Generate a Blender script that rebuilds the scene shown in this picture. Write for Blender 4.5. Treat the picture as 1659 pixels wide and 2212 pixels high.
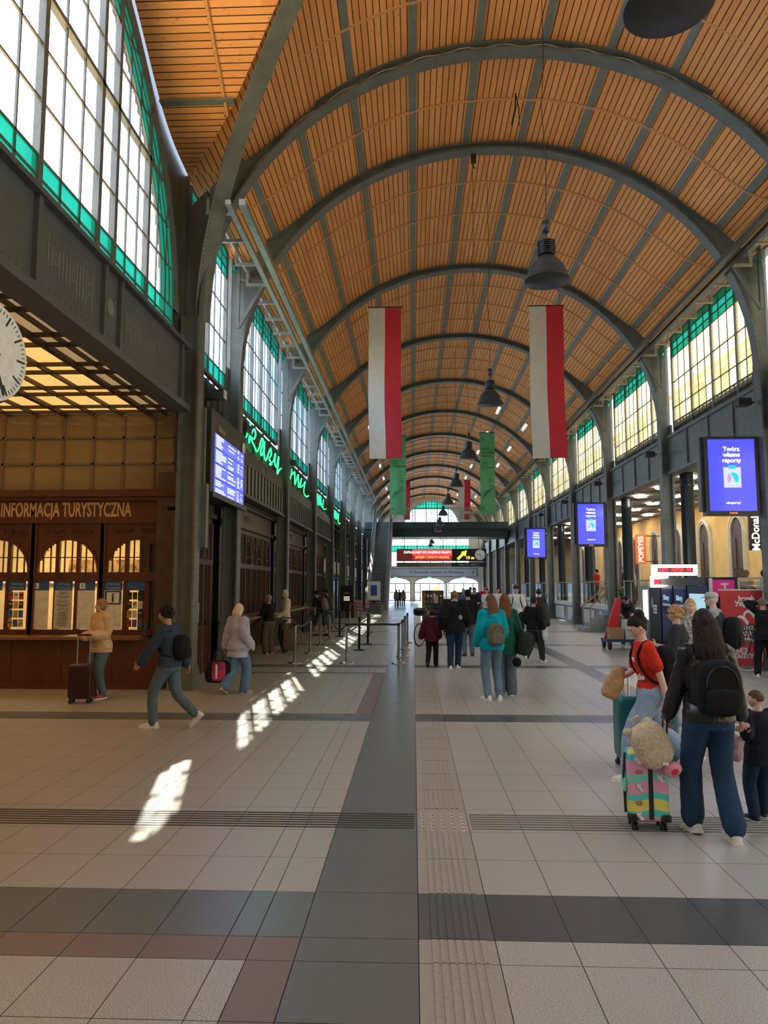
import bpy, math, random
import mathutils
from mathutils import Vector, Matrix, noise
PI=math.pi; V=Vector; R=math.radians
random.seed(7)
S=bpy.context.scene
for o in list(bpy.data.objects): bpy.data.objects.remove(o)
C=S.collection
# ------------------------------------------------------------ camera, world, sun, exposure
cam=bpy.data.cameras.new('camera'); co=bpy.data.objects.new('camera',cam); C.objects.link(co); S.camera=co
cam.sensor_fit='VERTICAL'; cam.sensor_height=36; cam.lens=1600/2212*36; cam.clip_end=600
co.location=(0,0,1.85); co.rotation_euler=(R(90+5.675),0,R(2.262))
S.view_settings.view_transform='Standard'; S.view_settings.look='None'; S.view_settings.gamma=1
S.view_settings.exposure=0.45
W=bpy.data.worlds.new('sky'); S.world=W; W.use_nodes=True
n=W.node_tree.nodes; l=W.node_tree.links; n.clear()
wo=n.new('ShaderNodeOutputWorld'); bg=n.new('ShaderNodeBackground'); l.new(bg.outputs[0],wo.inputs[0])
tc=n.new('ShaderNodeTexCoord'); ns=n.new('ShaderNodeTexNoise'); ns.inputs['Scale'].default_value=3.2; ns.inputs['Detail'].default_value=5
l.new(tc.outputs['Generated'],ns.inputs['Vector'])
cr=n.new('ShaderNodeValToRGB'); cr.color_ramp.elements[0].position=.38; cr.color_ramp.elements[0].color=(.12,.40,.85,1)
cr.color_ramp.elements[1].position=.6; cr.color_ramp.elements[1].color=(1,1,1,1)
l.new(ns.outputs['Fac'],cr.inputs[0]); l.new(cr.outputs[0],bg.inputs[0]); bg.inputs[1].default_value=4.9
SUN_DIR=V((.235,-1.0,-.86)).normalized()
sl=bpy.data.lights.new('sun','SUN'); sl.energy=15; sl.angle=R(.5); sl.color=(1,.93,.76)
so=bpy.data.objects.new('sun',sl); C.objects.link(so); so.location=(-20,60,40)
so.rotation_euler=SUN_DIR.to_track_quat('-Z','Y').to_euler()
def portal(loc,sx,sy,rot):
    a=bpy.data.lights.new('window_portal','AREA'); a.shape='RECTANGLE'; a.size=sx; a.size_y=sy
    o=bpy.data.objects.new('window_portal',a); C.objects.link(o); o.location=loc; o.rotation_euler=rot
    a.cycles.is_portal=True
portal((-4.6,50,7.8),70,3.2,(0,R(-90),0)) if False else None
def area(loc,sx,sy,rot,e,col,name='lamp_light'):
    a=bpy.data.lights.new(name,'AREA'); a.shape='RECTANGLE'; a.size=sx; a.size_y=sy; a.energy=e; a.color=col
    o=bpy.data.objects.new(name,a); C.objects.link(o); o.location=loc; o.rotation_euler=rot; return o
# ------------------------------------------------------------ helpers
MATS={}
def M(name,col,rough=.6,metal=0,var=.12,scale=12,bump=0,bscale=None,emis=0,ecol=None,spec=.5,stretch=None,coat=0):
    if name in MATS: return MATS[name]
    m=bpy.data.materials.new(name); m.use_nodes=True; t=m.node_tree; b=t.nodes['Principled BSDF']
    b.inputs['Roughness'].default_value=rough; b.inputs['Metallic'].default_value=metal
    b.inputs['Specular IOR Level'].default_value=spec; b.inputs['Coat Weight'].default_value=coat
    tc=t.nodes.new('ShaderNodeTexCoord'); mp=t.nodes.new('ShaderNodeMapping'); t.links.new(tc.outputs['Object'],mp.inputs[0])
    if stretch: mp.inputs['Scale'].default_value=stretch
    nz=t.nodes.new('ShaderNodeTexNoise'); nz.inputs['Scale'].default_value=scale; nz.inputs['Detail'].default_value=4
    t.links.new(mp.outputs[0],nz.inputs['Vector'])
    r=t.nodes.new('ShaderNodeValToRGB'); c=V(col[:3])
    r.color_ramp.elements[0].position=.3; r.color_ramp.elements[1].position=.7
    r.color_ramp.elements[0].color=(*(c*(1-var)),1); r.color_ramp.elements[1].color=(*[min(1,k*(1+var)) for k in c],1)
    t.links.new(nz.outputs['Fac'],r.inputs[0]); t.links.new(r.outputs[0],b.inputs['Base Color'])
    if bump:
        n2=t.nodes.new('ShaderNodeTexNoise'); n2.inputs['Scale'].default_value=bscale or scale*3; n2.inputs['Detail'].default_value=3
        t.links.new(mp.outputs[0],n2.inputs['Vector'])
        bp=t.nodes.new('ShaderNodeBump'); bp.inputs['Strength'].default_value=bump; bp.inputs['Distance'].default_value=.02
        t.links.new(n2.outputs['Fac'],bp.inputs['Height']); t.links.new(bp.outputs[0],b.inputs['Normal'])
    if emis:
        b.inputs['Emission Strength'].default_value=emis
        b.inputs['Emission Color'].default_value=(*(ecol or col)[:3],1)
    MATS[name]=m; return m
def glassmat(name,col,gloss=.12,transl=0,var=0,tcol=None):
    m=bpy.data.materials.new(name); m.use_nodes=True; t=m.node_tree; t.nodes.clear()
    o=t.nodes.new('ShaderNodeOutputMaterial'); tr=t.nodes.new('ShaderNodeBsdfTransparent'); gl=t.nodes.new('ShaderNodeBsdfGlossy')
    gl.inputs['Roughness'].default_value=.08; tr.inputs[0].default_value=(*col,1)
    mx=t.nodes.new('ShaderNodeMixShader'); mx.inputs[0].default_value=gloss
    src=tr.outputs[0]
    if var:
        tc=t.nodes.new('ShaderNodeTexCoord'); nz=t.nodes.new('ShaderNodeTexVoronoi'); nz.inputs['Scale'].default_value=1
        mp=t.nodes.new('ShaderNodeMapping'); mp.inputs['Scale'].default_value=(2.3,2.3,1.4); t.links.new(tc.outputs['Object'],mp.inputs[0]); t.links.new(mp.outputs[0],nz.inputs['Vector'])
        rr=t.nodes.new('ShaderNodeValToRGB'); rr.color_ramp.interpolation='LINEAR'
        rr.color_ramp.elements[0].color=(*col,1); rr.color_ramp.elements[1].color=(*[k*(1-var) for k in col],1)
        t.links.new(nz.outputs['Color'],rr.inputs[0]); t.links.new(rr.outputs[0],tr.inputs[0])
    if transl:
        tl=t.nodes.new('ShaderNodeBsdfTranslucent'); tl.inputs[0].default_value=(*(tcol or col),1)
        m2=t.nodes.new('ShaderNodeMixShader'); m2.inputs[0].default_value=transl
        t.links.new(tr.outputs[0],m2.inputs[1]); t.links.new(tl.outputs[0],m2.inputs[2]); src=m2.outputs[0]
    t.links.new(src,mx.inputs[1]); t.links.new(gl.outputs[0],mx.inputs[2]); t.links.new(mx.outputs[0],o.inputs[0])
    MATS[name]=m; return m
def wood_planks(name,c1,c2,gap,pitch,gapw=.09,rough=.55):
    """planks along v, width measured in u (UV in metres)"""
    m=bpy.data.materials.new(name); m.use_nodes=True; t=m.node_tree; N=t.nodes; L=t.links; b=N['Principled BSDF']
    uv=N.new('ShaderNodeUVMap'); sp=N.new('ShaderNodeSeparateXYZ'); L.new(uv.outputs[0],sp.inputs[0])
    def mth(op,a,b_=None,c_=None):
        x=N.new('ShaderNodeMath'); x.operation=op
        for i,k in enumerate((a,b_,c_)):
            if k is None: continue
            if isinstance(k,(int,float)): x.inputs[i].default_value=k
            else: L.new(k,x.inputs[i])
        return x.outputs[0]
    u=mth('DIVIDE',sp.outputs[0],pitch); idx=mth('FLOOR',u); fr=mth('FRACT',u)
    offs=mth('MULTIPLY',idx,7.31); v=mth('ADD',sp.outputs[1],offs)
    seg=mth('FLOOR',mth('DIVIDE',v,3.1))
    wn=N.new('ShaderNodeTexWhiteNoise'); wn.noise_dimensions='2D'; cb=N.new('ShaderNodeCombineXYZ')
    L.new(idx,cb.inputs[0]); L.new(seg,cb.inputs[1]); L.new(cb.outputs[0],wn.inputs['Vector'])
    cc=N.new('ShaderNodeCombineXYZ'); L.new(mth('MULTIPLY',sp.outputs[0],28),cc.inputs[0]); L.new(mth('MULTIPLY',v,1.4),cc.inputs[1]); L.new(idx,cc.inputs[2])
    nz=N.new('ShaderNodeTexNoise'); nz.inputs['Scale'].default_value=1; nz.inputs['Detail'].default_value=4; L.new(cc.outputs[0],nz.inputs['Vector'])
    ck=N.new('ShaderNodeCombineXYZ'); L.new(mth('MULTIPLY',sp.outputs[0],16),ck.inputs[0]); L.new(mth('MULTIPLY',v,4.2),ck.inputs[1]); L.new(idx,ck.inputs[2])
    kn=N.new('ShaderNodeTexVoronoi'); kn.inputs['Scale'].default_value=1; L.new(ck.outputs[0],kn.inputs['Vector'])
    knf=mth('LESS_THAN',kn.outputs['Distance'],.13)
    mix=N.new('ShaderNodeMix'); mix.data_type='RGBA'; mix.inputs[6].default_value=(*c1,1); mix.inputs[7].default_value=(*c2,1)
    L.new(mth('ADD',mth('MULTIPLY',wn.outputs['Value'],.55),mth('MULTIPLY',nz.outputs['Fac'],.5)),mix.inputs[0])
    mk=N.new('ShaderNodeMix'); mk.data_type='RGBA'; L.new(mth('MULTIPLY',knf,.6),mk.inputs[0]); L.new(mix.outputs[2],mk.inputs[6]); mk.inputs[7].default_value=(c2[0]*.35,c2[1]*.28,c2[2]*.25,1)
    g=mth('LESS_THAN',mth('ABSOLUTE',mth('SUBTRACT',fr,.5)),.5-gapw); 
    mg=N.new('ShaderNodeMix'); mg.data_type='RGBA'; L.new(g,mg.inputs[0]); mg.inputs[6].default_value=(*gap,1); L.new(mk.outputs[2],mg.inputs[7])
    L.new(mg.outputs[2],b.inputs['Base Color']); b.inputs['Roughness'].default_value=rough; b.inputs['Specular IOR Level'].default_value=.25
    bp=N.new('ShaderNodeBump'); bp.inputs['Distance'].default_value=.01; bp.inputs['Strength'].default_value=.6; L.new(g,bp.inputs['Height']); L.new(bp.outputs[0],b.inputs['Normal'])
    MATS[name]=m; return m
def tagk(o,label=None,cat=None,group=None,kind=None):
    if label: o['label']=label
    if cat: o['category']=cat
    if group: o['group']=group
    if kind: o['kind']=kind
    return o
def thing(name,label,cat,loc=(0,0,0),rz=0,group=None):
    o=bpy.data.objects.new(name,None); C.objects.link(o); o.empty_display_size=.1
    o.location=loc; o.rotation_euler=(0,0,rz); return tagk(o,label,cat,group)
def frame(d):
    d=V(d).normalized(); a=V((0,0,1)) if abs(d.z)<.95 else V((0,1,0))
    u=d.cross(a).normalized(); return u,u.cross(d).normalized()
class MB:
    def __init__(s,org=(0,0,0)): s.v=[];s.f=[];s.m=[];s.uv=[];s.o=V(org);s.xf=None
    def add(s,vs,fs,mi=0,uvs=None):
        b=len(s.v)
        for p in vs:
            p=V(p)
            if s.xf is not None: p=s.xf@p
            s.v.append(p-s.o)
        for i,f in enumerate(fs): s.f.append([b+k for k in f]); s.m.append(mi); s.uv.append(uvs[i] if uvs else None)
        return s
    def box(s,x0,x1,y0,y1,z0,z1,mi=0):
        vs=[(x,y,z) for z in (z0,z1) for y in (y0,y1) for x in (x0,x1)]
        return s.add(vs,[(0,2,3,1),(4,5,7,6),(0,1,5,4),(2,6,7,3),(0,4,6,2),(1,3,7,5)],mi)
    def obox(s,c,sz,rot=None,mi=0):
        m=rot or Matrix.Identity(3); c=V(c); h=V(sz)/2
        vs=[c+m@V((x*h.x,y*h.y,z*h.z)) for z in (-1,1) for y in (-1,1) for x in (-1,1)]
        return s.add(vs,[(0,2,3,1),(4,5,7,6),(0,1,5,4),(2,6,7,3),(0,4,6,2),(1,3,7,5)],mi)
    def bar(s,a,b,w,h,mi=0,up=None):
        a=V(a);b=V(b);d=(b-a); L_=d.length; d.normalize()
        if up is None: u,v=frame(d)
        else: v=(V(up)-d*V(up).dot(d)).normalized(); u=d.cross(v)
        m=Matrix((u,v,d)).transposed(); return s.obox((a+b)/2,(w,h,L_),m,mi)
    def tube(s,pts,r,n=8,mi=0,cap=True,closed=False):
        pts=[V(p) for p in pts]; k=len(pts); rs=r if isinstance(r,(list,tuple)) else [r]*k
        vs=[];fs=[]; pu=None
        for i,p in enumerate(pts):
            if closed: d=pts[(i+1)%k]-pts[i-1]
            else: d=pts[min(i+1,k-1)]-pts[max(i-1,0)]
            if d.length<1e-9: d=V((0,0,1))
            d.normalize()
            if pu is None: u,w=frame(d)
            else:
                u=(pu-d*pu.dot(d)); u=u.normalized() if u.length>1e-6 else frame(d)[0]; w=u.cross(d)
            pu=u
            for j in range(n):
                a=2*PI*j/n; vs.append(p+(u*math.cos(a)+w*math.sin(a))*rs[i])
        for i in range(k if closed else k-1):
            for j in range(n):
                a=i*n+j; b_=i*n+(j+1)%n; i2=(i+1)%k; fs.append((a,b_,i2*n+(j+1)%n,i2*n+j))
        if cap and not closed: fs.append(tuple(reversed(range(n)))); fs.append(tuple((k-1)*n+j for j in range(n)))
        return s.add(vs,fs,mi)
    def loft(s,rings,mi=0,cap=True):
        n=len(rings[0]); vs=[p for r in rings for p in r]; fs=[]
        for i in range(len(rings)-1):
            for j in range(n): fs.append((i*n+j,i*n+(j+1)%n,(i+1)*n+(j+1)%n,(i+1)*n+j))
        if cap: fs.append(tuple(reversed(range(n)))); fs.append(tuple((len(rings)-1)*n+j for j in range(n)))
        return s.add(vs,fs,mi)
    def lathe(s,prof,c=(0,0,0),n=24,mi=0,ax=None):
        c=V(c); m=ax or Matrix.Identity(3); vs=[];fs=[]
        for r,z in prof:
            for j in range(n):
                a=2*PI*j/n; vs.append(c+m@V((r*math.cos(a),r*math.sin(a),z)))
        for i in range(len(prof)-1):
            for j in range(n): fs.append((i*n+j,i*n+(j+1)%n,(i+1)*n+(j+1)%n,(i+1)*n+j))
        if prof[0][0]>1e-4: fs.append(tuple(reversed(range(n))))
        if prof[-1][0]>1e-4: fs.append(tuple((len(prof)-1)*n+j for j in range(n)))
        return s.add(vs,fs,mi)
    def prism(s,poly,h0,h1,plane='xz',mi=0):
        """poly 2D extruded along the remaining axis"""
        def P(a,b,h): return (a,h,b) if plane=='xz' else ((h,a,b) if plane=='yz' else (a,b,h))
        k=len(poly); vs=[P(a,b,h0) for a,b in poly]+[P(a,b,h1) for a,b in poly]
        fs=[tuple(range(k)),tuple(reversed(range(k,2*k)))]+[(i,i+k,(i+1)%k+k,(i+1)%k) for i in range(k)]
        return s.add(vs,fs,mi)
    def sbox(s,c,sz,rot=None,e=.35,n=10,mi=0,fn=None):
        """rounded box"""
        m=rot or Matrix.Identity(3); c=V(c); vs=[];fs=[]; 
        for i in range(n+1):
            ph=-PI/2+PI*i/n
            for j in range(2*n):
                th=2*PI*(j+.5)/(2*n); sg=lambda x:math.copysign(abs(x)**e,x)
                p=V((sg(math.cos(ph))*sg(math.cos(th))*sz[0]/2,sg(math.cos(ph))*sg(math.sin(th))*sz[1]/2,sg(math.sin(ph))*sz[2]/2))
                if fn: p=fn(p)
                vs.append(c+m@p)
        for i in range(n):
            for j in range(2*n): fs.append((i*2*n+j,i*2*n+(j+1)%(2*n),(i+1)*2*n+(j+1)%(2*n),(i+1)*2*n+j))
        return s.add(vs,fs,mi)
    def ell(s,c,r,rot=None,n=10,mi=0): return s.sbox(c,(2*r[0],2*r[1],2*r[2]),rot,1,n,mi)
    def rivet(s,p,nrm,r=.017,mi=0):
        p=V(p);u,w=frame(nrm);nrm=V(nrm).normalized(); vs=[]
        for k,(rr,h) in enumerate(((1,0),(.6,.6))):
            for j in range(6): a=j*PI/3; vs.append(p+(u*math.cos(a)+w*math.sin(a))*r*rr+nrm*r*h)
        return s.add(vs,[(j,(j+1)%6,6+(j+1)%6,6+j) for j in range(6)]+[(6,7,8,9,10,11)],mi)
    def mesh(s,name):
        me=bpy.data.meshes.new(name); me.from_pydata([tuple(p) for p in s.v],[],s.f); 
        return me
    def build(s,name,mats,parent=None,smooth=False,kind=None,fix=True):
        me=s.mesh(name); mats=mats if isinstance(mats,(list,tuple)) else [mats]
        for m in mats: me.materials.append(m)
        me.polygons.foreach_set('material_index',s.m); me.polygons.foreach_set('use_smooth',[smooth]*len(s.f))
        if any(u for u in s.uv):
            ul=me.uv_layers.new(name='UVMap'); 
            for p,u in zip(me.polygons,s.uv):
                if u:
                    for li,c in zip(p.loop_indices,u): ul.data[li].uv=c
        me.update()
        if fix and not any(u for u in s.uv):
            import bmesh
            bm=bmesh.new(); bm.from_mesh(me); bmesh.ops.recalc_face_normals(bm,faces=bm.faces); bm.to_mesh(me); bm.free()
        o=bpy.data.objects.new(name,me); C.objects.link(o)
        if parent is not None: o.parent=parent
        else: o.location=s.o
        if kind: o['kind']=kind
        return o
def txt(s,size,mat,parent,loc,rot,name='lettering',ext=.004,align='CENTER',xs=1.0,bold=0.0,org=(0,0,0),sp=1.0):
    cu=bpy.data.curves.new('t','FONT'); cu.body=s; cu.size=size; cu.align_x=align; cu.align_y='CENTER'; cu.extrude=ext; cu.offset=bold; cu.space_line=sp
    cu.resolution_u=3
    o=bpy.data.objects.new('t',cu); C.objects.link(o); bpy.context.view_layer.update()
    me=bpy.data.meshes.new_from_object(o); bpy.data.objects.remove(o)
    rm=rot if isinstance(rot,Matrix) else mathutils.Euler(rot).to_matrix()
    for v in me.vertices: v.co=rm@V((v.co.x*xs,v.co.y,v.co.z))+V(loc)-V(org)
    me.materials.clear(); me.materials.append(mat)
    r=bpy.data.objects.new(name,me); C.objects.link(r)
    if parent is not None: r.parent=parent
    return r
def copytree(o,parent=None):
    c=o.copy(); C.objects.link(c)
    if parent is not None: c.parent=parent
    for ch in list(o.children): copytree(ch,c)
    return c
# ------------------------------------------------------------ shared materials
steel=M('grey_green_painted_steel',(.125,.14,.13),.45,0,.18,3,.15,40)
steel_d=M('dark_painted_steel',(.05,.058,.056),.45,0,.2,3)
steel_l=M('pale_grey_painted_steel',(.30,.34,.34),.45,0,.12,4)
galv=M('galvanised_metal',(.36,.38,.37),.35,.6,.2,9)
purl=M('purlin_paint',(.16,.185,.165),.6,0,.1,4)
batten=M('varnished_batten',(.6,.29,.11),.5,0,.1,20)
vaultw=wood_planks('varnished_vault_planks',(.88,.42,.15),(.68,.275,.085),(.045,.018,.008),.127,.07)
ladyw=M('mahogany_panel',(.10,.028,.015),.38,0,.25,4,.05,60,stretch=(1,1,.15))
ladyd=M('dark_carved_wood',(.085,.052,.038),.42,0,.25,4)
black=M('black_plastic',(.012,.013,.014),.4,0,.1,30)
dark=M('dark_metal_casing',(.03,.033,.036),.4,0,.1,20)
white=M('white_paint',(.75,.75,.73),.6,0,.05,8)
wallg=M('grey_wall_plaster',(.30,.31,.30),.75,0,.1,3)
yellow=M('ochre_wall_plaster',(.80,.50,.17),.8,0,.08,2)
stone=M('pale_stone_trim',(.62,.55,.40),.7,0,.08,5)
chrome=M('polished_steel',(.62,.62,.60),.2,1,.08,30)
glass=glassmat('clear_window_glass',(.93,.97,.98),.05)
glass_g=glassmat('green_window_glass',(.004,.13,.085),.05,.35,tcol=(.01,.22,.14))
glass_y=glassmat('amber_textured_glass',(1,.93,.66),.06,.35,.35,tcol=(1,.85,.5))
glass_in=glassmat('interior_glass',(.86,.9,.9),.10)
# ------------------------------------------------------------ floor
CX0=1.9; SPR=6.8; AA=5.85; BB=5.25; YC=5.6; YW=4.76
arches=[16.65+6.66*i for i in range(11)]
def speckle(name,c,amt,rough=.3):
    m=bpy.data.materials.new(name); m.use_nodes=True; t=m.node_tree; N=t.nodes; L=t.links; b=N['Principled BSDF']
    tc=N.new('ShaderNodeTexCoord'); a=N.new('ShaderNodeTexNoise'); a.inputs['Scale'].default_value=150; a.inputs['Detail'].default_value=2
    d=N.new('ShaderNodeTexNoise'); d.inputs['Scale'].default_value=.9; d.inputs['Detail'].default_value=5
    e=N.new('ShaderNodeTexNoise'); e.inputs['Scale'].default_value=2.6; e.inputs['Detail'].default_value=6
    for k in (a,d,e): L.new(tc.outputs['Object'],k.inputs['Vector'])
    r=N.new('ShaderNodeValToRGB'); c=V(c)
    r.color_ramp.elements[0].position=.36; r.color_ramp.elements[0].color=(*(c*(1-amt)),1); r.color_ramp.elements[1].position=.58; r.color_ramp.elements[1].color=(*(c*(1+amt*.35)),1)
    L.new(a.outputs['Fac'],r.inputs[0])
    mx=N.new('ShaderNodeMix'); mx.data_type='RGBA'; mx.blend_type='MULTIPLY'; mx.inputs[0].default_value=.07; L.new(r.outputs[0],mx.inputs[6])
    r2=N.new('ShaderNodeValToRGB'); r2.color_ramp.elements[0].position=.3; r2.color_ramp.elements[0].color=(.62,.6,.57,1); r2.color_ramp.elements[1].position=.6
    L.new(d.outputs['Fac'],r2.inputs[0]); L.new(r2.outputs[0],mx.inputs[7]); L.new(mx.outputs[2],b.inputs['Base Color'])
    mr=N.new('ShaderNodeMapRange'); mr.inputs[3].default_value=rough-.01; mr.inputs[4].default_value=rough+.02; L.new(e.outputs['Fac'],mr.inputs[0]); L.new(mr.outputs[0],b.inputs['Roughness'])
    MATS[name]=m; return m
fl_mats=[speckle('light_granite_tile',(.43,.415,.385),.42,.32),speckle('dark_grey_tile',(.085,.093,.097),.12,.3),
 speckle('slate_grey_tile',(.15,.166,.163),.1,.26),speckle('reddish_tile',(.215,.16,.145),.25,.34),
 speckle('tactile_tile',(.37,.34,.30),.25,.45),speckle('tactile_dark_tile',(.105,.11,.11),.15,.45),M('floor_joint',(.045,.04,.035),.8)]
xs=[-.60,.02,.42]
x=.42
while x<16: x+=.4; xs.append(round(x,3))
xs+= [3.62]; xs=[k for k in xs if abs(k-4.02)>.01 or True]
x=-.60; xs+=[-.84]; x=-.99
while x>-14: xs.append(round(x,3)); x-=.4
xs=sorted(set([k for k in xs if abs(k-.6)>0]))
ys=[-6.0]
y=-6.0
rows=[3.33-.51*k for k in range(1,18)]+[3.33,3.85,4.10,4.68]
y=4.68
while y<15.8: y+=.57; rows.append(round(y,3))
bands=[(4.10,4.68),(10.38,10.95)]
y=15.9
while y<96: rows.append(y); y+=.57
rows=sorted(rows)
def band(y):
    if 4.10<=y<4.68: return 1
    if 10.3<=y<10.95: return 1
    for k in range(12):
        y0=17.0+6.45*k
        if y0-.02<=y<y0+.55: return 1
    return 0
fb=MB(); fb.add([(-14,-6,-.006),(16.4,-6,-.006),(16.4,130,-.006),(-14,130,-.006)],[(0,1,2,3)],6)
rb=MB()
for i in range(len(rows)-1):
    y0,y1=rows[i],rows[i+1]; ym=(y0+y1)/2; bd=band(ym)
    for j in range(len(xs)-1):
        x0,x1=xs[j],xs[j+1]; xm=(x0+x1)/2
        if ym>40 and (xm<-5 or xm>9): continue
        mi=0
        if -.6<xm<.02: mi=2
        elif .02<xm<.42: mi=5 if bd else 4
        elif bd: mi=1 if xm>0 else 2
        elif 3.6<xm<4.2: mi=1
        elif xm<-.6 and 3.85<ym<4.10: mi=3
        elif -.84<xm<-.6 and (ym<3.85 or 10.9<ym<15.9): mi=3
        elif xm<-.6 and 15.8<ym<16.1: mi=2
        g=.0022; fb.add([(x0+g,y0+g,0),(x1-g,y0+g,0),(x1-g,y1-g,0),(x0+g,y1-g,0)],[(0,1,2,3)],mi)
fb.build('floor',fl_mats,kind='structure',fix=False)
# tactile ribs along the hall, with the gap at the cross line
t=thing('tactile_guide_strip','ribbed pale stone guide strip running along the dark walkway centre','tactile strip',(.22,3,0))
rb=MB((.22,3,0)); st=MB((.22,3,0))
for i in range(len(rows)-1):
    y0,y1=rows[i],rows[i+1]
    if y0<0 or 5.7<(y0+y1)/2<6.4: continue
    bd=band((y0+y1)/2)
    for k in range(7):
        xx=.09+k*.042; rb.box(xx,xx+.026,y0+.006,y1-.006,.0,.0045,1 if bd else 0)
rb.build('ribs',[fl_mats[4],fl_mats[5]],t)
for k in range(6):
    for j in range(5): st.lathe([(.014,0),(.012,.004),(.006,.006)],(.065+j*.078,5.86+k*.085,0),8)
t2=thing('tactile_stud_tile','pale warning tile with rows of steel studs where guide strips cross','tactile tile',(.22,6.1,0))
st.o=V((.22,6.1,0)); st.v=[p+V((.22,3,0))-V((.22,6.1,0)) for p in st.v]; st.build('stud',chrome,t2)
# lateral groove strip
g=MB((0,6,0))
for k in range(7):
    yy=5.88+k*.058
    g.box(-4.2,.0,yy,yy+.024,.0,.003,0); g.box(.44,7.6,yy,yy+.024,.0,.003,1)
gt=thing('tactile_cross_strip','dark ribbed guide lines crossing the hall floor from wall to wall','tactile strip',(0,6,0)); g.build('ribs',[M('dark_rib',(.05,.045,.04),.6),M('rib_grey',(.16,.15,.135),.6)],gt)
# ------------------------------------------------------------ vault
PRO=[(0,12.25),(1,12.19),(2,11.98),(3,11.58),(3.8,11.08),(4.4,10.57),(4.9,10.14),(5.3,9.9),(5.7,9.77),(6.3,9.7)]
def vz(o):
    o=abs(o)
    for (a,b),(c,d) in zip(PRO,PRO[1:]):
        if o<=c: return b+(d-b)*(o-a)/(c-a)
    return PRO[-1][1]
# smooth the table once
VT=[vz(i*.05) for i in range(127)]
for _ in range(30): VT=[VT[0]*.5+VT[1]*.5]+[(VT[i-1]+2*VT[i]+VT[i+1])/4 for i in range(1,126)]+[VT[126]]
def vz(o):
    o=min(abs(o),6.299)/.05; i=int(o); f=o-i; return VT[i]*(1-f)+VT[min(i+1,126)]*f
ARC=[0]
for i in range(126): ARC.append(ARC[-1]+math.hypot(.05,VT[i+1]-VT[i]))
def arc(o):
    s=abs(o)/.05; i=min(int(s),125); return math.copysign(ARC[i]+(ARC[i+1]-ARC[i])*(s-i),o)
def off_at(a):
    s=abs(a)
    for i in range(126):
        if ARC[i+1]>=s: return math.copysign(.05*(i+(s-ARC[i])/(ARC[i+1]-ARC[i])),a)
    return math.copysign(6.3,a)
vb=MB(); NA=96; amax=ARC[-1]; Y0,Y1=13.4,88.0; ny=92
al=[-amax+2*amax*i/NA for i in range(NA+1)]; ol=[off_at(a) for a in al]
sky=MB()
for j in range(ny):
    y0=Y0+(Y1-Y0)*j/ny; y1=Y0+(Y1-Y0)*(j+1)/ny
    for i in range(NA):
        o0,o1=ol[i],ol[i+1]; p=[(CX0+o0,y0,vz(o0)),(CX0+o1,y0,vz(o1)),(CX0+o1,y1,vz(o1)),(CX0+o0,y1,vz(o0))]
        om=(o0+o1)/2
        slot=y0>36 and j%8 in (1,2) and min(abs(abs(om)-2.9),abs(abs(om)-4.3))<.075
        if slot: sky.add(p,[(0,1,2,3)]); continue
        vb.add(p,[(0,1,2,3)],0,[[(al[i],y0),(al[i+1],y0),(al[i+1],y1),(al[i],y1)]])
# crossing groin vault
NG=80; HX=6.2; HY=7.8; XL=-4.3
def sx(s): return CX0+s*HX
def sy(t): return YC+t*(HY if t>0 else 9.4)
for i in range(NG):
    for j in range(NG):
        q=[(-1+2*a/NG,-1+2*b/NG) for a,b in ((i,j),(i+1,j),(i+1,j+1),(i,j+1))]
        if sy(q[0][1])<-3.8: pass
        tris=[[0,1,2,3]]
        if i==j: tris=[[0,1,2],[0,2,3]]
        elif i+j==NG-1: tris=[[0,1,3],[1,2,3]]
        for tr in tris:
            cs=sum(q[k][0] for k in tr)/len(tr); ct=sum(q[k][1] for k in tr)/len(tr)
            main=abs(cs)<abs(ct)
            vs=[(sx(q[k][0]),sy(q[k][1]),vz((q[k][0] if main else q[k][1])*6.3)) for k in tr]
            uv=[(arc(q[k][0]*6.3),sy(q[k][1])) if main else (arc(q[k][1]*6.3)*1.3,sx(q[k][0])) for k in tr]
            vb.add(vs,[tuple(range(len(tr)))],0,[uv])
vb.build('ceiling',vaultw,kind='structure',smooth=True)
for _ in [0]:
    s_=sky.build('window_60',glass,kind='structure',fix=False)
# opaque roof deck above, with slots kept open
rd=MB()
for (a,b) in ((-6.3,-5.0),(5.0,6.3)):
    rd.box(CX0+a-.3,CX0+b+.3,13.3,88,9.72+ .3,9.8+.3)
# purlins
pb=MB()
poffs=[off_at(k) for k in (-6.35,-5.08,-3.81,-2.54,-1.27,0,1.27,2.54,3.81,5.08,6.35)]
poffs=[off_at(k-.63) for k in (-5.08,-3.81,-2.54,-1.27,0,1.27,2.54,3.81,5.08,6.35)]
for o in poffs:
    a=.075; d=(vz(o+.05)-vz(o-.05))/.1; nl=math.hypot(1,d); tx,tz=1/nl,d/nl
    for y0,y1 in [(13.4,88)]+([(YC+abs(o)/6.2*HY,13.4)] if True else []):
        p=lambda e,dn,y:(CX0+o+tx*e+tz*dn,y,vz(o)+tz*e-tx*dn)
        pb.add([p(-a,.0,y0),p(a,.0,y0),p(a,.03,y0),p(-a,.03,y0),p(-a,.0,y1),p(a,.0,y1),p(a,.03,y1),p(-a,.03,y1)],[(0,1,2,3),(4,7,6,5),(0,4,5,1),(1,5,6,2),(2,6,7,3),(3,7,4,0)])
for yo in (-5.0,-3.4,-1.7,0,1.7,3.4,5.0):
    s=yo/6.3; z=vz(yo); yy=sy(s)
    for x0,x1 in ((sx(-1),sx(-abs(s))),(sx(abs(s)),sx(1))):
        pb.box(x0,x1,yy-.09,yy+.09,z-.03,z+.0)
pb.build('trim_1',purl,kind='structure')
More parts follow.
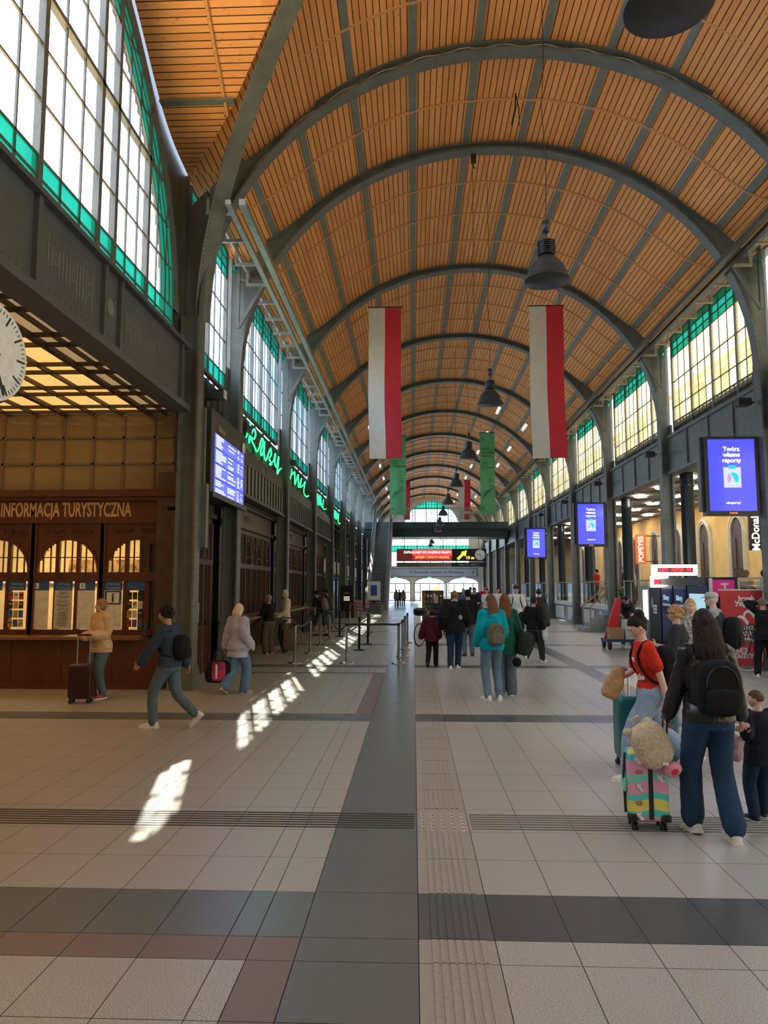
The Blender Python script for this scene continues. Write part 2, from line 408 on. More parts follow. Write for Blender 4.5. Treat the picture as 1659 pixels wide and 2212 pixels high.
# wood battens between arches
bb=MB()
def batt(y,dy=.03):
    pr=[]
    for i in range(0,97,2):
        o=ol[i]; pr.append((CX0+o,vz(o)-.012))
    bb.tube([(x,y,z) for x,z in pr],.032,6)
for k in range(11):
    ya=arches[k]
    for q in (1,2,3):
        if ya+q*1.625<88: batt(ya+q*1.625)
batt(15.0); batt(11.8) if False else None
for tt in (.80,):   # batten of the crossing part of the main vault
    pass
def batt_c(t0):
    pts=[(CX0+o,sy(t0),vz(o)-.012) for o in [off_at(a) for a in [(-1+2*i/40)*arc(t0*6.3) for i in range(41)]]]
    bb.tube(pts,.032,6)
for t0 in (.22,.42,.62,.82): batt_c(t0)
for s0 in (-.22,-.42,-.62,-.82,.22,.42,.62,.82):
    oo=[off_at(-arc(abs(s0)*6.3)+2*arc(abs(s0)*6.3)*i/40) for i in range(41)]
    bb.tube([(sx(s0),sy(o/6.3),vz(o)-.012) for o in oo],.034,6)
bb.build('trim_2',batten,kind='structure')
# ------------------------------------------------------------ steel arches
ORD=['nearest','second','third','fourth','fifth','sixth','seventh','eighth','ninth','tenth','eleventh','twelfth']
def arch_mb(y,riv=True):
    web=MB((CX0,y,0)); fla=MB((CX0,y,0)); n=56; inn=[];out=[]
    for i in range(n+1):
        ph=PI*i/n; o=AA*math.cos(ph); z=SPR+BB*math.sin(ph); inn.append((o,z))
        if z<9.3: out.append((math.copysign(6.12,o),z+.001))
        else: oo=o*1.035; out.append((oo,vz(oo)-.015))
    for i in range(n):
        vs=[]
        for (o,z) in (inn[i],inn[i+1],out[i+1],out[i]):
            vs.append((CX0+o,y-.03,z))
        for (o,z) in (inn[i],inn[i+1],out[i+1],out[i]):
            vs.append((CX0+o,y+.03,z))
        web.add(vs,[(0,1,2,3),(7,6,5,4)])
    w=.15
    for i in range(n):
        (o0,z0),(o1,z1)=inn[i],inn[i+1]
        def nn(o,z): v=V((o/AA**2,(z-SPR)/BB**2)); v.normalize(); return v
        a,b=nn(o0,z0),nn(o1,z1)
        vs=[(CX0+o0,y-w,z0),(CX0+o1,y-w,z1),(CX0+o1,y+w,z1),(CX0+o0,y+w,z0)]
        vs+=[(CX0+o0+a.x*.035,y-w,z0+a.y*.035),(CX0+o1+b.x*.035,y-w,z1+b.y*.035),(CX0+o1+b.x*.035,y+w,z1+b.y*.035),(CX0+o0+a.x*.035,y+w,z0+a.y*.035)]
        fla.add(vs,[(0,1,2,3),(7,6,5,4),(0,4,5,1),(2,6,7,3)])
        if abs(o0)<5.1:   # upper flange under the planks
            A=(CX0+out[i][0],out[i][1]);B=(CX0+out[i+1][0],out[i+1][1])
            fla.add([(A[0],y-w,A[1]),(B[0],y-w,B[1]),(B[0],y+w,B[1]),(A[0],y+w,A[1]),(A[0],y-w,A[1]-.03),(B[0],y-w,B[1]-.03),(B[0],y+w,B[1]-.03),(A[0],y+w,A[1]-.03)],[(0,1,2,3),(7,6,5,4),(0,4,5,1),(2,6,7,3)])
    if riv:
        L_=0;m=150
        for i in range(1,m):
            ph=PI*i/m; o=AA*math.cos(ph); z=SPR+BB*math.sin(ph); nv=V((-math.cos(ph)/AA,0,-math.sin(ph)/BB))
            for e in (-.1,.1):
                q=(e+(.02 if i%2 else -.02))
                fla.rivet((CX0+o,y+q,z),nv,.016)
            fla.rivet((CX0+o+(.12*math.cos(ph)),y-.03,z+.12*math.sin(ph)),(0,-1,0),.014)
    return web,fla
def col_mb(x,y,sgn,riv,z1=6.85):
    """riveted column; sgn +1 stands on the left side (hall to +X)"""
    m=MB((CX0,y,0)); f=x+sgn*.0
    m.box(*sorted((f,f-sgn*.04)),y-.17,y+.17,0,z1)             # hall flange
    m.box(*sorted((f-sgn*.04,f-sgn*.3)),y-.05,y+.05,0,z1)
    m.box(*sorted((f-sgn*.3,f-sgn*.36)),y-.19,y+.19,0,z1)
    for s in (-1,1): m.box(*sorted((f-sgn*.04,f-sgn*.12)),min(y+s*.05,y+s*.08),max(y+s*.05,y+s*.08),0,z1)
    m.box(*sorted((f+sgn*.04,f-sgn*.42)),y-.23,y+.23,0,.28); m.box(*sorted((f+sgn*.02,f-sgn*.4)),y-.2,y+.2,.28,.4)
    if riv:
        k=.5
        i=0
        while k<z1:
            for e in (-.12,.12): m.rivet((f,y+e+(.018 if i%2 else -.018),k),(sgn,0,0),.016)
            m.rivet((f-sgn*.33,y-.19,k),(0,-1,0),.016); m.rivet((f-sgn*.02,y-.17,k),(0,-1,0),.01)
            m.rivet((f-sgn*.15,y-.05,k),(0,-1,0),.016)
            k+=.11; i+=1
    return m
cnt=0
allarch=[13.4]+arches
for k,y in enumerate(allarch):
    if y>87: continue
    nm='%s arched steel rib of the vault counted from the foreground'%ORD[k]
    t=thing('steel_arch',nm+', with its two riveted columns','arch',(CX0,y,0),group=None)
    w,f=arch_mb(y,k<5)
    w.build('web_plate',steel,t); f.build('flange',steel,t)
    a=col_mb(CX0-AA,y,1,k<4); a.build('column',steel,t)
    if k>0 or True:
        b=col_mb(CX0+AA,y,-1,k<5); b.build('column',steel,t)
# groin ribs
def groin(sx_,sy_,name,label):
    t=thing(name,label,'arch',(CX0+sx_*AA,YC+sy_*HY,0)); og=(CX0+sx_*AA,YC+sy_*HY,0); m=MB(og); n=36; pts=[]
    d=V((sx_*AA,sy_*7.8,0)); L_=d.length; dn=d.normalized(); sd=V((-dn.y,dn.x,0))
    for i in range(n+1):
        ph=PI/2*i/n; s=math.cos(ph); pts.append((s,SPR+BB*math.sin(ph)))
    for i in range(n):
        for w0,w1,lo,hi in ((-.15,.15,0,.04),(-.03,.03,.04,None)):
            vs=[]
            for (s,z) in (pts[i],pts[i+1]):
                c=V((CX0,YC,0))+d*s; top=(vz(s*6.2)-.01 if z>9.2 else z+.6)
                zz=(z+lo,(z+hi) if hi else max(z+.05,top))
                for w in (w0,w1):
                    for q in zz: vs.append((c.x+sd.x*w,c.y+sd.y*w,q))
            m.add(vs,[(0,2,6,4),(1,5,7,3),(0,4,5,1),(2,3,7,6)])
    for i in range(1,110):
        ph=PI/2*i/110; s=math.cos(ph); z=SPR+BB*math.sin(ph); c=V((CX0,YC,z))+d*s
        for e in (-.1,.1): m.rivet(c+sd*e,(0,0,-1) if z>9 else (-dn.x,-dn.y,-.5),.018)
    m.build('rib',steel,t)
groin(-1,1,'steel_groin_rib','diagonal riveted rib rising from the left lattice column to the crossing vault')
groin(1,1,'steel_groin_rib','diagonal riveted rib at the top right corner of the vault')
# ------------------------------------------------------------ windows
def clipz(y):   # big window ellipse half height
    k=1-((y-YW)/8.0)**2; return SPR+BB*math.sqrt(max(k,0))-.0
WN=[0]
def arch_window(X,sg,gl=glass):
    WN[0]+=1; nm='window_%d'%WN[0]; fr=MB(); p1=MB(); p2=MB(); z0=6.3
    x0,x1=sorted((X,X-sg*.028)); xf0,xf1=sorted((X+sg*.02,X-sg*.07))
    offs=[0,.62,3.2,4.78,5.33,6.63]
    posts=sorted(set([YW+s*o for o in offs for s in (-1,1)]))
    for y in posts:
        if y<-4: continue
        fr.box(xf0,xf1,y-.05,y+.05,z0,clipz(y))
    edges=sorted(posts+[YW-8,YW+8]); thin=[]
    for a,b in zip(edges,edges[1:]):
        n=max(1,round((b-a)/.47)); thin+=[a+(b-a)*k/n for k in range(1,n)]
    for y in thin:
        if clipz(y)>z0+.3: fr.box(x0,x1,y-.014,y+.014,z0,clipz(y)-.05)
    zz=[6.3,6.55,6.8]+[6.8+.68*k for k in range(1,8)]
    for i,z in enumerate(zz):
        k=1-((z-SPR)/BB)**2 if z>SPR else 1
        if k<=0: continue
        hw=8*math.sqrt(k)-.1; th=.035 if i in (0,5) else .014
        fr.box(*( (xf0,xf1) if th>.02 else (x0,x1)),YW-hw,YW+hw,z-th,z+th)
    def ring(k0,k1,xa,xb,mb,n=60):
        for i in range(n):
            vs=[]
            for kk in (i,i+1):
                ph=PI*kk/n
                for r in (k0,k1):
                    for xx in (xa,xb): vs.append((xx,YW+8*r*math.cos(ph) if r<=1 else YW+(8+(r-1)*6)*math.cos(ph),SPR+BB*r*math.sin(ph)))
            mb.add(vs,[(0,1,5,4),(2,6,7,3),(0,4,6,2),(1,3,7,5)])
    ring(.995,1.035,xf0+.0,xf1,fr); 
    for r in (.915,.945,.97): ring(r,r+.004,x0,x1,fr)
    xm=(x0+x1)/2
    # panes: clear ellipse interior, green border, green bottom rows
    n=60; el=[(YW+8*.915*math.cos(PI*i/n),SPR+BB*.915*math.sin(PI*i/n)) for i in range(n+1)]
    p1.add([(xm,y,z) for y,z in el],[tuple(range(n+1))])
    for i in range(n):
        vs=[(xm,YW+8*r*math.cos(PI*k/n),SPR+BB*r*math.sin(PI*k/n)) for k,r in ((i,.915),(i,1),(i+1,1),(i+1,.915))]; p2.add(vs,[(0,1,2,3)])
    p2.add([(xm,YW-8,6.3),(xm,YW+8,6.3),(xm,YW+8,6.8),(xm,YW-8,6.8)],[(0,1,2,3)])
    root=bpy.data.objects.new(nm,None); C.objects.link(root); root['kind']='structure'
    fr.build('window_frame',steel,root); p1.build('pane',gl,root,fix=False); p2.build('green_pane',glass_g,root,fix=False)
arch_window(-4.3,1)
arch_window(8.1,-1)
def side_window(X,sg,y0,y1,z0,z1,nsec,gl):
    WN[0]+=1; nm='window_%d'%WN[0]; fr=MB(); p1=MB(); p2=MB()
    x0,x1=sorted((X,X-sg*.03)); xf0,xf1=sorted((X+sg*.02,X-sg*.07)); xm=(x0+x1)/2
    zb=z0+(.36 if sg>0 else .0); zt=z1-.66
    for i in range(nsec+1):
        y=y0+(y1-y0)*i/nsec; fr.box(xf0,xf1,y-.035,y+.035,z0,z1)
    npan=3
    for i in range(nsec*npan):
        if i%npan: y=y0+(y1-y0)*i/(nsec*npan); fr.box(x0,x1,y-.011,y+.011,z0,z1)
    zs=[z0,zb]+[zb+(zt-zb)*k/3 for k in (1,2)]+[zt,zt+.22,zt+.44,z1]
    for z in set(zs): fr.box(x0,x1,y0,y1,z-.013,z+.013)
    fr.box(xf0,xf1,y0,y1,z0-.05,z0+.02); fr.box(xf0,xf1,y0,y1,z1-.03,z1+.03)
    if sg<0:
        for kk in range(nsec*npan*2): y=y0+(y1-y0)*kk/(nsec*npan*2); fr.box(x0,x1,y-.01,y+.01,z0,z0+.36)
        fr.box(x0,x1,y0,y1,z0+.16,z0+.19); fr.box(x0,x1,y0,y1,z0+.33,z0+.37); fr.box(8.16,8.2,y0,y1,z0,z0+.33)
    q=lambda mb,a,b:mb.add([(xm,y0,a),(xm,y1,a),(xm,y1,b),(xm,y0,b)],[(0,1,2,3)])
    q(p1,zb,zt); q(p2,zt,z1)
    if zb>z0: q(p2,z0,zb)
    root=bpy.data.objects.new(nm,None); C.objects.link(root); root['kind']='structure'
    fr.build('window_frame',steel,root); p1.build('pane',gl,root,fix=False); p2.build('green_pane',glass_g,root,fix=False)
side_window(-4.3,1,13.6,16.45,6.3,9.6,2,glass)
side_window(8.1,-1,13.6,16.45,6.55,9.6,2,glass_y)
for k in range(11):
    y0=arches[k]+.2; y1=min(y0+6.1,87.8)
    side_window(-4.3,1,y0,y1,6.3,9.6,5 if y1-y0>5 else 3,glass)
    side_window(8.1,-1,y0,y1,6.55,9.6,4,glass_y)
# ------------------------------------------------------------ walls
def slices(fn,a0,a1,z0,z1,step,put):
    n=max(1,round((a1-a0)/step))
    for i in range(n):
        u0=a0+(a1-a0)*i/n; u1=a0+(a1-a0)*(i+1)/n; op=sorted(fn((u0+u1)/2)); z=z0
        for lo,hi in op:
            if lo>z: put(u0,u1,z,lo)
            z=max(z,hi)
        if z<z1: put(u0,u1,z,z1)
wl=MB()
# lunette walls around the big windows
for X,d in ((-4.34,-.22),(8.14,.22)):
    xa,xb=sorted((X,X+d))
    slices(lambda y:[(0,clipz(y)+.03)] if abs(y-YW)<8.0 else [(0,6.3)],YW-8.6,13.62,6.3,12.6,.11,lambda a,b,c,e:wl.box(xa,xb,a,b,c,e))
wl.build('wall_lunettes',steel_d,kind='structure')
wl=MB()
wl.box(-4.62,-4.40,13.3,88,5.2,6.25); wl.box(-4.62,-4.4,13.3,88,9.63,10.1); wl.box(-5.2,-5.0,13.9,88,0,5.3); wl.box(-5.2,-4.5,14,88,5.2,5.3)
wl.build('wall_left',M('dark_wall_panel',(.045,.048,.046),.55,0,.15,2),kind='structure')
wr=MB()
wr.box(8.2,8.42,13.3,88,5.35,6.5); wr.box(8.2,8.42,13.3,88,9.63,10.1)
wr.build('wall_right',steel,kind='structure')
# fascia plates with rivets
fz=MB()
fz.box(-4.4,-4.2,-3.8,13.22,5.12,6.26); fz.box(-4.45,-4.08,-3.8,13.22,5.02,5.14); fz.box(-4.42,-4.1,-3.8,13.22,6.2,6.27)
for y in (7.75,9.55,10.1,12.9): fz.box(-4.22,-4.14,y-.05,y+.05,5.14,6.2)
yy=6.0
while yy<13: fz.rivet((-4.2,yy,5.25),(1,0,0),.014); yy+=.14
for z in [5.2+.1*k for k in range(10)]:
    for y in (11.7,12.4): fz.rivet((-4.2,y,z),(1,0,0),.014)
fz.build('trim_3',M('blue_grey_fascia',(.085,.10,.115),.5,0,.08,2),kind='structure')
# stencilled ornament on the fascia
om=MB((-4.2,9,5.5)); X=-4.195
def og(y0,y1,z0,z1): om.box(X-.004,X+.002,y0,y1,z0,z1)
def orn(yc,w,mir):
    n=int(w/.09)
    for i in range(n):
        f=i/n; y=yc+mir*(i*.09); hgt=.12+.16*f
        if i%5==2:
            for a in (-.035,.035): og(y+a-.008,y+a+.008,5.68-hgt*.6,5.68+hgt*.6)
            og(y-.03,y+.03,5.68-.02-.06,5.68-.06); og(y-.03,y+.03,5.68+.06,5.68+.08)
        else: og(y-.012,y+.012,5.68-hgt,5.68+hgt*(.9 if i%2 else 1))
        for k in range(2): og(y-.012,y+.012,5.68+hgt+.03+k*.05,5.68+hgt+.05+k*.05); og(y-.012,y+.012,5.68-hgt-.05-k*.05,5.68-hgt-.03-k*.05)
orn(8.05,1.3,1); orn(11.55,1.3,-1)
for z,w in ((6.0,.06),(5.92,.12),(5.82,.16),(5.72,.18),(5.62,.18),(5.52,.16),(5.42,.12),(5.34,.06)): og(9.82-w,9.82-w+.03,z-.03,z+.03); og(9.82+w-.03,9.82+w,z-.03,z+.03)
om.lathe([(.09,0),(.12,0),(.12,.004),(.09,.004)],(X,9.82,5.7),20,ax=Matrix(((0,0,1),(0,1,0),(-1,0,0))))
tagk(om.build('stencilled_ornament',M('pale_stencil',(.2,.22,.23),.6)), 'pale grey stencilled ornament on the dark fascia beam above the clock','ornament')
# fascias between columns, right side: riveted plates
fr_=MB()
for k in range(-1,11):
    y0=(arches[k] if k>=0 else 13.3)+.2; y1=(arches[k+1] if k+1<11 else 88)-.2
    fr_.box(7.98,8.2,y0,y1,5.32,6.42); fr_.box(7.9,8.25,y0,y1,5.28,5.36); fr_.box(7.92,8.22,y0,y1,6.4,6.5)
    if y0<45:
        for j in range(1,4):
            yy=y0+(y1-y0)*j/4; fr_.box(7.93,7.98,yy-.03,yy+.03,5.36,6.4)
            for z in [5.42+.09*q for q in range(11)]:
                for e in (-.5,.5): fr_.rivet((7.98,yy+e,z),(-1,0,0),.013)
        yy=y0+.1
        while yy<y1: fr_.rivet((7.98,yy,6.36),(-1,0,0),.011); yy+=.12
fr_.build('trim_4',steel,kind='structure')
# back and transept enclosure
eb=MB(); eb.box(-12.4,16.4,-4.3,-4.0,0,13); eb.build('wall_back',wallg,kind='structure')
eb=MB(); eb.box(-12.2,-12,-4,14,0,6); eb.box(-12,-4.6,14.6,14.8,3.4,6); eb.box(-12,-4.6,-4,-3.8,5.2,12) ; eb.build('wall_recess',wallg,kind='structure')
eb=MB(); eb.box(8.2,8.4,-4,13.3,5.3,6.3); eb.build('wall_transept',wallg,kind='structure')
# end wall at Y=88
ew=MB(); Y=88.0
def endop(x):
    op=[]
    for c in (-2.1,1.9,5.9):
        d=abs(x-c)
        if d<1.8: op.append((0.0,2.1+.72*math.sqrt(1-(d/1.8)**2)))
    if -2.6<x<6.6: op.append((4.15,7.7))
    d=abs(x-CX0-.3)
    if d<3.3: op.append((8.3,8.3+3.55*math.sqrt(1-(d/3.3)**2)))
    return op
slices(endop,-5,12.6,0,12.9,.15,lambda a,b,c,e:ew.box(a,b,Y,Y+.3,c,e))
ew.build('wall_end',M('off_white_wall',(.62,.64,.60),.7,0,.05,1),kind='structure')
def endwin(x0,x1,z0,z1,nx,nz,green):
    WN[0]+=1; fr=MB(); root=bpy.data.objects.new('window_%d'%WN[0],None); C.objects.link(root); root['kind']='structure'
    for i in range(nx+1): x=x0+(x1-x0)*i/nx; w=.05 if i%4==0 else .02; fr.box(x-w,x+w,Y+.05,Y+.15,z0,z1)
    for i in range(nz+1): z=z0+(z1-z0)*i/nz; fr.box(x0,x1,Y+.06,Y+.13,z-.02,z+.02)
    fr.build('window_frame',steel_d,root)
    a=MB();b=MB()
    for za,zb,g in green: (b if g else a).add([(x0,Y+.1,za),(x1,Y+.1,za),(x1,Y+.1,zb),(x0,Y+.1,zb)],[(0,1,2,3)])
    if a.f: a.build('pane',glass,root,fix=False)
    if b.f: b.build('green_pane',glass_g,root,fix=False)
endwin(-2.6,6.6,4.15,7.7,24,6,[(4.15,5.8,False),(5.8,6.6,True),(6.6,7.7,False)])
endwin(CX0-3,CX0+3.6,8.3,11.9,20,8,[(8.3,10.9,False),(10.9,11.9,True)])
# doors in the three arches
for i,c in enumerate((-2.1,1.9,5.9)):
    r=bpy.data.objects.new('door_%d'%(i+1),None); C.objects.link(r); r['kind']='structure'; m=MB()
    for x in (c-1.75,c-1.1,c,c+1.1,c+1.75): m.box(x-.05,x+.05,Y+.05,Y+.15,0,2.1)
    for z in (0.05,1,2.05): m.box(c-1.8,c+1.8,Y+.05,Y+.15,z,z+.1)
    for a in (-.6,0,.6): m.bar((c+a,Y+.1,2.1),(c+1.5*a,Y+.1,2.7),.05,.05)
    m.tube([(c+1.78*math.cos(PI*k/16),Y+.1,2.1+.7*math.sin(PI*k/16)) for k in range(17)],.07,6)
    m.build('door_frame',M('brown_door_frame',(.10,.07,.05),.5),r)
    q=MB(); q.box(c-1.75,c+1.75,Y+.09,Y+.1,.1,2.0); q.build('pane',glass_in,r)
# outside ground and ochre building
og_=MB(); og_.box(-60,60,88.3,200,-.3,-.05); og_.build('floor_outside',M('pale_paving',(.55,.53,.5),.8),kind='structure')
xb=MB(); 
xb.box(14.6,18,-10,95,0,15)
for z in (6.5,8.3,10.2,12.4): xb.box(14.3,14.62,-10,95,z,z+.22); xb.box(14.42,14.62,-10,95,z-.35,z-.25)
for k in range(34):
    y=-6+k*3; xb.box(14.4,14.62,y-.35,y+.35,6.7,12.4)
    xb.tube([(14.45,y+1.5+.9*math.cos(PI*i/10),9.2+.7*math.sin(PI*i/10)) for i in range(11)],.12,6)
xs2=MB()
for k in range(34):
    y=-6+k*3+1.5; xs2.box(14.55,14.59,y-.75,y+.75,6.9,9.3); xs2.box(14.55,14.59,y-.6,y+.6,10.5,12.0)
xs2.build('wall_outside_recess_shade',M('ochre_recess_shade',(.5,.30,.10),.8),kind='structure')  # flat panels; the darker ochre paints recess shade to deepen the facade relief
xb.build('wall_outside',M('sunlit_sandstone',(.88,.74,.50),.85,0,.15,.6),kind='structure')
# ------------------------------------------------------------ right gallery
ga=MB(); ga.box(8.25,12.7,13.3,88,5.4,5.5); 
ga.box(8.3,12.8,13.3,88,6.4,6.5); ga.build('ceiling_gallery',M('gallery_ceiling_panel',(.34,.32,.28),.7,0,.1,1.5),kind='structure')
gb=MB(); 
k=14.0
while k<70: gb.box(8.3,12.6,k-.025,k+.025,5.36,5.41); k+=1.3
for x in (9.1,10.2,11.3): gb.box(x-.025,x+.025,13.5,75,5.36,5.41)
gb.build('trim_5',M('ceiling_grid_bronze',(.16,.14,.11),.5),kind='structure')
gw=MB(); gw.box(12.6,12.85,13.3,88,0,5.4); gw.build('wall_gallery',yellow,kind='structure')
gp=MB(); gp.box(8.12,12.6,13.3,84,0,1.0); gp.build('floor_gallery',M('gallery_platform',(.24,.225,.20),.5,0,.1,3),kind='structure')
# niches with pale surrounds on the ochre wall
for i in range(14):
    y=16.2+i*3.25; ni=MB(); r=bpy.data.objects.new('door_%d'%(10+i),None); C.objects.link(r); r['kind']='structure'
    def archpts(w,h0,h1): return [(y-w,1.0),(y-w,h0)]+[(y-w*math.cos(PI*k/12),h0+(h1-h0)*math.sin(PI*k/12)) for k in range(1,12)]+[(y+w,h0),(y+w,1.0)]
    for w,t_,mm in ((.78,.10,0),):
        o_=archpts(w,3.9,4.75); in_=archpts(w-.24,3.9,4.5)
        for a in range(len(o_)-1):
            vs=[(12.5,*o_[a]),(12.5,*o_[a+1]),(12.5,*in_[a+1]),(12.5,*in_[a]),(12.6,*o_[a]),(12.6,*o_[a+1]),(12.6,*in_[a+1]),(12.6,*in_[a])]
            ni.add(vs,[(0,1,2,3),(0,4,5,1),(2,6,7,3)])
        in2=archpts(w-.12,3.9,4.62)
        ni.tube([(12.49,a,b) for a,b in in2],.035,6)
    ni.build('door_surround',stone,r)
    d=MB(); d.prism(archpts(.52,3.9,4.48),12.56,12.62,'yz'); d.build('door_leaf',M('dark_brown_door',(.06,.032,.022),.5),r)
    e=MB()
    for s in (-.3,.3): e.box(12.53,12.56,y+s-.17,y+s+.17,1.2,2.3); e.box(12.53,12.56,y+s-.17,y+s+.17,2.5,3.7)
    e.build('door_panel',M('brown_panel',(.10,.05,.03),.5),r)
# louvre front of the platform
lf=MB()
for k in range(0,11):
    y0=(arches[k-1] if k>0 else 13.3)+.3; y1=(arches[k] if k<11 else 88)-.3
    if y0>60: break
    for a,b in ((y0+.2,(y0+y1)/2-.5),((y0+y1)/2+.5,y1-.2)):
        for q in range(12): lf.obox((8.09,(a+b)/2,.12+q*.055),(.02,b-a,.045),Matrix.Rotation(R(25),3,'Y'))
    lf.box(8.04,8.2,y0,y1,.84,1.02)
lf.build('trim_6',M('pale_louvre',(.62,.64,.62),.5),kind='structure')
# ------------------------------------------------------------ left side: information booth, ticket fronts
cream=M('cream_poster',(.70,.66,.55),.6); blue_p=M('blue_poster',(.03,.10,.26),.5); navy=M('navy',(.012,.03,.06),.5)
gold=M('gilded_letters',(.62,.40,.20),.45,.2); warmroom=M('warm_room_wall',(.75,.52,.24),.8)
RX=Matrix.Rotation(R(90),3,'X')     # text facing -Y
RZ90=Matrix.Rotation(R(90),3,'Z')@RX      # text facing +X
RZm=Matrix.Rotation(R(-90),3,'Z')@RX      # text facing -X
bt=thing('information_booth','dark mahogany tourist information booth with arched windows at left','booth',(-8,13.8,0))
O=(-8,13.8,0); F=MB(O); D=MB(O); CV=MB(O); P_=MB(O); CT=MB(O); CO=MB(O)
YB=13.8
# counter base and ledge
D.box(-12,-4.55,YB-.45,YB+.1,.0,.88); D.box(-12,-4.53,YB-.5,YB+.1,0,.12)
for k in range(9): x=-12+.93*k; D.box(x,x+.05,YB-.47,YB-.45,.12,.86)
CT.box(-12,-4.9,YB-.62,YB+.1,.88,.93)
bays=[-5.2-1.33*k for k in range(6)]
def fr_cols():
    for c in bays:
        F.box(c-.70,c-.60,YB-.06,YB+.1,.93,3.05); F.box(c+.6,c+.70,YB-.06,YB+.1,.93,3.05)
        for x in (-.2,.2): F.box(c+x-.05,c+x+.05,YB-.02,YB+.06,.93,2.0)
        F.box(c-.66,c+.66,YB-.05,YB+.08,1.93,2.1)
        F.box(c-.66,c+.66,YB-.03,YB+.08,.93,1.03)
        # solid spandrel with arch opening
        n=24
        for i in range(n):
            u0=c-.62+1.24*i/n; u1=c-.62+1.24*(i+1)/n; um=(u0+u1)/2-c
            h=2.1+.62*math.sqrt(max(0,1-(um/.58)**2)) if abs(um)<.58 else 2.1
            F.box(u0,u1,YB-.02,YB+.06,h,3.05)
        F.tube([(c+.59*math.cos(PI*k/20),YB-.03,2.1+.63*math.sin(PI*k/20)) for k in range(21)],.025,6)
        for x in (-.2,.2): F.box(c+x-.035,c+x+.035,YB-.02,YB+.05,2.1,2.68)
        for x in (-.48,-.34,-.07,.07,.34,.48):
            F.box(c+x-.01,c+x+.01,YB,YB+.03,2.1,2.1+.62*math.sqrt(1-(x/.58)**2))
        F.box(c-.58,c+.58,YB,YB+.03,2.37,2.39)
        P_.box(c-.58,c+.58,YB+.035,YB+.04,1.03,2.72)
        # carved relief
        for s in (-1,1):
            CV.tube([(c+s*(.06+.42*t/14),YB-.035,2.88+.05*math.sin(t*.9)) for t in range(15)],.012,5)
            for t in range(5): CV.tube([(c+s*(.1+.08*t)+.03*math.cos(a*.6),YB-.035,2.88+.035*math.sin(a*.6)) for a in range(9)],.008,4)
        CV.box(c-.55,c+.55,YB-.03,YB-.02,2.965,2.975); CV.box(c-.55,c+.55,YB-.03,YB-.02,2.78,2.79)
fr_cols()
F.box(-12,-4.5,YB-.08,YB+.1,3.03,3.1); F.box(-12,-4.5,YB-.05,YB+.1,3.1,3.45); F.box(-12,-4.46,YB-.14,YB+.1,3.45,3.52); F.box(-12,-4.44,YB-.2,YB+.1,3.52,3.6); F.box(-12,-4.5,YB-.1,YB+.1,3.6,3.66)
F.box(-4.62,-4.5,YB-.08,YB+.1,.93,3.45)
bt_f=F.build('front_frame',ladyw,bt); D.build('counter_base',ladyw,bt); CV.build('carved_relief',ladyw,bt); CT.build('countertop',M('worn_counter_wood',(.22,.09,.035),.35),bt); P_.build('pane',glass_in,bt)
txt('INFORMACJA TURYSTYCZNA',.38,gold,bt,(-5.33,YB-.056,3.27),RX,'lettering',.006,'RIGHT',.5,.008,org=O,)
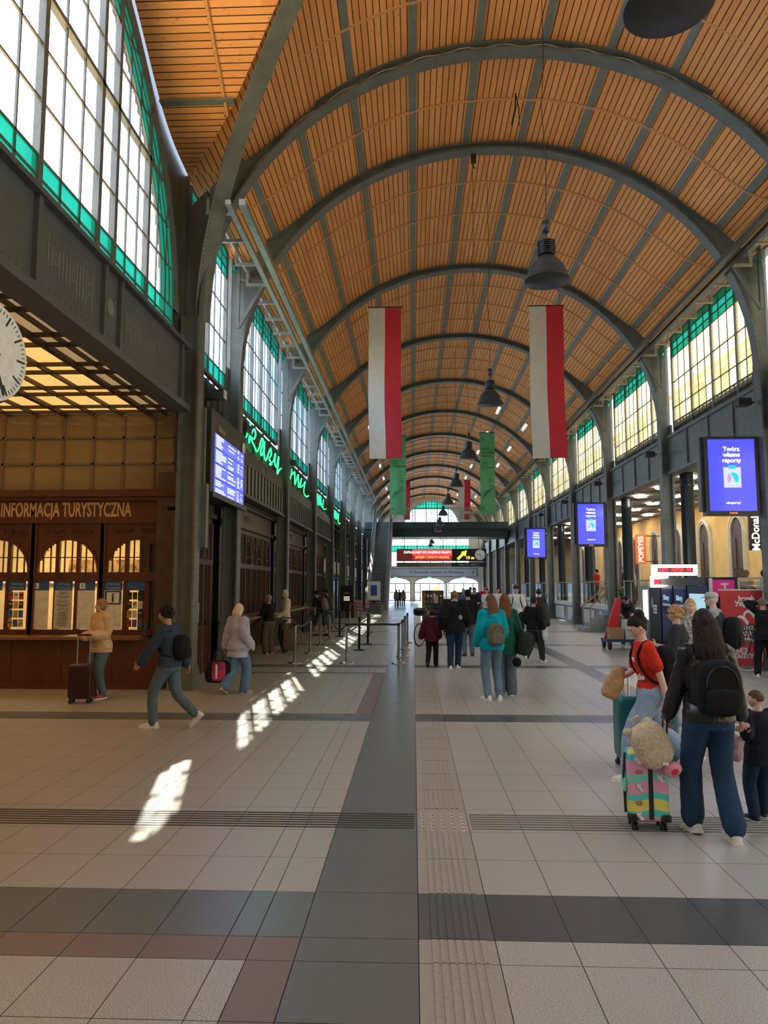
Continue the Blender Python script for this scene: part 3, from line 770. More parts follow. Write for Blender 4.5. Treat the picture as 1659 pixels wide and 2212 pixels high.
# window filling: posters
POS=MB(O); PB=MB(O)
def poster(x0,x1,z0,z1,mat,nm='poster',parent=bt,y=YB+.02):
    m=MB(O); m.box(x0,x1,y,y+.006,z0,z1); return m.build(nm,mat,parent)
TX={}
for c,kind in zip(bays,(('big','rack',''),('text','i',''),('i','text',''),('rack','rack',''),('',),('',))):
    pass
slots=[(-5.45,-5.12,'rackB'),(-5.83,-5.51,'big'),(-6.33,-5.98,'i'),(-6.78,-6.43,'text'),(-7.23,-6.88,'i'),(-7.68,-7.35,'rack'),(-8.15,-7.8,'rack')]
slots=[(-5.37,-5.03,'rackB'),(-5.80,-5.46,'big'),(-6.31,-5.98,'i'),(-6.75,-6.41,'text'),(-7.20,-6.86,'i'),(-7.64,-7.31,'rack'),(-8.10,-7.76,'rack')]
for x0,x1,k in slots:
    xc=(x0+x1)/2; y=YB-.028
    h=poster(x0,x1,1.76,1.93,blue_p,'poster_header',bt,y)
    if k=='i':
        poster(x0,x1,1.04,1.76,cream,'poster',bt,y); poster(x0+.04,x0+.14,1.79,1.9,white,'info_symbol',bt,y-.004); txt('i',.11,navy,bt,(x0+.09,y-.008,1.845),RX,'letter_i',.001,org=O,bold=.002)
    elif k=='big':
        poster(x0,x1,1.04,1.76,cream,'poster',bt,y); poster(x0+.02,x1-.02,1.5,1.75,navy,'info_symbol_border',bt,y-.004); poster(x0+.05,x1-.05,1.525,1.725,white,'info_symbol',bt,y-.008)
        txt('i',.24,navy,bt,(xc,y-.012,1.62),Matrix.Rotation(R(0),3,'Y')@RX,'letter_i',.001,org=O,bold=.006)
    elif k=='text':
        poster(x0,x1,1.04,1.76,M('paper',(.55,.52,.42),.6),'poster',bt,y)
        lm=MB(O); random.seed(4)
        zz=1.72
        while zz>1.08:
            w=random.uniform(.06,.14); 
            if random.random()<.8: lm.box(xc-w,xc+w,y-.003,y-.001,zz,zz+.008)
            zz-=.018
        lm.build('printed_lines',M('print',(.12,.11,.1),.7),bt)
    else:
        mm=MB(O); random.seed(int(-x0*10))
        mts=[M('leaflet_%s'%n_,c_,.5) for n_,c_ in (('white',(.6,.6,.58)),('black',(.03,.03,.03)),('gold',(.5,.3,.08)),('blue',(.06,.12,.3)),('red',(.4,.05,.04)))]
        for a in range(4):
            for b in range(3): 
                q=x0+.02+b*.1; z=1.08+a*.17; mm.box(q,q+.085,y-.004*a-.01,y-.004*a,z,z+.14,random.randrange(5)); mm.box(q+.01,q+.07,y-.02,y-.004*a-.01,z+.08,z+.1,random.randrange(5))
        mm.build('leaflet_rack',mts,bt)
    if k in('text','big','rack','rackB') and k!='rackB': txt('Informacja\nTurystyczna',.075,M('pale_blue_print',(.35,.45,.6),.5),bt,(xc,y-.008,1.845),RX,'header_text',.001,xs=.75,org=O)
# lit room behind
rm=MB((-8,15.2,0)); rm.box(-12,-4.7,16.2,16.3,0,3.4,0); rm.box(-12,-4.7,13.95,16.3,3.3,3.4,0); rm.box(-4.7,-4.6,14,16.3,0,3.4,0); rm.box(-12,-4.7,16.1,16.18,1.9,2.0,1)
rm.build('wall_booth',[warmroom,white],kind='structure')
pc=MB((-6.5,16.1,0)); pc.box(-7.6,-4.9,16.1,16.18,2.05,2.42,0)
tagk(pc.build('panorama_picture',M('city_panorama',(.32,.17,.06),.5,0,.95,6,ecol=(1,.5,.2)),),'long warm toned picture on the wall inside the information booth','picture')
area((-7,14.7,3.25),4,.4,(0,0,0),170,(1,.72,.35))
for x in (-5.6,-6.9,-8.2):
    q=thing('round_ceiling_light','small round lamp inside the information booth, %s'%{-5.6:'nearest its right corner',-6.9:'in the middle of its ceiling',-8.2:'far left on its ceiling'}[x],'light',(x,14.6,3.28),group='booth ceiling lamps'); m=MB((x,14.6,3.28)); m.lathe([(.12,0),(.12,-.03),(0.001,-.035)],(x,14.6,3.3),16); m.build('diffuser',M('lamp_glow',(1,.9,.7),.5,emis=6,ecol=(1,.88,.65)),q)
# small bottle-shaped statuette and papers on counter
st_=MB(); st_.lathe([(.05,0),(.05,.03),(.03,.05),(.045,.12),(.03,.2),(.02,.24),(.03,.28),(.001,.32)],(0,0,0),12)
o=st_.build('statuette',M('bronze_dark',(.06,.045,.035),.4,.5),None,True); o.location=(-4.92,13.55,.93); tagk(o,'small dark statuette at the right end of the booth counter','statuette')
pp=MB(); 
for k in range(4): pp.obox((.01*k,.01*k,.004+.006*k),(.3,.21,.005),Matrix.Rotation(.1*k,3,'Z'))
o=pp.build('paper_stack',white); o.location=(-6.2,13.4,.93); tagk(o,'white leaflets lying on the booth counter by the woman in yellow','papers')
# glazed upper wall of the booth
GW=MB(O);GP=MB(O)
xsg=[-4.62-.12]+[-4.95-.59*k for k in range(13)]
for z in (3.66,4.17,4.68,5.16): GW.box(-12,-4.55,YB,YB+.06,z-.022,z+.022)
for x in [-4.56]+xsg[1:]: GW.box(x-.022,x+.022,YB,YB+.06,3.64,5.2)
uw=thing('glazed_screen','amber textured glass screen gridded above the information booth','glass screen',O)
GW.build('frame',M('bronze_frame',(.17,.12,.075),.5),uw)
gm=bpy.data.materials.new('wavy_amber_glass'); gm.use_nodes=True; b_=gm.node_tree.nodes['Principled BSDF']; b_.inputs['Base Color'].default_value=(.26,.185,.095,1); b_.inputs['Roughness'].default_value=.12
nz=gm.node_tree.nodes.new('ShaderNodeTexNoise'); nz.inputs['Scale'].default_value=2.2; nz.inputs['Detail'].default_value=1; bp=gm.node_tree.nodes.new('ShaderNodeBump'); bp.inputs['Strength'].default_value=.6; bp.inputs['Distance'].default_value=.1
gm.node_tree.links.new(nz.outputs['Fac'],bp.inputs['Height']); gm.node_tree.links.new(bp.outputs[0],b_.inputs['Normal'])
GP.box(-12,-4.55,YB+.03,YB+.05,3.64,5.2); GP.build('pane',gm,uw)
# luminous canopy ceiling
cn=thing('luminous_ceiling','glowing amber glass ceiling with dark bars beneath the fascia at left','glass ceiling',(-8,8,5.15))
O2=(-8,8,5.15); cf=MB(O2); cp1=MB(O2); cp2=MB(O2)
for x,w in ((-4.42,.04),(-4.73,.014),(-5.05,.045),(-5.6,.016),(-6.15,.016),(-6.7,.045),(-7.25,.016),(-7.8,.016),(-8.4,.05),(-9.2,.018),(-10.2,.05),(-11.2,.02)): cf.box(x-w,x+w,-3.8,13.8,5.1,5.17)
y=13.6
while y>-3.8:
    cf.box(-12,-4.4,y-.02,y+.02,5.11,5.17); cf.box(-12,-4.4,y-.42,y-.39,5.11,5.17); y-=1.3
cp1.box(-5.05,-4.42,-3.8,13.78,5.17,5.19); cp2.box(-12,-5.05,-3.8,13.78,5.17,5.19)
cf.build('frame',M('brown_steel_bar',(.05,.035,.02),.5),cn)
def lum(name,c,e):
    m=M(name,c,.35,0,.25,.9,emis=e,ecol=c); return m
cp1.build('outer_pane',lum('pale_amber_glow',(.58,.38,.18),.4),cn); cp2.build('inner_pane',lum('amber_glow',(.95,.52,.16),.8),cn)
# ---------------- ticket fronts along the left wall
def ticket_front(y0,y1,label,sign,door=False):
    w=y1-y0; t=thing('ticket_counter',label,'ticket counter',(-4.5,y0,0),R(90),'carved wooden ticket fronts')
    A=MB();B=MB();G=MB();K=MB();c=MB();S_=MB()
    # local x 0..w, facing -y
    c.box(0,w,-.12,.3,3.32,3.42); c.box(0,w,-.05,.3,3.42,3.85); c.box(0,w,-.16,.3,3.85,3.93); c.box(0,w,-.22,.3,3.93,3.98)
    A.box(0,.1,-.04,.3,0,3.32); A.box(w-.1,w,-.04,.3,0,3.32); A.box(0,w,-.04,.1,3.2,3.32); A.box(0,w,-.05,.1,2.3,2.42)
    if not door:
        B.box(0,w,0,.3,0,.98)
        n=int(w/.2)
        for i in range(n+1): x=w*i/n; B.box(x-.02,x+.02,-.025,.0,.1,.95)
        B.box(0,w,-.03,0,0,.12)
        K.box(0,w,-.36,.05,.98,1.03)
        for i in range(5): x=w*(i+.5)/5; K.prism([(-.3,.98),(0,.98),(0,.72)],x-.03,x+.03,'yz')
        A.box(0,w,-.03,.1,1.03,1.1)
    else:
        for s in (0.1,w/2): 
            B.box(s,s+w/2-.12,-.02,.06,.05,1.0)
            for q in range(6): x=s+.06+(w/2-.24)*q/5; B.box(x-.02,x+.02,-.04,-.02,.12,.95)
        for s in (.1,w/4,w/2-.05,w/2+.05,w*3/4,w-.12): A.box(s-.05,s+.05,-.04,.08,0,2.3)
        for s in (-.12,.12): S_.tube([(w/2+s,-.1,1.1),(w/2+s,-.1,1.5)],.018,8)
    nn=max(3,int(round(w/.66))); 
    for i in range(nn+1):
        x=w*i/nn; A.box(x-.035,x+.035,-.035,.08,1.0,3.25)
        if i<nn:
            xc=x+w/nn/2; 
            if i%2==0:
                # little arched light with tracery
                hw=w/nn/2-.05; pts=[(xc-hw*math.cos(PI*k/10),-.02,2.75+.28*math.sin(PI*k/10)) for k in range(11)]
                A.tube(pts,.02,5); A.tube([(p[0]*.0+xc+(p[0]-xc)*.72,-.02,2.75+(p[2]-2.75)*.72) for p in pts],.014,5)
                A.box(xc-.01,xc+.01,-.02,.03,2.42,2.95); A.box(xc-hw,xc+hw,-.02,.03,2.6,2.62)
                A.box(xc-hw,xc+hw,0,.06,3.02,3.2)
                for s in (-1,0,1): A.tube([(xc+s*.1+.035*math.cos(a),-.012,3.11+.05*math.sin(a)) for a in [k*.8 for k in range(9)]],.012,4)
            else:
                A.box(xc-w/nn/2,xc+w/nn/2,.02,.05,2.42,3.2)
                A.tube([(xc-.12+.12*(k/8)**2,-.0,2.45+.7*k/8) for k in range(9)],.018,5); A.tube([(xc+.12-.12*(k/8)**2,-.0,2.45+.7*k/8) for k in range(9)],.018,5)
            A.box(xc-.012,xc+.012,-.02,.04,1.1,2.3); 
    G.box(.05,w-.05,.04,.05,1.03 if not door else 1.0,3.2)
    c.build('cornice',ladyd,t); A.build('window_frame',ladyd,t); B.build('door_leaf' if door else 'base_panel',ladyw if door else ladyd,t); G.build('pane',glass_in,t)
    if K.f: K.build('countertop',M('pale_counter_edge',(.25,.17,.1),.35),t)
    if S_.f: S_.build('pull_handle',chrome,t)
    if sign: txt(sign,.22,M('carved_letters',(.14,.115,.085),.5),t,(w*.45,-.056,3.63),RX,'lettering',.005)
    r=MB(); return t
ticket_front(13.65,16.35,'carved wooden double door front beside the lattice column','',True)
lbls=['carved wooden ticket counter front directly after the double door','carved ticket counter front beneath the second slatted board','carved ticket counter front, furthest of the row, beneath the third slatted board']
for k in range(3): ticket_front(arches[k]+.28,arches[k+1]-.28,lbls[k],'INFORMACJA' if k==1 else 'BILETY')
# dim lit interior behind ticket fronts
tw=MB(); tw.box(-7.2,-7.1,16.4,88,0,5); tw.box(-7.2,-4.7,16.4,16.45,0,5); tw.box(-7.2,-4.7,16.4,88,3.98,4.05); tw.build('wall_ticket_hall',M('dim_interior',(.22,.15,.09),.8),kind='structure')
for y in (21,27,33.5): area((-5.8,y,3.9),1,.4,(0,0,0),14,(1,.75,.5))
# far left bays: shop glazing
for k in range(3,8):
    y0=arches[k]+.28; y1=arches[k+1]-.28; w=y1-y0
    t=thing('shop_front','glazed shop front in the left wall, %s'%['beside the black vending machine','left of the foot of the escalator','alongside the middle of the escalator','beneath the footbridge landing','beyond the footbridge'][k-3],'shop front',(-4.5,y0,0),R(90),'glazed fronts far left')
    a=MB();g_=MB();c=MB()
    for i in range(5): x=w*i/4; a.box(x-.04,x+.04,-.03,.06,0,5.1)
    for z in (.1,2.3,2.5,3.9,5.1): a.box(0,w,-.03,.06,z-.05,z+.05)
    g_.box(0,w,.01,.02,0,5.1); c.box(0,w,-.01,.03,2.5,3.2); a.build('frame',steel_d,t); g_.build('pane',glass_in,t); c.build('sign_band',M('pale_sign_band',(.42,.50,.46),.5),t)
# slatted fascia panels between ticket fronts and windows
def tboard(y0,y1,lab,first=False):
    t=thing('slatted_board',lab,'display board',(-4.3,(y0+y1)/2,3.95),0,'dark slatted boards over the ticket counters'); O_=(-4.3,(y0+y1)/2,3.95)
    a=MB(O_);s=MB(O_);l_=MB(O_)
    a.box(-4.39,-4.08,y0,y1,4.0,5.19); 
    l_.box(-4.082,-4.04,y0+.06,y1-.06,4.02,4.08); l_.box(-4.082,-4.0,y0,y1,3.98,4.02)
    n=int((y1-y0)/.42)
    for i in range(n+1):
        y=y0+.1+(y1-y0-.2)*i/n; l_.box(-4.08,-4.04,y-.03,y+.03,4.05,4.8)
    s.box(-4.079,-4.07,y0+.1,y1-.1,4.08,4.78)
    a.build('casing',dark,t); l_.build('slats',dark,t); s.build('backing',M('faint_green_panel',(.16,.21,.19),.35),t)
    txt('Odjazdy',.16,M('faded_white',(.3,.3,.3),.5),t,(-4.07,y0+(y1-y0)*.45,4.98),RZ90,'lettering',.003,org=O_)
tboard(16.95,23.0,'dark slatted board hung after the blue departure screen')
tboard(23.65,29.65,'second dark slatted board over the ticket counters')
tboard(30.3,36.3,'third dark slatted board, nearest the escalator')
# departure screen
O3=(-4.2,15.3,3.6); dp=thing('departure_board','dark cased departure board with four blue rows of train times','display board',O3)
a=MB(O3); a.box(-4.45,-3.9,13.98,16.85,3.62,5.3); a.box(-3.92,-3.84,13.98,16.85,3.56,3.66); a.build('casing',dark,dp)
scr=M('blue_screen',(.05,.07,.75),.3,0,.1,2,emis=1.0,ecol=(.10,.13,.95)); tl=M('screen_text',(.55,.6,1),.4,emis=1.1,ecol=(.6,.65,1))
a=MB(O3);b=MB(O3);random.seed(11)
for k in range(4):
    z=4.85-.3*k; a.box(-3.9,-3.885,14.25,16.7,z-.275,z)
    for r_ in range(6):
        zz=z-.03-r_*.042; y=14.3
        for c0,c1,p in ((14.3,15.1,.95),(15.25,16.0,.7),(16.1,16.3,.9),(16.42,16.62,.5)):
            if random.random()<p: b.box(-3.884,-3.88,c0,c0+(c1-c0)*random.uniform(.4,1),zz-.012,zz+.012)
a.build('screen',scr,dp); b.build('screen_text',tl,dp)
txt('Odjazdy',.17,M('amber_print',(.5,.42,.15),.5),dp,(-3.88,14.7,4.98),RZ90,'lettering',.003,org=O3)
a=MB(O3); a.lathe([(0.001,.01),(.12,.01),(.13,-.01),(.0011,-.012)],(-3.87,16.6,4.98),20,ax=Matrix(((0,0,1),(0,1,0),(-1,0,0)))); ck=a.build('small_clock',white,dp)
# upper dark wall behind boards + neon writing
def neon(pts,lab,Y=None):
    O_=(-4.15,pts[0][0][0],5.3); t=thing('neon_writing',lab,'neon sign',O_,0,'green neon handwriting')
    g=M('green_neon',(.02,.9,.25),.4,emis=2.2,ecol=(.02,1,.22)); 
    for st in pts:
        m=MB(O_); P=[V((-4.12,a,b)) for a,b in st]; Q=[]
        for i in range(len(P)-1):
            p0=P[max(i-1,0)];p1=P[i];p2=P[i+1];p3=P[min(i+2,len(P)-1)]
            for k in range(4):
                u=k/4; Q.append(.5*((2*p1)+(-p0+p2)*u+(2*p0-5*p1+4*p2-p3)*u*u+(-p0+3*p1-3*p2+p3)*u**3))
        Q.append(P[-1]); m.tube(Q,.022,6); m.build('neon_tube',g,t)
    h=MB(O_)
    for k in range(3): y=pts[0][0][0]+k*1.2; h.tube([(-4.4,y,5.75),(-4.12,y,5.75)],.01,4)
    h.box(-4.4,-4.08,pts[0][0][0]-.1,pts[0][0][0]+.45,5.62,5.85); h.build('transformer_box',black,t)
def nw(y0,sc,S_): return [[(y0+a*sc,5.32+b*.52) for a,b in s] for s in S_]
s1=[[(0,.35),(.35,.95),(.45,1.2),(.4,.7),(.35,.2),(.5,.6),(.9,1.1),(1.1,.9),(.9,.6),(.5,.55),(1.0,.25),(1.3,.1),(1.6,.4)],[(1.6,.4),(1.9,1.0),(2.1,.9),(1.8,.3),(1.9,.1),(2.2,.5),(2.3,1.0),(2.25,.3),(2.5,.05),(2.8,.4)],[(2.8,.4),(3.2,.95),(3.3,.6),(3.0,.3),(3.4,.1),(3.1,0),(3.7,.4)],[(3.7,.4),(3.95,.9),(3.9,.3),(4.2,.2),(4.5,.9),(4.4,.2),(4.2,-.35),(4.6,.1),(5.0,.35)]]
s2=[[(0,.9),(.1,.3),(.4,.1),(.8,.8),(.3,.9),(.9,.6),(1.4,.9),(1.5,.1),(2.2,.95),(2.3,.1),(3.0,.9),(2.7,.2),(3.5,.6),(3.9,.9),(3.6,.1),(4.2,-.1),(4.9,.1)]]
s3=[[(0,.2),(.4,.9),(.5,.1),(1.1,.9),(1.2,0),(1.8,.95),(1.9,.1),(2.4,.8),(2.0,.9),(2.8,.1),(3.3,.9),(3.0,.2),(3.7,.1),(4.4,.3)]]
neon(nw(17.9,.98,s1),'bright green neon handwriting, the nearest word above the slatted boards')
neon(nw(24.0,1.0,s2),'green neon handwriting, the second word from the departure board')
neon(nw(30.6,.95,s3),'green neon handwriting, the third word from the departure board')
neon(nw(37.2,.9,s2[:1]),'green neon handwriting, the furthest word towards the escalator')
# wall panel ribs in dark fascia
w_=MB()
for k in range(-1,10):
    y0=arches[k] if k>=0 else 13.9; y1=arches[k+1]
    for j in range(1,6): y=y0+(y1-y0)*j/6; w_.box(-4.42,-4.34,y-.04,y+.04,5.25,6.25)
w_.box(-4.42,-4.25,13.9,88,5.22,5.3); w_.build('trim_7',steel_d,kind='structure')
# wall speakers
for i,(y,x) in enumerate(((15.0,-4.2),(23.7,-4.1),)):
    t=thing('wall_speaker',['small box loudspeaker with white end above the departure board','small black speaker box at left wall above the second board'][i],'loudspeaker',(x,y,5.8)); m=MB((x,y,5.8)); m.box(x-.1,x+.28,y-.12,y+.12,5.72,5.9); m.build('casing',dark,t); m=MB((x,y,5.8)); m.box(x+.281,x+.3,y-.1,y+.1,5.6+.12,5.9); m.build('grille',white if i==0 else black,t); m=MB((x,y,5.8)); m.bar((x-.1,y,5.7),(x-.1,y,5.3),.04,.04); m.build('bracket',dark,t)
# cable trunk boxes on the near column
t=thing('cable_duct','grey cable duct box fixed to the near left column','cable duct',(-3.98,14.0,2.6)); m=MB((-3.98,14.0,2.6)); m.box(-3.97,-3.85,13.57,13.74,2.55,3.75); m.box(-3.98,-3.9,13.57,13.65,3.75,5.2); m.build('cover',steel,t)
# big clock
cl=thing('station_clock','large round station clock with black hands hanging at left edge','clock',(-4.02,6.55,4.02),R(80))
ax=Matrix(((1,0,0),(0,0,1),(0,-1,0))) # lathe z -> local -y
ax=Matrix(((1,0,0),(0,0,-1),(0,1,0))); ax=Matrix(((1,0,0),(0,0,-1),(0,1,0)))
def disc(mb,r0,r1,y,n=48,th=.01):
    mb.lathe([(max(r0,.0011),0),(r1,0),(r1,th),(max(r0,.0011),th)],(0,y,0),n,ax=ax)
m=MB(); m.lathe([(.001,-.12),(.46,-.12),(.5,-.06),(.5,.06),(.46,.12),(.001,.12)],(0,0,0),48,ax=ax); m.build('case',dark,cl,True)
m=MB(); disc(m,0,.47,-.121); disc(m,0,.47,.111); m.build('dial',M('clock_dial',(.62,.63,.60),.5,emis=.12),cl)
m=MB()
for s in (-1,1):
    for k in range(60):
        a=k*PI/30; big=k%5==0; r0=.33 if big else .40; w=.02 if big else .008
        m.bar((r0*math.sin(a),s*.132,r0*math.cos(a)),(.44*math.sin(a),s*.132,.44*math.cos(a)),w,.004,up=(0,1,0))
m.build('minute_marks',black,cl)
def hand(a,L_,w,nm):
    m=MB()
    for s in (-1,1):
        b=a*(-s) 
        m.bar((-.1*math.sin(b)*1,s*.14,-.1*math.cos(b)),(L_*math.sin(b),s*.14,L_*math.cos(b)),w,.006,up=(0,1,0))
    m.build(nm,black,cl)
hand(R(156),.42,.028,'minute_hand'); hand(R(283),.27,.035,'hour_hand')
m=MB(); m.tube([(0,0,.5),(0,0,.85)],.025,8); m.build('hanger',dark,cl)
# ------------------------------------------------------------ lamps, flags, banners
def child(o,parent,loc=(0,0,0),rot=None):
    c=o.copy(); C.objects.link(c); c.parent=parent; c.location=loc
    if rot: c.rotation_euler=rot
    return c
lampm=M('lamp_grey_enamel',(.045,.055,.062),.38,.2,.1,8); lampi=M('lamp_reflector',(.45,.45,.45),.3,.3,.1,8); lens=M('lamp_lens',(.10,.105,.11),.25,0,.1,10)
lb=['nearest bell lamp, cut off by the top edge','bell lamp with ribbed neck hanging just right of the flag pair, second nearest','third bell lamp from the foreground','fourth bell lamp from the foreground','fifth bell lamp from the foreground','sixth bell lamp from the foreground','seventh bell lamp from the foreground','eighth bell lamp, seen against the footbridge beam','ninth bell lamp, lowest one against the footbridge','tenth bell lamp, seen beneath the footbridge','furthest bell lamp, beneath the footbridge just above the red sign']
for i,(y,z,x) in enumerate(((5.15,6.1,1.9),(10.15,6.12,1.9),(17.9,6.28,1.9),(25,6.15,1.9),(32.2,6.15,1.9),(40,6.23,1.9),(47,6.3,1.9),(52.9,6.13,1.9),(57,6.0,1.9),(75.5,6.1,1.9),(81.6,6.1,1.9))):
    t=thing('pendant_lamp','dark grey '+lb[i],'lamp',(x,y,z),group=None)
    m=MB(); m.lathe([(.315,.0),(.318,.02),(.30,.03),(.285,.09),(.25,.18),(.19,.27),(.12,.335),(.09,.36),(.09,.375)],(0,0,0),40); m.lathe([(.305,.005),(.28,.1),(.2,.24),(.1,.33),(.001,.34)],(0,0,0),32); m.build('shade',lampm,t,True)
    m=MB(); m.lathe([(.001,.012),(.29,.012),(.305,.006),(.305,.003),(.001,.003)],(0,0,0),32); m.build('lens',lens,t)
    m=MB(); m.lathe([(.318,-.004),(.33,.005),(.318,.02)],(0,0,0),40); m.build('rim_ring',M('dark_rim',(.03,.034,.036),.4),t,True)
    m=MB(); pr=[(.10,.37)]
    for k in range(7): pr+=[(.125,.38+.03*k),(.125,.395+.03*k),(.095,.398+.03*k),(.095,.408+.03*k)]
    m.lathe(pr+[(.001,.6)],(0,0,0),28); m.build('ribbed_neck',black,t)
    m=MB(); m.lathe([(.05,.72),(.05,.88),(.001,.89)],(0,0,0),16); m.tube([(0,0,.58),(0,0,.72)],.012,6); m.build('ballast_can',lampm,t,True)
    m=MB(); top=12.0-z
    m.tube([(0,0,.88),(.02,0,1.8),(-.03,0,2.6),(.02,0,3.3),(0,0,12.45-z)],.006,5); m.build('cable',black,t)
    m=MB(); m.box(.2,.23,-.315,-.30,.04,.07); m.build('latch',galv,t)
red=M('flag_red_cloth',(.62,.03,.05),.75,0,.06,5,.1,60); fwh=M('flag_white_cloth',(.72,.69,.60),.75,0,.05,5,.1,60)
def flag(x0,x1,y,z0,z1,lab,nm='flag'):
    t=thing(nm,lab,'flag',((x0+x1)/2,y,z0),group='long white and red flags'); O_=((x0+x1)/2,y,z0)
    def sheet(a,b,mat,nme):
        m=MB(O_); nx,nz=6,26
        def P(i,k,s):
            x=a+(b-a)*i/nx; z=z0+(z1-z0)*k/nz; f=(1-k/nz); yy=y+.035*math.sin(x*5+z*1.1)*f+.012*math.sin(z*7)*f
            return (x+.03*f*math.sin(z*1.3),yy+s*.004,z)
        vs=[P(i,k,s) for s in (-1,1) for k in range(nz+1) for i in range(nx+1)]; n1=(nx+1)*(nz+1); fs=[]
        for k in range(nz):
            for i in range(nx):
                q=k*(nx+1)+i; fs.append((q,q+1,q+nx+2,q+nx+1)); fs.append((n1+q,n1+q+nx+1,n1+q+nx+2,n1+q+1))
        m.add(vs,fs); m.build(nme,mat,t,True,fix=False)
    xm=(x0+x1)/2; sheet(x0,xm,fwh,'white_stripe'); sheet(xm,x1,red,'red_stripe')
    m=MB(O_); m.tube([(x0-.02,y,z1+.02),(x1+.04,y,z1+.02)],.022,8); m.build('top_bar',dark,t)
    m=MB(O_); o=x0+.1-CX0; ztop=SPR+BB*math.sqrt(max(0,1-(o/AA)**2)); m.tube([(x0+.1,y,z1+.02),(x0+.1,y,vz(x0+.1-CX0)+.02)],.005,4); o=x1-.1-CX0; ztop=SPR+BB*math.sqrt(max(0,1-(o/AA)**2)); m.tube([(x1-.1,y,z1+.02),(x1-.1,y,vz(x1-.1-CX0)+.02)],.005,4); m.build('hanging_wire',dark,t)
flag(-1.43,-.37,23.55,5.92,10.94,'long white and red flag hanging left of the lamp row')
flag(3.80,4.90,23.55,5.90,10.91,'long white and red flag hanging right of the lamp row')
flag(-1.35,-.25,66,7.72,11.2,'far white and red flag half hidden behind the left green banner')
flag(4.06,5.13,66,7.72,11.25,'far white and red flag hanging behind the footbridge railing at right')
grn=M('banner_green_cloth',(.12,.42,.17),.7,0,.05,3); ink=M('banner_ink',(.02,.06,.04),.7)
def banner(x0,x1,y,z0,z1,lab,top):
    O_=((x0+x1)/2,y,z0); t=thing('hanging_banner',lab,'banner',O_,group='green banners')
    m=MB(O_); nx=8; vs=[];fs=[]
    for s in (-1,1):
        for k in range(21):
            for i in range(nx+1): x=x0+(x1-x0)*i/nx; vs.append((x,y+.03*math.sin(x*8)*(1-k/25)+s*.004,z0+(z1-z0)*k/20))
    for k in range(20):
        for i in range(nx): q=k*(nx+1)+i; fs.append((q,q+1,q+nx+2,q+nx+1)); b=21*(nx+1); fs.append((b+q,b+q+nx+1,b+q+nx+2,b+q+1))
    m.add(vs,fs); m.build('cloth',grn,t,True,fix=False)
    m=MB(O_); m.tube([(x0-.02,y,z1),(x1+.02,y,z1)],.025,8); m.build('top_bar',dark,t)
    m=MB(O_)
    for xx in (x0+.05,x1-.05): m.tube([(xx,y,z1),(xx,y,vz(xx-CX0)+.02)],.006,4)
    m.build('hanging_wire',dark,t)
    yy=y-.045
    m=MB(O_); px,pz=x0+.15,z0+1.0; pts=[(px,yy,pz)]
    for k in range(4): pts+=[(px+.12*(k+.6),yy,pz+.13*k),(px+.12*(k+.6),yy,pz+.13*(k+1))]
    pts.append((x1-.15,yy,pts[-1][2]))
    for a,b in zip(pts,pts[1:]): m.bar(a,b,.03,.01,up=(0,1,0))
    for (a,b) in (((px+.05,yy,pz+.2),(px+.25,yy,pz+.4)),((px+.45,yy,pz+.68),(px+.68,yy,pz+.68))):
        m.bar(a,b,.025,.01,up=(0,1,0)); b=V(b); m.bar(b,b+V((-.08,0,.03 if a[2]==b.z else .0)),.025,.01,up=(0,1,0)); m.bar(b,b+V((-.08 if a[2]==b.z else 0,0,-.04 if a[2]==b.z else -.09)),.025,.01,up=(0,1,0))
    m.build('stairs_pictogram',ink,t)
    txt('A',.28,ink,t,(x0+.16,yy,z0+.35),RX,'letter',.003,org=O_)
    for s,sz,z in top: txt(s,sz,ink,t,(x0+.08,yy,z),RX,'lettering',.003,'LEFT',org=O_)
    txt('W',.2,ink,t,(x1-.25,yy,z0+2.05),RX,'letter',.003,org=O_)
banner(-1.42,-.43,45,6.15,11.05,'green banner with stair pictogram hanging left, behind the first flag',[('Galeria\nSztuki\nWspółczesnej',.17,9.3)])
banner(4.1,5.0,45,6.19,11.2,'green banner lettered with the gallery name hanging right, near the far flag',[('B',.24,10.8),('BWA\nWrocław\nGłówny',.21,9.95),('Gallery\nof\nContemporary\nArt',.14,9.1)])
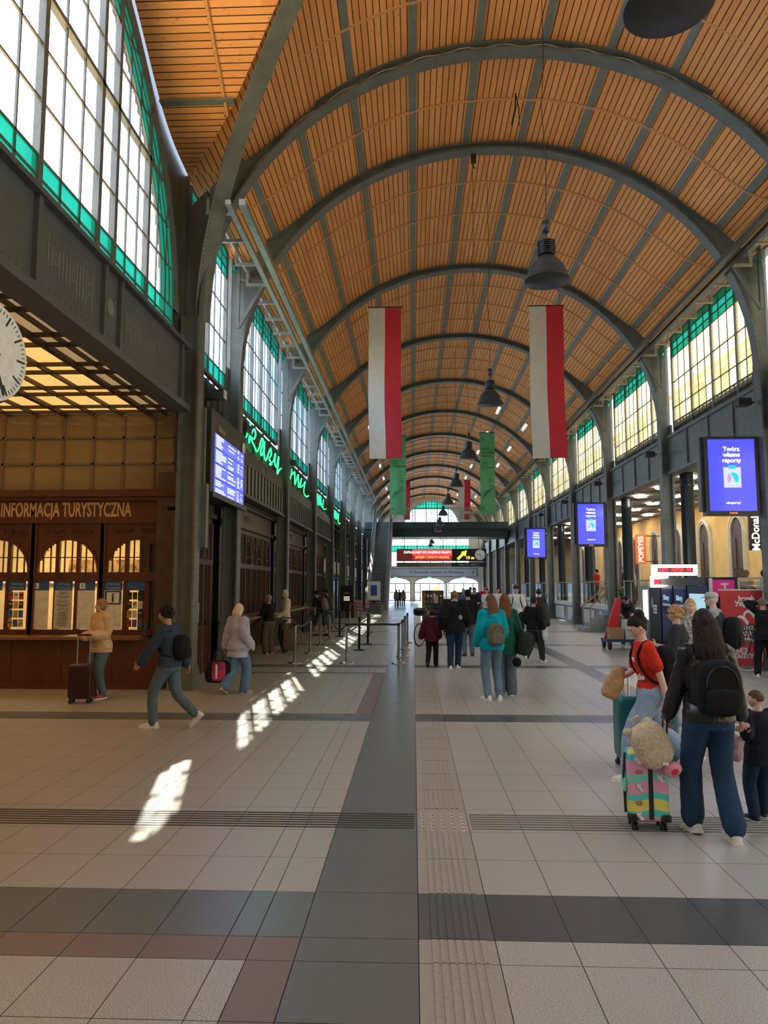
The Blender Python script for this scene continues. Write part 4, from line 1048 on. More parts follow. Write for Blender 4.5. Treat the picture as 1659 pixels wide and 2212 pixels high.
# ------------------------------------------------------------ maintenance rails under the springing
for sd,xa,nm,lab,rm_ in ((-1,-3.05,'lighting_rail','galvanised lighting rail with brackets running along the left side of the vault',galv),(1,6.85,'lighting_rail','dark lighting rail with pale brackets running along the right side of the vault',steel_d)):
    O_=(xa,12.6,8.9); t=thing(nm,lab,'rail',O_); z=8.72 if sd<0 else 9.0
    m=MB(O_); m.box(xa-.06,xa+.06,12.6,60,z-.06,z+.06) ; m.build('main_rail',rm_,t)
    xo=xa+sd*.26; m=MB(O_); m.box(xo-.05,xo+.05,12.6,60,z-.04,z+.05); m.build('main_rail',rm_,t)
    m=MB(O_); xq=xa+sd*.75; m.tube([(xq,12.8,z+.35),(xq,60,z+.35)],.05,8); m.build('pipe',M('grey_pipe',(.25,.26,.24),.5),t)
    m=MB(); m.box(*sorted((0,sd*.5)),-.03,.03,-.03,.03); m.box(*sorted((sd*.44,sd*.5)),-.03,.03,0,.5); m.bar((sd*.47,0,.0),(sd*.47,.0,.5),.04,.04); r0=m.build('bracket',galv if sd<0 else M('pale_bracket',(.42,.38,.28),.5),t); r0.location=(xo-O_[0],.4,z-O_[2])
    y=14.1
    while y<60: child(r0,t,(xo-O_[0],y-O_[1],z-O_[2])); y+=1.09
    # haunch struts at each column
    st0=MB(); w=.05
    st0.bar((sd*.95,0,-1.0),(sd*.35,0,.1),.06,.08); st0.bar((sd*.95,0,-1.0),(sd*.95,0,.5),.06,.08); st0.bar((sd*.35,0,.1),(sd*1.0,0,.15),.05,.06)
    s0=st0.build('diagonal_strut',steel,t); s0.location=(xa-O_[0],arches[0]-.3-O_[1],z-O_[2])
    for k in range(1,7): child(s0,t,(xa-O_[0],arches[k]-.3-O_[1],z-O_[2]))
# ------------------------------------------------------------ advertising screens on the right columns
sb=M('screen_blue_glow',(.05,.05,.85),.15,0,.02,2,emis=1.0,ecol=(.065,.07,.86)); sw=M('screen_white',(.9,.9,1),.3,emis=1.0,ecol=(.85,.87,1)); sc_=M('screen_cyan',(.0,.6,.7),.3,emis=.7,ecol=(0,.55,.65)); sp_=M('screen_violet',(.5,.3,.8),.3,emis=.7,ecol=(.45,.25,.75)); so_=M('orange_print',(.9,.3,.08),.4,emis=.6,ecol=(.9,.3,.08)); sg_=M('screen_grey',(.6,.65,.75),.3,emis=.7,ecol=(.5,.58,.7))
def adscreen(y,lab,x0=6.52,x1=7.70,z0=3.40,z1=5.18):
    O_=((x0+x1)/2,y,z0); t=thing('advertising_screen',lab,'screen',O_,group='blue advertising screens on the right columns'); cx=(x0+x1)/2; h=z1-z0
    m=MB(O_); m.box(x0,x1,y-.10,y+.12,z0,z1); m.box(x0-.07,x0,y-.02,y+.16,z0+.1,z1); m.box(x1,7.8,y,y+.08,z0+.4,z0+.5); m.box(x1,7.8,y,y+.08,z1-.5,z1-.4); m.build('casing',dark,t)
    m=MB(O_); m.box(x0+.08,x1-.08,y-.11,y-.1,z0+.1,z1-.07); m.build('screen',sb,t)
    yy=y-.113
    txt('Twórz\nwłasne\nraporty',.135,sw,t,(cx,yy,z1-.42),RX,'screen_lettering',.001,bold=.004,org=O_,sp=.95)
    m=MB(O_); m.box(cx-.19,cx+.19,yy-.003,yy,z0+.62,z0+1.08); m.build('clipboard_icon',sg_,t)
    m=MB(O_); m.box(cx-.08,cx+.08,yy-.006,yy-.003,z0+1.04,z0+1.12); 
    m.add([(cx+.02,yy-.006,z0+.83)]+[(cx+.02+.12*math.sin(a*PI/12-.5),yy-.006,z0+.83+.13*math.cos(a*PI/12-.5)) for a in range(0,13)],[tuple(range(14))]); m.build('pie_chart',sc_,t)
    m=MB(O_); m.add([(cx-.02,yy-.006,z0+.82)]+[(cx-.02-.1*math.sin(a*PI/10),yy-.006,z0+.82+.12*math.cos(a*PI/10)) for a in range(1,9)],[tuple(range(9))]); m.build('pie_slice',sp_,t)
    txt('adreport.pl',.07,sw,t,(cx,yy,z0+.28),RX,'screen_lettering',.001,org=O_,bold=.002); txt('STRÖER',.05,so_,t,(cx,y-.105,z0+.05),RX,'maker_lettering',.001,org=O_,bold=.002)
adscreen(16.75,'blue advertising screen, the largest and nearest, on the right'); adscreen(29.97,'blue advertising screen, middle of the three on the right'); adscreen(43.29,'blue advertising screen, smallest and furthest of the three on the right')
# speakers on right columns
for i,y in enumerate((16.65,23.31,29.97,36.63,43.29)):
    t=thing('wall_speaker','small black box speaker on the right columns, %s'%['above the nearest blue screen','on the column before the middle blue screen','above the middle blue screen','on the column after the middle blue screen','above the furthest blue screen'][i],'loudspeaker',(7.42,y,5.95),group=None); m=MB(); m.box(-.13,.15,-.12,.12,-.08,.08); m.build('casing',black,t); m=MB(); m.box(.15,.25,-.02,.02,-.02,.02); m.build('bracket',dark,t)
# ------------------------------------------------------------ gallery: round columns, lights, signs, railing
for i in range(7):
    y=23.5+6.66*i-6.66
    m=MB(); m.lathe([(.28,0),(.28,.25),(.22,.3),(.2,.5),(.2,3.9),(.24,3.95),(.22,4.0),(.2,4.3),(.2,4.36)],(0,0,0),24); ordn=['first','second','third','fourth','fifth','sixth','seventh'][i]
    o=m.build('round_column',M('blue_black_column',(.018,.026,.034),.35,0,.1,5),None,True); o.location=(8.62,y,1.02); tagk(o,'dark round gallery column, %s from the right foreground'%ordn,'column')
gl=M('lamp_disc_glow',(1,.97,.9),.5,emis=24,ecol=(1,.93,.8))
m=MB(); m.lathe([(.24,-.0),(.24,.03),(.001,.03)],(0,0,0),20); base=m.build('round_ceiling_light',gl); m=MB()
k=0
for y in (16.5,19.1,21.7,24.3,26.9,29.5,32.1,34.7,37.3,39.9,42.5,45.1,50,55):
    for x in (9.0,10.3,11.7):
        o=base if k==0 else base.copy()
        if k: C.objects.link(o)
        o.location=(x,y,5.33); r_=k//3; tagk(o,'round white gallery ceiling light, %s row from the front, %s'%(['first','second','third','fourth','fifth','sixth','seventh','eighth','ninth','tenth','eleventh','twelfth','thirteenth','fourteenth'][r_],['beside the dark columns','in the middle line','closest to the ochre wall'][k%3]),'light','round gallery ceiling lights'); k+=1
def blade(x,y,z0,z1,w,mat,s,tm,lab,cat,sx_=1.0,size=.3):
    O_=(x,y,z0); t=thing('blade_sign',lab,cat,O_); m=MB(O_); m.box(x-w/2,x+w/2,y-.06,y+.06,z0,z1); m.build('panel',mat,t); m=MB(O_); m.box(x+w/2,12.6,y-.02,y+.02,z1-.1,z1-.06); m.box(x+w/2,12.6,y-.02,y+.02,z0+.1,z0+.14); m.build('bracket',dark,t)
    txt(s,size,tm,t,(x,y-.065,(z0+z1)/2),Matrix.Rotation(R(-90),3,'Y')@RX,'lettering',.003,xs=sx_,bold=.008,org=O_)
blade(11.6,38.3,2.95,4.45,.52,M('orange_sign',(.72,.13,.035),.5,emis=.25,ecol=(.8,.15,.04)),'POPEYES',M('sign_white',(.9,.88,.82),.4,emis=.6,ecol=(1,.95,.85)),'orange vertical sign on the ochre wall behind the gallery columns','sign',.95,.36)
blade(11.7,25.8,3.05,4.55,.42,black,'McDonald\'s',M('sign_white2',(.9,.9,.88),.4,emis=.7,ecol=(1,.97,.9)),'black vertical restaurant sign with white letters at right edge','sign',.9,.36)
# railing
hr=M('beech_handrail',(.42,.26,.12),.4)
for k in range(0,8):
    y0=(arches[k-1] if k>0 else 13.4)+.25; y1=arches[k]-.25
    t=thing('glass_railing','glass railing with wooden handrail on the platform, %s bay on the right'%['nearest','second','third','fourth','fifth','sixth','seventh','eighth'][k],'railing',(8.3,y0,1.0),group=None); O_=(8.3,y0,1.0)
    gap=k in(2,3)
    m=MB(O_); g_=MB(O_); p_=MB(O_); ya=y0+(1.5 if gap else 0)
    m.box(8.25,8.37,ya,y1,2.0,2.05); m.build('handrail',hr,t)
    g_.box(8.305,8.315,ya,y1,1.05,1.96); g_.build('pane',glass_in,t)
    n=5
    for i in range(n+1): y=ya+(y1-ya)*i/n; q=MB(O_); q.box(8.29,8.33,y-.02,y+.02,1.0,2.0); q.build('post',galv,t)
    if gap:
        for yy in (y0+.1,y0+1.4):
            q=MB(O_); q.tube([(8.25,yy,1.95),(7.1,yy,1.0)],.03,8); q.tube([(7.1,yy,1.0),(7.1,yy,0)],.03,8); q.build('stair_handrail',hr,t)
        s_=MB(O_)
        for q in range(5): s_.box(8.12-.25*(5-q),8.12,y0+.1,y0+1.4,.17*q,.17*(q+1))
        s_.build('steps',wallg,t)
# planters, tables inside gallery
tm_=M('table_dark',(.05,.035,.03),.4)
for i,(x,y) in enumerate(((9.6,27),(10.6,33),(9.8,38),(10.8,42))):
    t=thing('cafe_table','small dark cafe table on the gallery, %s'%['nearest one','between the second and third round columns','below the orange sign','far one'][i],'table',(x,y,1.0)); m=MB(); m.lathe([(.35,.72),(.35,.75),(.001,.75)],(0,0,0),20); m.build('tabletop',tm_,t); m=MB(); m.tube([(0,0,.03),(0,0,.72)],.03,8); m.lathe([(.2,0),(.2,.02),(.03,.04)],(0,0,0),16); m.build('pedestal',tm_,t)
leafm=M('leaf_green',(.06,.14,.03),.5,0,.3,20)
def plant(x,y,z,h,lab,n=60):
    t=thing('potted_plant',lab,'plant',(x,y,z)); m=MB(); m.lathe([(.16,0),(.2,.35),(.18,.36),(.001,.34)],(0,0,0),16); m.build('pot',dark,t)
    m=MB(); random.seed(3)
    for k in range(n):
        a=random.uniform(0,6.28); e=random.uniform(.2,1.3); L_=random.uniform(.3,.6)*h; b=V((0,0,.35)); d=V((math.cos(a)*math.cos(e),math.sin(a)*math.cos(e),math.sin(e))); tip=b+d*L_; sd=V((-math.sin(a),math.cos(a),0))*.03; md=b+d*L_*.6
        m.add([b,md+sd,tip-V((0,0,.05)),md-sd,b+d*L_*.02+V((0,0,.005))],[(0,1,2,3)])
    m.build('foliage',leafm,t)
plant(8.9,31.8,1.0,1.1,'bushy green plant behind the railing near the second round column'); plant(9.4,35.6,1.0,1.2,'bushy green plant behind the railing near the third round column')
# dark tall planter near column
# ------------------------------------------------------------ footbridge, escalator
bd=M('teal_black_beam',(.02,.045,.055),.4,0,.1,3)
t=thing('footbridge','dark teal footbridge crossing the hall at the head of the escalator','bridge',(1.9,61,5.85)); O_=(1.9,61,5.85)
m=MB(O_); m.box(-4.0,7.8,61.2,64.5,5.85,6.55); m.box(-4.0,7.8,61,61.25,6.5,7.08); m.box(-4.0,7.8,61.2,64.5,6.95,7.06); m.build('deck',bd,t)
m=MB(O_); m.box(-1.6,7.8,61.1,61.12,7.1,8.2); m.build('pane',glass_in,t)
m=MB(O_); m.tube([(-1.6,61.1,8.25),(7.8,61.1,8.25)],.03,8); m.tube([(-1.6,61.1,7.7),(7.8,61.1,7.7)],.015,6); m.build('handrail',galv,t)
for k in range(7): q=MB(O_); x=-1.6+1.56*k; q.box(x-.02,x+.02,61.08,61.12,7.05,8.25); q.build('post',galv,t)
t=thing('hanging_info_panel','pale information panel propped behind the footbridge railing at right','panel',(5.3,62,7.1)); O_=(5.3,62,7.1); m=MB(O_); m.box(3.9,6.6,61.9,62,7.85,8.05); m.build('panel',white,t)
m=MB(O_)
for x in (4.6,5.6,6.4): m.bar((x,61.95,7.07),(x+.5 if x<6 else x-.4,61.95,7.86),.04,.04)
m.build('strut',white,t)
es=thing('escalator','steep narrow escalator with dark steps rising to the footbridge','escalator',(-2.45,47,0)); O_=(-2.45,47,0)
x0,x1=-3.25,-1.65; ya,yb=48.6,61.0; H_=7.06
def ez(y): return max(0,min(H_,(y-ya)/(yb-ya)*H_))
stp=MB(O_); n=42
for k in range(n):
    y0=ya+(yb-ya)*k/n; y1=ya+(yb-ya)*(k+1)/n; stp.box(x0+.3,x1-.3,y0,y1+.02,max(0,ez(y0)-.05),ez(y1))
stp.build('steps',M('escalator_step',(.10,.125,.14),.4,.3,.1,10,stretch=(40,1,1)),es)
m=MB(O_); 
for k in range(n): 
    y0=ya+(yb-ya)*k/n; m.box(x0+.3,x1-.3,y0-.004,y0+.006,ez(y0),ez(y0)+.17*.35)
m.build('step_edges',M('step_edge',(.32,.36,.38),.4,.4),es)
for xx in (x0,x1-.28):
    m=MB(O_); m.add([(xx,ya-1.2,0),(xx,ya-.2,.35),(xx,yb-.2,H_+.35),(xx,yb+.8,H_+.35),(xx,yb+.8,H_-.6),(xx,yb-.4,H_-.8),(xx,ya+.8,0)]+[(xx+.28,ya-1.2,0),(xx+.28,ya-.2,.35),(xx+.28,yb-.2,H_+.35),(xx+.28,yb+.8,H_+.35),(xx+.28,yb+.8,H_-.6),(xx+.28,yb-.4,H_-.8),(xx+.28,ya+.8,0)],[tuple(range(7)),tuple(range(13,6,-1))]+[(i,i+7,(i+1)%7+7,(i+1)%7) for i in range(7)])
    m.build('skirt',M('brushed_skirt',(.34,.35,.33),.35,.7,.1,12),es)
    m=MB(O_); xm=xx+.14; m.add([(xm,ya-1.1,.3),(xm,ya-1.1,.95),(xm,ya-.2,1.25),(xm,yb-.2,H_+1.25),(xm,yb+.8,H_+1.3),(xm,yb+.8,H_+.35),(xm,yb-.2,H_+.35),(xm,ya-.2,.35)],[tuple(range(8))]); m.build('balustrade_pane',glass_in,es,fix=False)
    m=MB(O_); m.tube([(xm,ya-1.2,.3),(xm,ya-1.35,.6),(xm,ya-1.1,.95),(xm,ya-.2,1.28),(xm,yb-.2,H_+1.28),(xm,yb+.8,H_+1.33)],.05,8); m.build('handrail',dark,es,True)
# ------------------------------------------------------------ hanging signs near the far end
ys_=60.4; t=thing('led_sign','wide black hanging sign with red lettered panel, yellow arrow and clock','sign',(2.25,ys_,3.8)); O_=(2.25,ys_,3.8)
X0,X1,Z0,Z1=-1.36,5.92,3.83,4.82
m=MB(O_); m.box(X0,X1,ys_-.1,ys_+.1,Z0,Z1); m.build('casing',black,t)
m=MB(O_); m.box(X0+.02,X0+1.3,ys_-.11,ys_-.1,Z0+.03,Z1-.03); m.build('dim_panel',M('dim_maroon',(.10,.02,.02),.5,emis=.25,ecol=(.25,.05,.04)),t)
m=MB(O_); m.box(X0+1.3,X0+4.5,ys_-.11,ys_-.1,Z0+.42,Z1-.03); m.build('red_panel',M('led_red',(.8,.03,.04),.5,emis=1.1,ecol=(1,.04,.05)),t)
m=MB(O_); m.box(X0+1.3,X0+4.5,ys_-.11,ys_-.1,Z0+.03,Z0+.42); m.build('lower_red_panel',M('led_dark_red',(.4,.02,.02),.5,emis=.5,ecol=(.5,.03,.02)),t)
ly=M('led_yellow',(1,.75,.05),.5,emis=1.3,ecol=(1,.78,.05)); lw_=M('led_pale',(1,.8,.75),.5,emis=1.0,ecol=(1,.75,.7)); lo_=M('led_amber',(1,.5,.2),.5,emis=.8,ecol=(1,.5,.2))
yy=ys_-.115
txt('ZAPRASZAMY DO NASZEGO SKLEPU',.27,lw_,t,(X0+2.5,yy,Z1-.28),RX,'lettering',.003,xs=.86,bold=.008,org=O_); txt('JESTEŚMY CZYNNI W NIEDZIELĘ',.24,lo_,t,(X0+2.9,yy,Z0+.3),RX,'lettering',.003,xs=.78,bold=.006,org=O_)
m=MB(O_); m.bar((X0+4.95,yy,Z0+.15),(X0+5.45,yy,Z0+.62),.2,.01,up=(0,1,0)); m.add([(X0+5.7,yy,Z0+.87),(X0+5.22,yy,Z0+.72),(X0+5.58,yy,Z0+.36)],[(0,1,2)]); m.build('arrow',ly,t)
txt('10 m',.34,ly,t,(X0+5.95,yy,Z0+.26),RX,'lettering',.003,bold=.008,org=O_)
m=MB(O_); m.lathe([(.001,0),(.42,0),(.42,.02),(.001,.02)],(X1-.52,yy-.0,Z0+.5),32,ax=Matrix(((1,0,0),(0,0,-1),(0,1,0)))); m.build('clock_dial',M('clock_dial',(.62,.63,.60),.5),t)
m=MB(O_); cc_=V((X1-.52,yy-.03,Z0+.5))
for k in range(12): a=k*PI/6; m.bar(cc_+V((.31*math.sin(a),0,.31*math.cos(a))),cc_+V((.39*math.sin(a),0,.39*math.cos(a))),.03,.006,up=(0,1,0))
for a,L_,w in ((R(150),.33,.035),(R(283),.24,.045)): m.bar(cc_-V((.08*math.sin(a),0,.08*math.cos(a))),cc_+V((L_*math.sin(a),0,L_*math.cos(a))),w,.006,up=(0,1,0))
m.build('clock_hands_and_marks',black,t)
m=MB(O_)
for x in (X0+.5,X0+3.6,X1-.6): m.tube([(x,ys_,Z1),(x,61.1,6.5)],.02,6)
m.build('hanging_rod',dark,t)
t=thing('platform_sign','long narrow wayfinding sign, grey at left and navy at right, beneath the black sign','sign',(2.25,ys_,3.3)); O_=(2.25,ys_,3.3)
m=MB(O_); m.box(X0,X0+4.45,ys_-.08,ys_+.08,3.36,3.72); m.build('grey_panel',M('grey_sign',(.22,.24,.22),.5),t); m=MB(O_); m.box(X0+4.45,X1,ys_-.08,ys_+.08,3.36,3.72); m.build('navy_panel',navy,t)
txt('↑ Perony        ↑ Centrum',.2,dark,t,(X0+2.2,ys_-.085,3.54),RX,'lettering',.002,org=O_); txt('Toalety  WC   Parking  →',.19,white,t,(X0+5.85,ys_-.085,3.54),RX,'lettering',.002,xs=.8,org=O_)
m=MB(O_); 
for x in (X0+.5,X0+3.6,X1-.6): m.tube([(x,ys_,3.72),(x,ys_,3.83)],.015,6)
m.build('hanging_rod',dark,t)
t=thing('exit_sign_board','long white exit sign board on the far end wall above the doors','sign',(2.5,87.9,2.95)); O_=(2.5,87.9,2.95)
m=MB(O_); m.box(-2.75,7.45,87.8,87.95,2.95,3.8); m.build('panel',M('pale_blue_sign',(.42,.5,.68),.5),t); m=MB(O_); m.box(-2.8,7.5,87.85,87.98,2.9,3.85); m.build('border',dark,t)
txt('ul. Peronowa',.42,navy,t,(0.7,87.79,3.42),RX,'lettering',.004,org=O_); txt('Centrum  ul. Piłsudskiego',.42,navy,t,(4.0,87.79,3.42),RX,'lettering',.004,org=O_,xs=.9); txt('↗',.6,navy,t,(7.0,87.79,3.38),RX,'arrow_symbol',.004,org=O_)
for i,x in enumerate((-2.1,1.9,5.9)):
    t=thing('exit_light','small green emergency exit light over %s far doorway'%['the left','the middle','the right'][i],'exit sign',(x,87.9,2.86)); m=MB(); m.box(-.2,.2,-.06,0,-.1,.02); m.build('panel',M('exit_green',(.05,.6,.3),.5,emis=.8,ecol=(.1,.8,.4)),t)
# ------------------------------------------------------------ queue barriers
blk=M('black_post',(.015,.015,.017),.35,.3); belt=M('black_belt',(.02,.02,.024),.5); rbelt=M('red_belt',(.5,.02,.03),.5)
ring=[]
def post(x,y,mat,lab):
    t=thing('queue_post',lab,'queue barrier post',(x,y,0),group='belt barrier posts')
    m=MB(); m.lathe([(.175,0),(.175,.012),(.12,.03),(.04,.04),(.035,.05)],(0,0,0),28); m.build('base',mat,t,True)
    m=MB(); m.lathe([(.033,.04),(.033,.88),(.036,.88),(.036,.965),(.001,.97)],(0,0,0),16); m.build('pole',mat,t,True)
    m=MB(); m.lathe([(.038,.885),(.038,.955),(.03,.957)],(0,0,0),16); m.build('belt_cassette',blk,t,True)
PL=[(-2.85,17.9,0,'polished queue post with wide base, nearest of the left line'),(-1.61,17.95,0,'polished queue post standing alone in the middle of the front row'),(-.36,18,0,'polished queue post at the right end of the front row, beside the grey walkway'),
(-2.84,20.5,0,'second polished post of the left queue line'),(-2.86,22.9,0,'third polished post of the left queue line'),(-2.85,25.3,0,'fourth polished post of the left queue line'),
(-1.56,21.5,1,'black queue post directly behind the middle front post'),(-1.45,23.7,1,'second black queue post of the middle line'),(-1.6,27.3,0,'third post of the middle line, polished'),(-1.75,29.5,1,'fourth post of the middle line, black'),
(-.29,19.7,0,'second post along the grey walkway edge'),(-.25,22.0,0,'third post along the grey walkway edge'),(-.2,24.4,0,'furthest post along the grey walkway edge'),(-2.45,28.6,0,'thin polished post halfway to the vending machine'),(-1.56,37.5,0,'far polished post before the escalator foot'),(-3.2,37.8,0,'far polished post close to the black vending machine'),(-2.7,27.3,1,'black queue post near the seated counter in the third bay'),(-2.5,33.5,0,'polished post with red belt before the vending machine')]
for x,y,b,lab in PL: post(x,y,blk if b else chrome,lab)
def belt_(a,b,lab,mat=belt,sag=0.0,z=.92):
    m=MB(); n=10; vs=[];fs=[]; A=V((*PL[a][:2],z));B=V((*PL[b][:2],z)); d=(B-A).normalized(); s=V((-d.y,d.x,0))*.002
    A+=d*.04;B-=d*.04
    for i in range(n+1):
        f=i/n; p=A.lerp(B,f); p.z-=sag*4*f*(1-f)
        for h in (-.024,.024):
            for q in (-1,1): vs.append(p+V((0,0,h))+s*q)
    for i in range(n):
        a_=i*4; fs+=[(a_,a_+4,a_+6,a_+2),(a_+1,a_+3,a_+7,a_+5),(a_+2,a_+6,a_+7,a_+3),(a_,a_+1,a_+5,a_+4)]
    o=MB(PL[a][:2]+(0,)); o.add(vs,fs); tagk(o.build('barrier_belt',mat),lab,'barrier belt','queue barrier belts')
belt_(1,2,'taut black belt between the middle and right front posts'); belt_(0,4,'sagging black belt from the nearest left post back along the left line',sag=.42); belt_(1,5,'slack black belt from the middle front post back to the left line',sag=.3)
belt_(2,10,'short black belt at the right end of the front row'); belt_(10,11,'black belt along the walkway edge, second span'); belt_(11,12,'black belt along the walkway edge, furthest span'); belt_(0,3,'black belt from the nearest left post to the second left post',sag=.1)
belt_(13,8,'red belt crossing to the middle line',rbelt); belt_(9,17,'red belt further back, by the third ticket bay',rbelt); belt_(14,15,'red belt across the foot of the escalator',rbelt,z=.93)
# vending machine, poster stand
t=thing('vending_machine','tall black vending machine with small lit buttons at the far left wall','vending machine',(-3.85,43.5,0)); m=MB(); m.box(-.36,.36,-.4,.4,0,1.85); m.build('cabinet',black,t); m=MB()
for a in range(5):
    for b in range(3): m.box(-.18+.07*a,-.13+.07*a,-.41,-.4,.98+.09*b,1.05+.09*b)
m.build('keypad',M('pale_keys',(.7,.55,.35),.5,emis=.5,ecol=(1,.8,.5)),t); txt('kawa',.16,white,t,(-.02,-.41,1.42),RX,'lettering',.002)
t=thing('side_cabinet','grey cabinet beside the black vending machine','cabinet',(-3.25,44,0)); m=MB(); m.box(-.22,.2,-.3,.3,0,1.0); m.build('body',steel_l,t); m=MB(); m.lathe([(.09,0),(.11,0),(.11,.01),(.09,.01)],(0,-.305,.6),20,ax=Matrix(((1,0,0),(0,0,-1),(0,1,0)))); m.build('ring_handle',dark,t)
t=thing('poster_stand','white poster stand with blue notice before the escalator','poster stand',(-2.35,44.5,0)); m=MB(); m.box(-.38,.38,-.03,.03,1.0,2.1); m.build('board',white,t); m=MB(); m.box(-.2,.18,-.04,-.03,1.25,1.88); m.build('notice',M('blue_notice',(.02,.10,.35),.5),t); m=MB(); m.box(-.38,-.34,-.02,.02,0,1.0); m.box(.34,.38,-.02,.02,0,1.0); m.box(-.45,.45,-.25,.25,0,.03); m.build('stand',galv,t); m=MB(); m.box(-.12,.12,-.06,-.03,.7,.95); m.build('leaflet_box',dark,t)
# ------------------------------------------------------------ right: machines, lit signs, posters
navyc=M('navy_machine',(.012,.03,.10),.35,0,.1,5)
def machine(y0,y1,lab,body,front):
    O_=(7.3,(y0+y1)/2,0); t=thing('ticket_machine',lab,'vending machine',O_); m=MB(O_); m.box(6.95,7.65,y0,y1,0,1.85); m.build('cabinet',body,t); front(t,O_,y0,y1); return t
Xf=6.945
def ff(mat,nm,y0,y1,z0,z1,t,O_,d=.01): m=MB(O_); m.box(Xf-d,Xf+.005,y0,y1,z0,z1); return m.build(nm,mat,t)
lit=M('lit_pane',(.8,.9,.8),.4,emis=1.2,ecol=(.75,.85,.75)); scb=M('touch_screen',(.3,.5,.6),.3,emis=.7,ecol=(.35,.55,.65))
def f1(t,O_,a,b): ff(lit,'lit_window',a+.12,b-.25,.85,1.72,t,O_); ff(galv,'collection_tray',a+.1,b-.1,.15,.7,t,O_,.02)
def f2(t,O_,a,b):
    for k in range(3): ff(white,'label',a+.3,b-.3,1.05+.09*k,1.12+.09*k,t,O_)
    ff(galv,'coin_unit',b-.3,b-.15,1.2,1.5,t,O_)
def f3(t,O_,a,b): ff(M('dark_screen',(.02,.05,.12),.2,emis=.1),'screen',a+.1,b-.1,.95,1.75,t,O_); ff(white,'label',a+.15,b-.15,1.3,1.36,t,O_,.013); txt('Bilety',.2,scb,t,(Xf-.02,(a+b)/2,1.52),RZm,'lettering',.002,org=O_)
def f4(t,O_,a,b): ff(scb,'screen',a+.15,b-.15,1.15,1.65,t,O_); ff(M('yellow_reader',(.8,.5,.02),.5,emis=.3,ecol=(.9,.6,.05)),'card_reader',a+.3,b-.3,.85,1.05,t,O_,.03)
machine(22.3,23.1,'silver edged drinks machine with tall lit pane, furthest left of the machine row',galv,f1); machine(21.3,22.2,'narrow black machine with white labels, next to the lit drinks machine',black,f2)
machine(20.3,21.2,'navy ticket machine with dark screen, left of two lettered ones',navyc,f3); machine(19.3,20.2,'navy ticket machine with dark screen, right of two lettered ones',navyc,f3); machine(17.9,19.2,'navy ticket machine with pale touch screen behind the man in the flat cap',navyc,f4)
t=thing('header_panel','dark header panel running above the navy ticket machines','panel',(7.3,19.5,1.86)); m=MB((7.3,19.5,1.86)); m.box(6.9,7.65,17.9,21.2,1.86,2.05); m.build('panel',dark,t)
glw=M('sign_white_glow',(1,1,1),.5,emis=5,ecol=(1,.97,.95)); rdg=M('sign_red_glow',(1,.05,.08),.5,emis=1.5,ecol=(1,.03,.05))
t=thing('lit_box_sign','wide glowing white box sign with red lettering above the machines','sign',(7.1,21.5,2.1)); O_=(7.1,21.5,2.1); y=21.5
m=MB(O_); m.box(6.82,8.05,y-.1,y+.1,2.14,2.44); m.build('light_box',glw,t); m=MB(O_); m.box(6.93,7.93,y-.11,y-.1,2.22,2.36); m.build('dark_strip',M('grey_strip',(.2,.18,.18),.5),t); txt('КАВА · NAPOJE · 24h',.13,rdg,t,(7.43,y-.115,2.29),RX,'lettering',.002,org=O_,xs=.75,bold=.004)
m=MB(O_); m.box(7.2,7.26,y-.03,y+.03,1.86,2.14); m.build('support',galv,t)
t=thing('small_lit_sign','small glowing box sign with red panel below the wide lit sign','sign',(6.95,21.6,1.86)); O_=(6.95,21.6,1.86); m=MB(O_); m.box(6.72,7.18,21.3,21.4,1.8,2.11); m.build('light_box',glw,t); m=MB(O_); m.box(6.78,7.13,21.28,21.3,1.88,2.03); m.build('red_panel',rdg,t)
# roll-up poster
rp=M('rollup_red',(.62,.045,.06),.5,0,.1,2)
t=thing('roll_up_poster','tall red roll-up poster with white lettering beside the right column','poster',(7.35,17.0,0)); O_=(7.35,17.0,0); y=17.0; x0,x1=6.87,7.80
m=MB(O_); m.box(x0,x1,y-.006,y+.006,.08,1.74); m.build('banner',rp,t); m=MB(O_); m.box(x0-.03,x1+.03,y-.02,y+.02,1.74,1.77); m.build('top_bar',white,t); m=MB(O_); m.box(x0-.03,x1+.03,y-.1,y+.1,0,.08); m.build('cassette',galv,t)
pwh=M('poster_white',(.85,.83,.82),.5)
txt('heyah\nУкраїні',.15,pwh,t,(x1-.36,y-.012,1.5),RX,'lettering',.002,bold=.008,org=O_,sp=.8); txt('m',.75,pwh,t,(x0+.5,y-.012,1.12),Matrix.Rotation(R(-35),3,'Y')@RX,'hand_mark',.002,org=O_)
txt('ЗВІНКІ\nКРАЇНИ\nЛІМІТИ',.15,black,t,(x0+.62,y-.02,.78),RX,'lettering',.002,org=O_,sp=.85,bold=.003); m=MB(O_); 
for k in range(3): m.box(x0+.28,x1-.05,y-.012,y-.008,.86-.13*k,.97-.13*k)
m.build('label_backing',pwh,t); txt('БЕЗ\nЛІМІТУ',.14,pwh,t,(x0+.42,y-.012,.35),RX,'lettering',.002,bold=.005,org=O_,sp=.85)
t=thing('magenta_flag_sign','magenta sign flag with white letter T above the red poster','sign',(6.85,17.4,0)); O_=(6.85,17.4,0); y=17.4; mg=M('magenta',(.70,.02,.30),.5,emis=.1)
m=MB(O_); m.box(6.86,7.36,y-.02,y+.02,1.62,1.98); m.build('panel',mg,t); m=MB(O_); m.box(6.80,6.86,y-.03,y+.03,0,2.02); m.build('pole',white,t); txt('T',.26,pwh,t,(7.14,y-.025,1.8),RX,'letter',.002,bold=.012,org=O_)
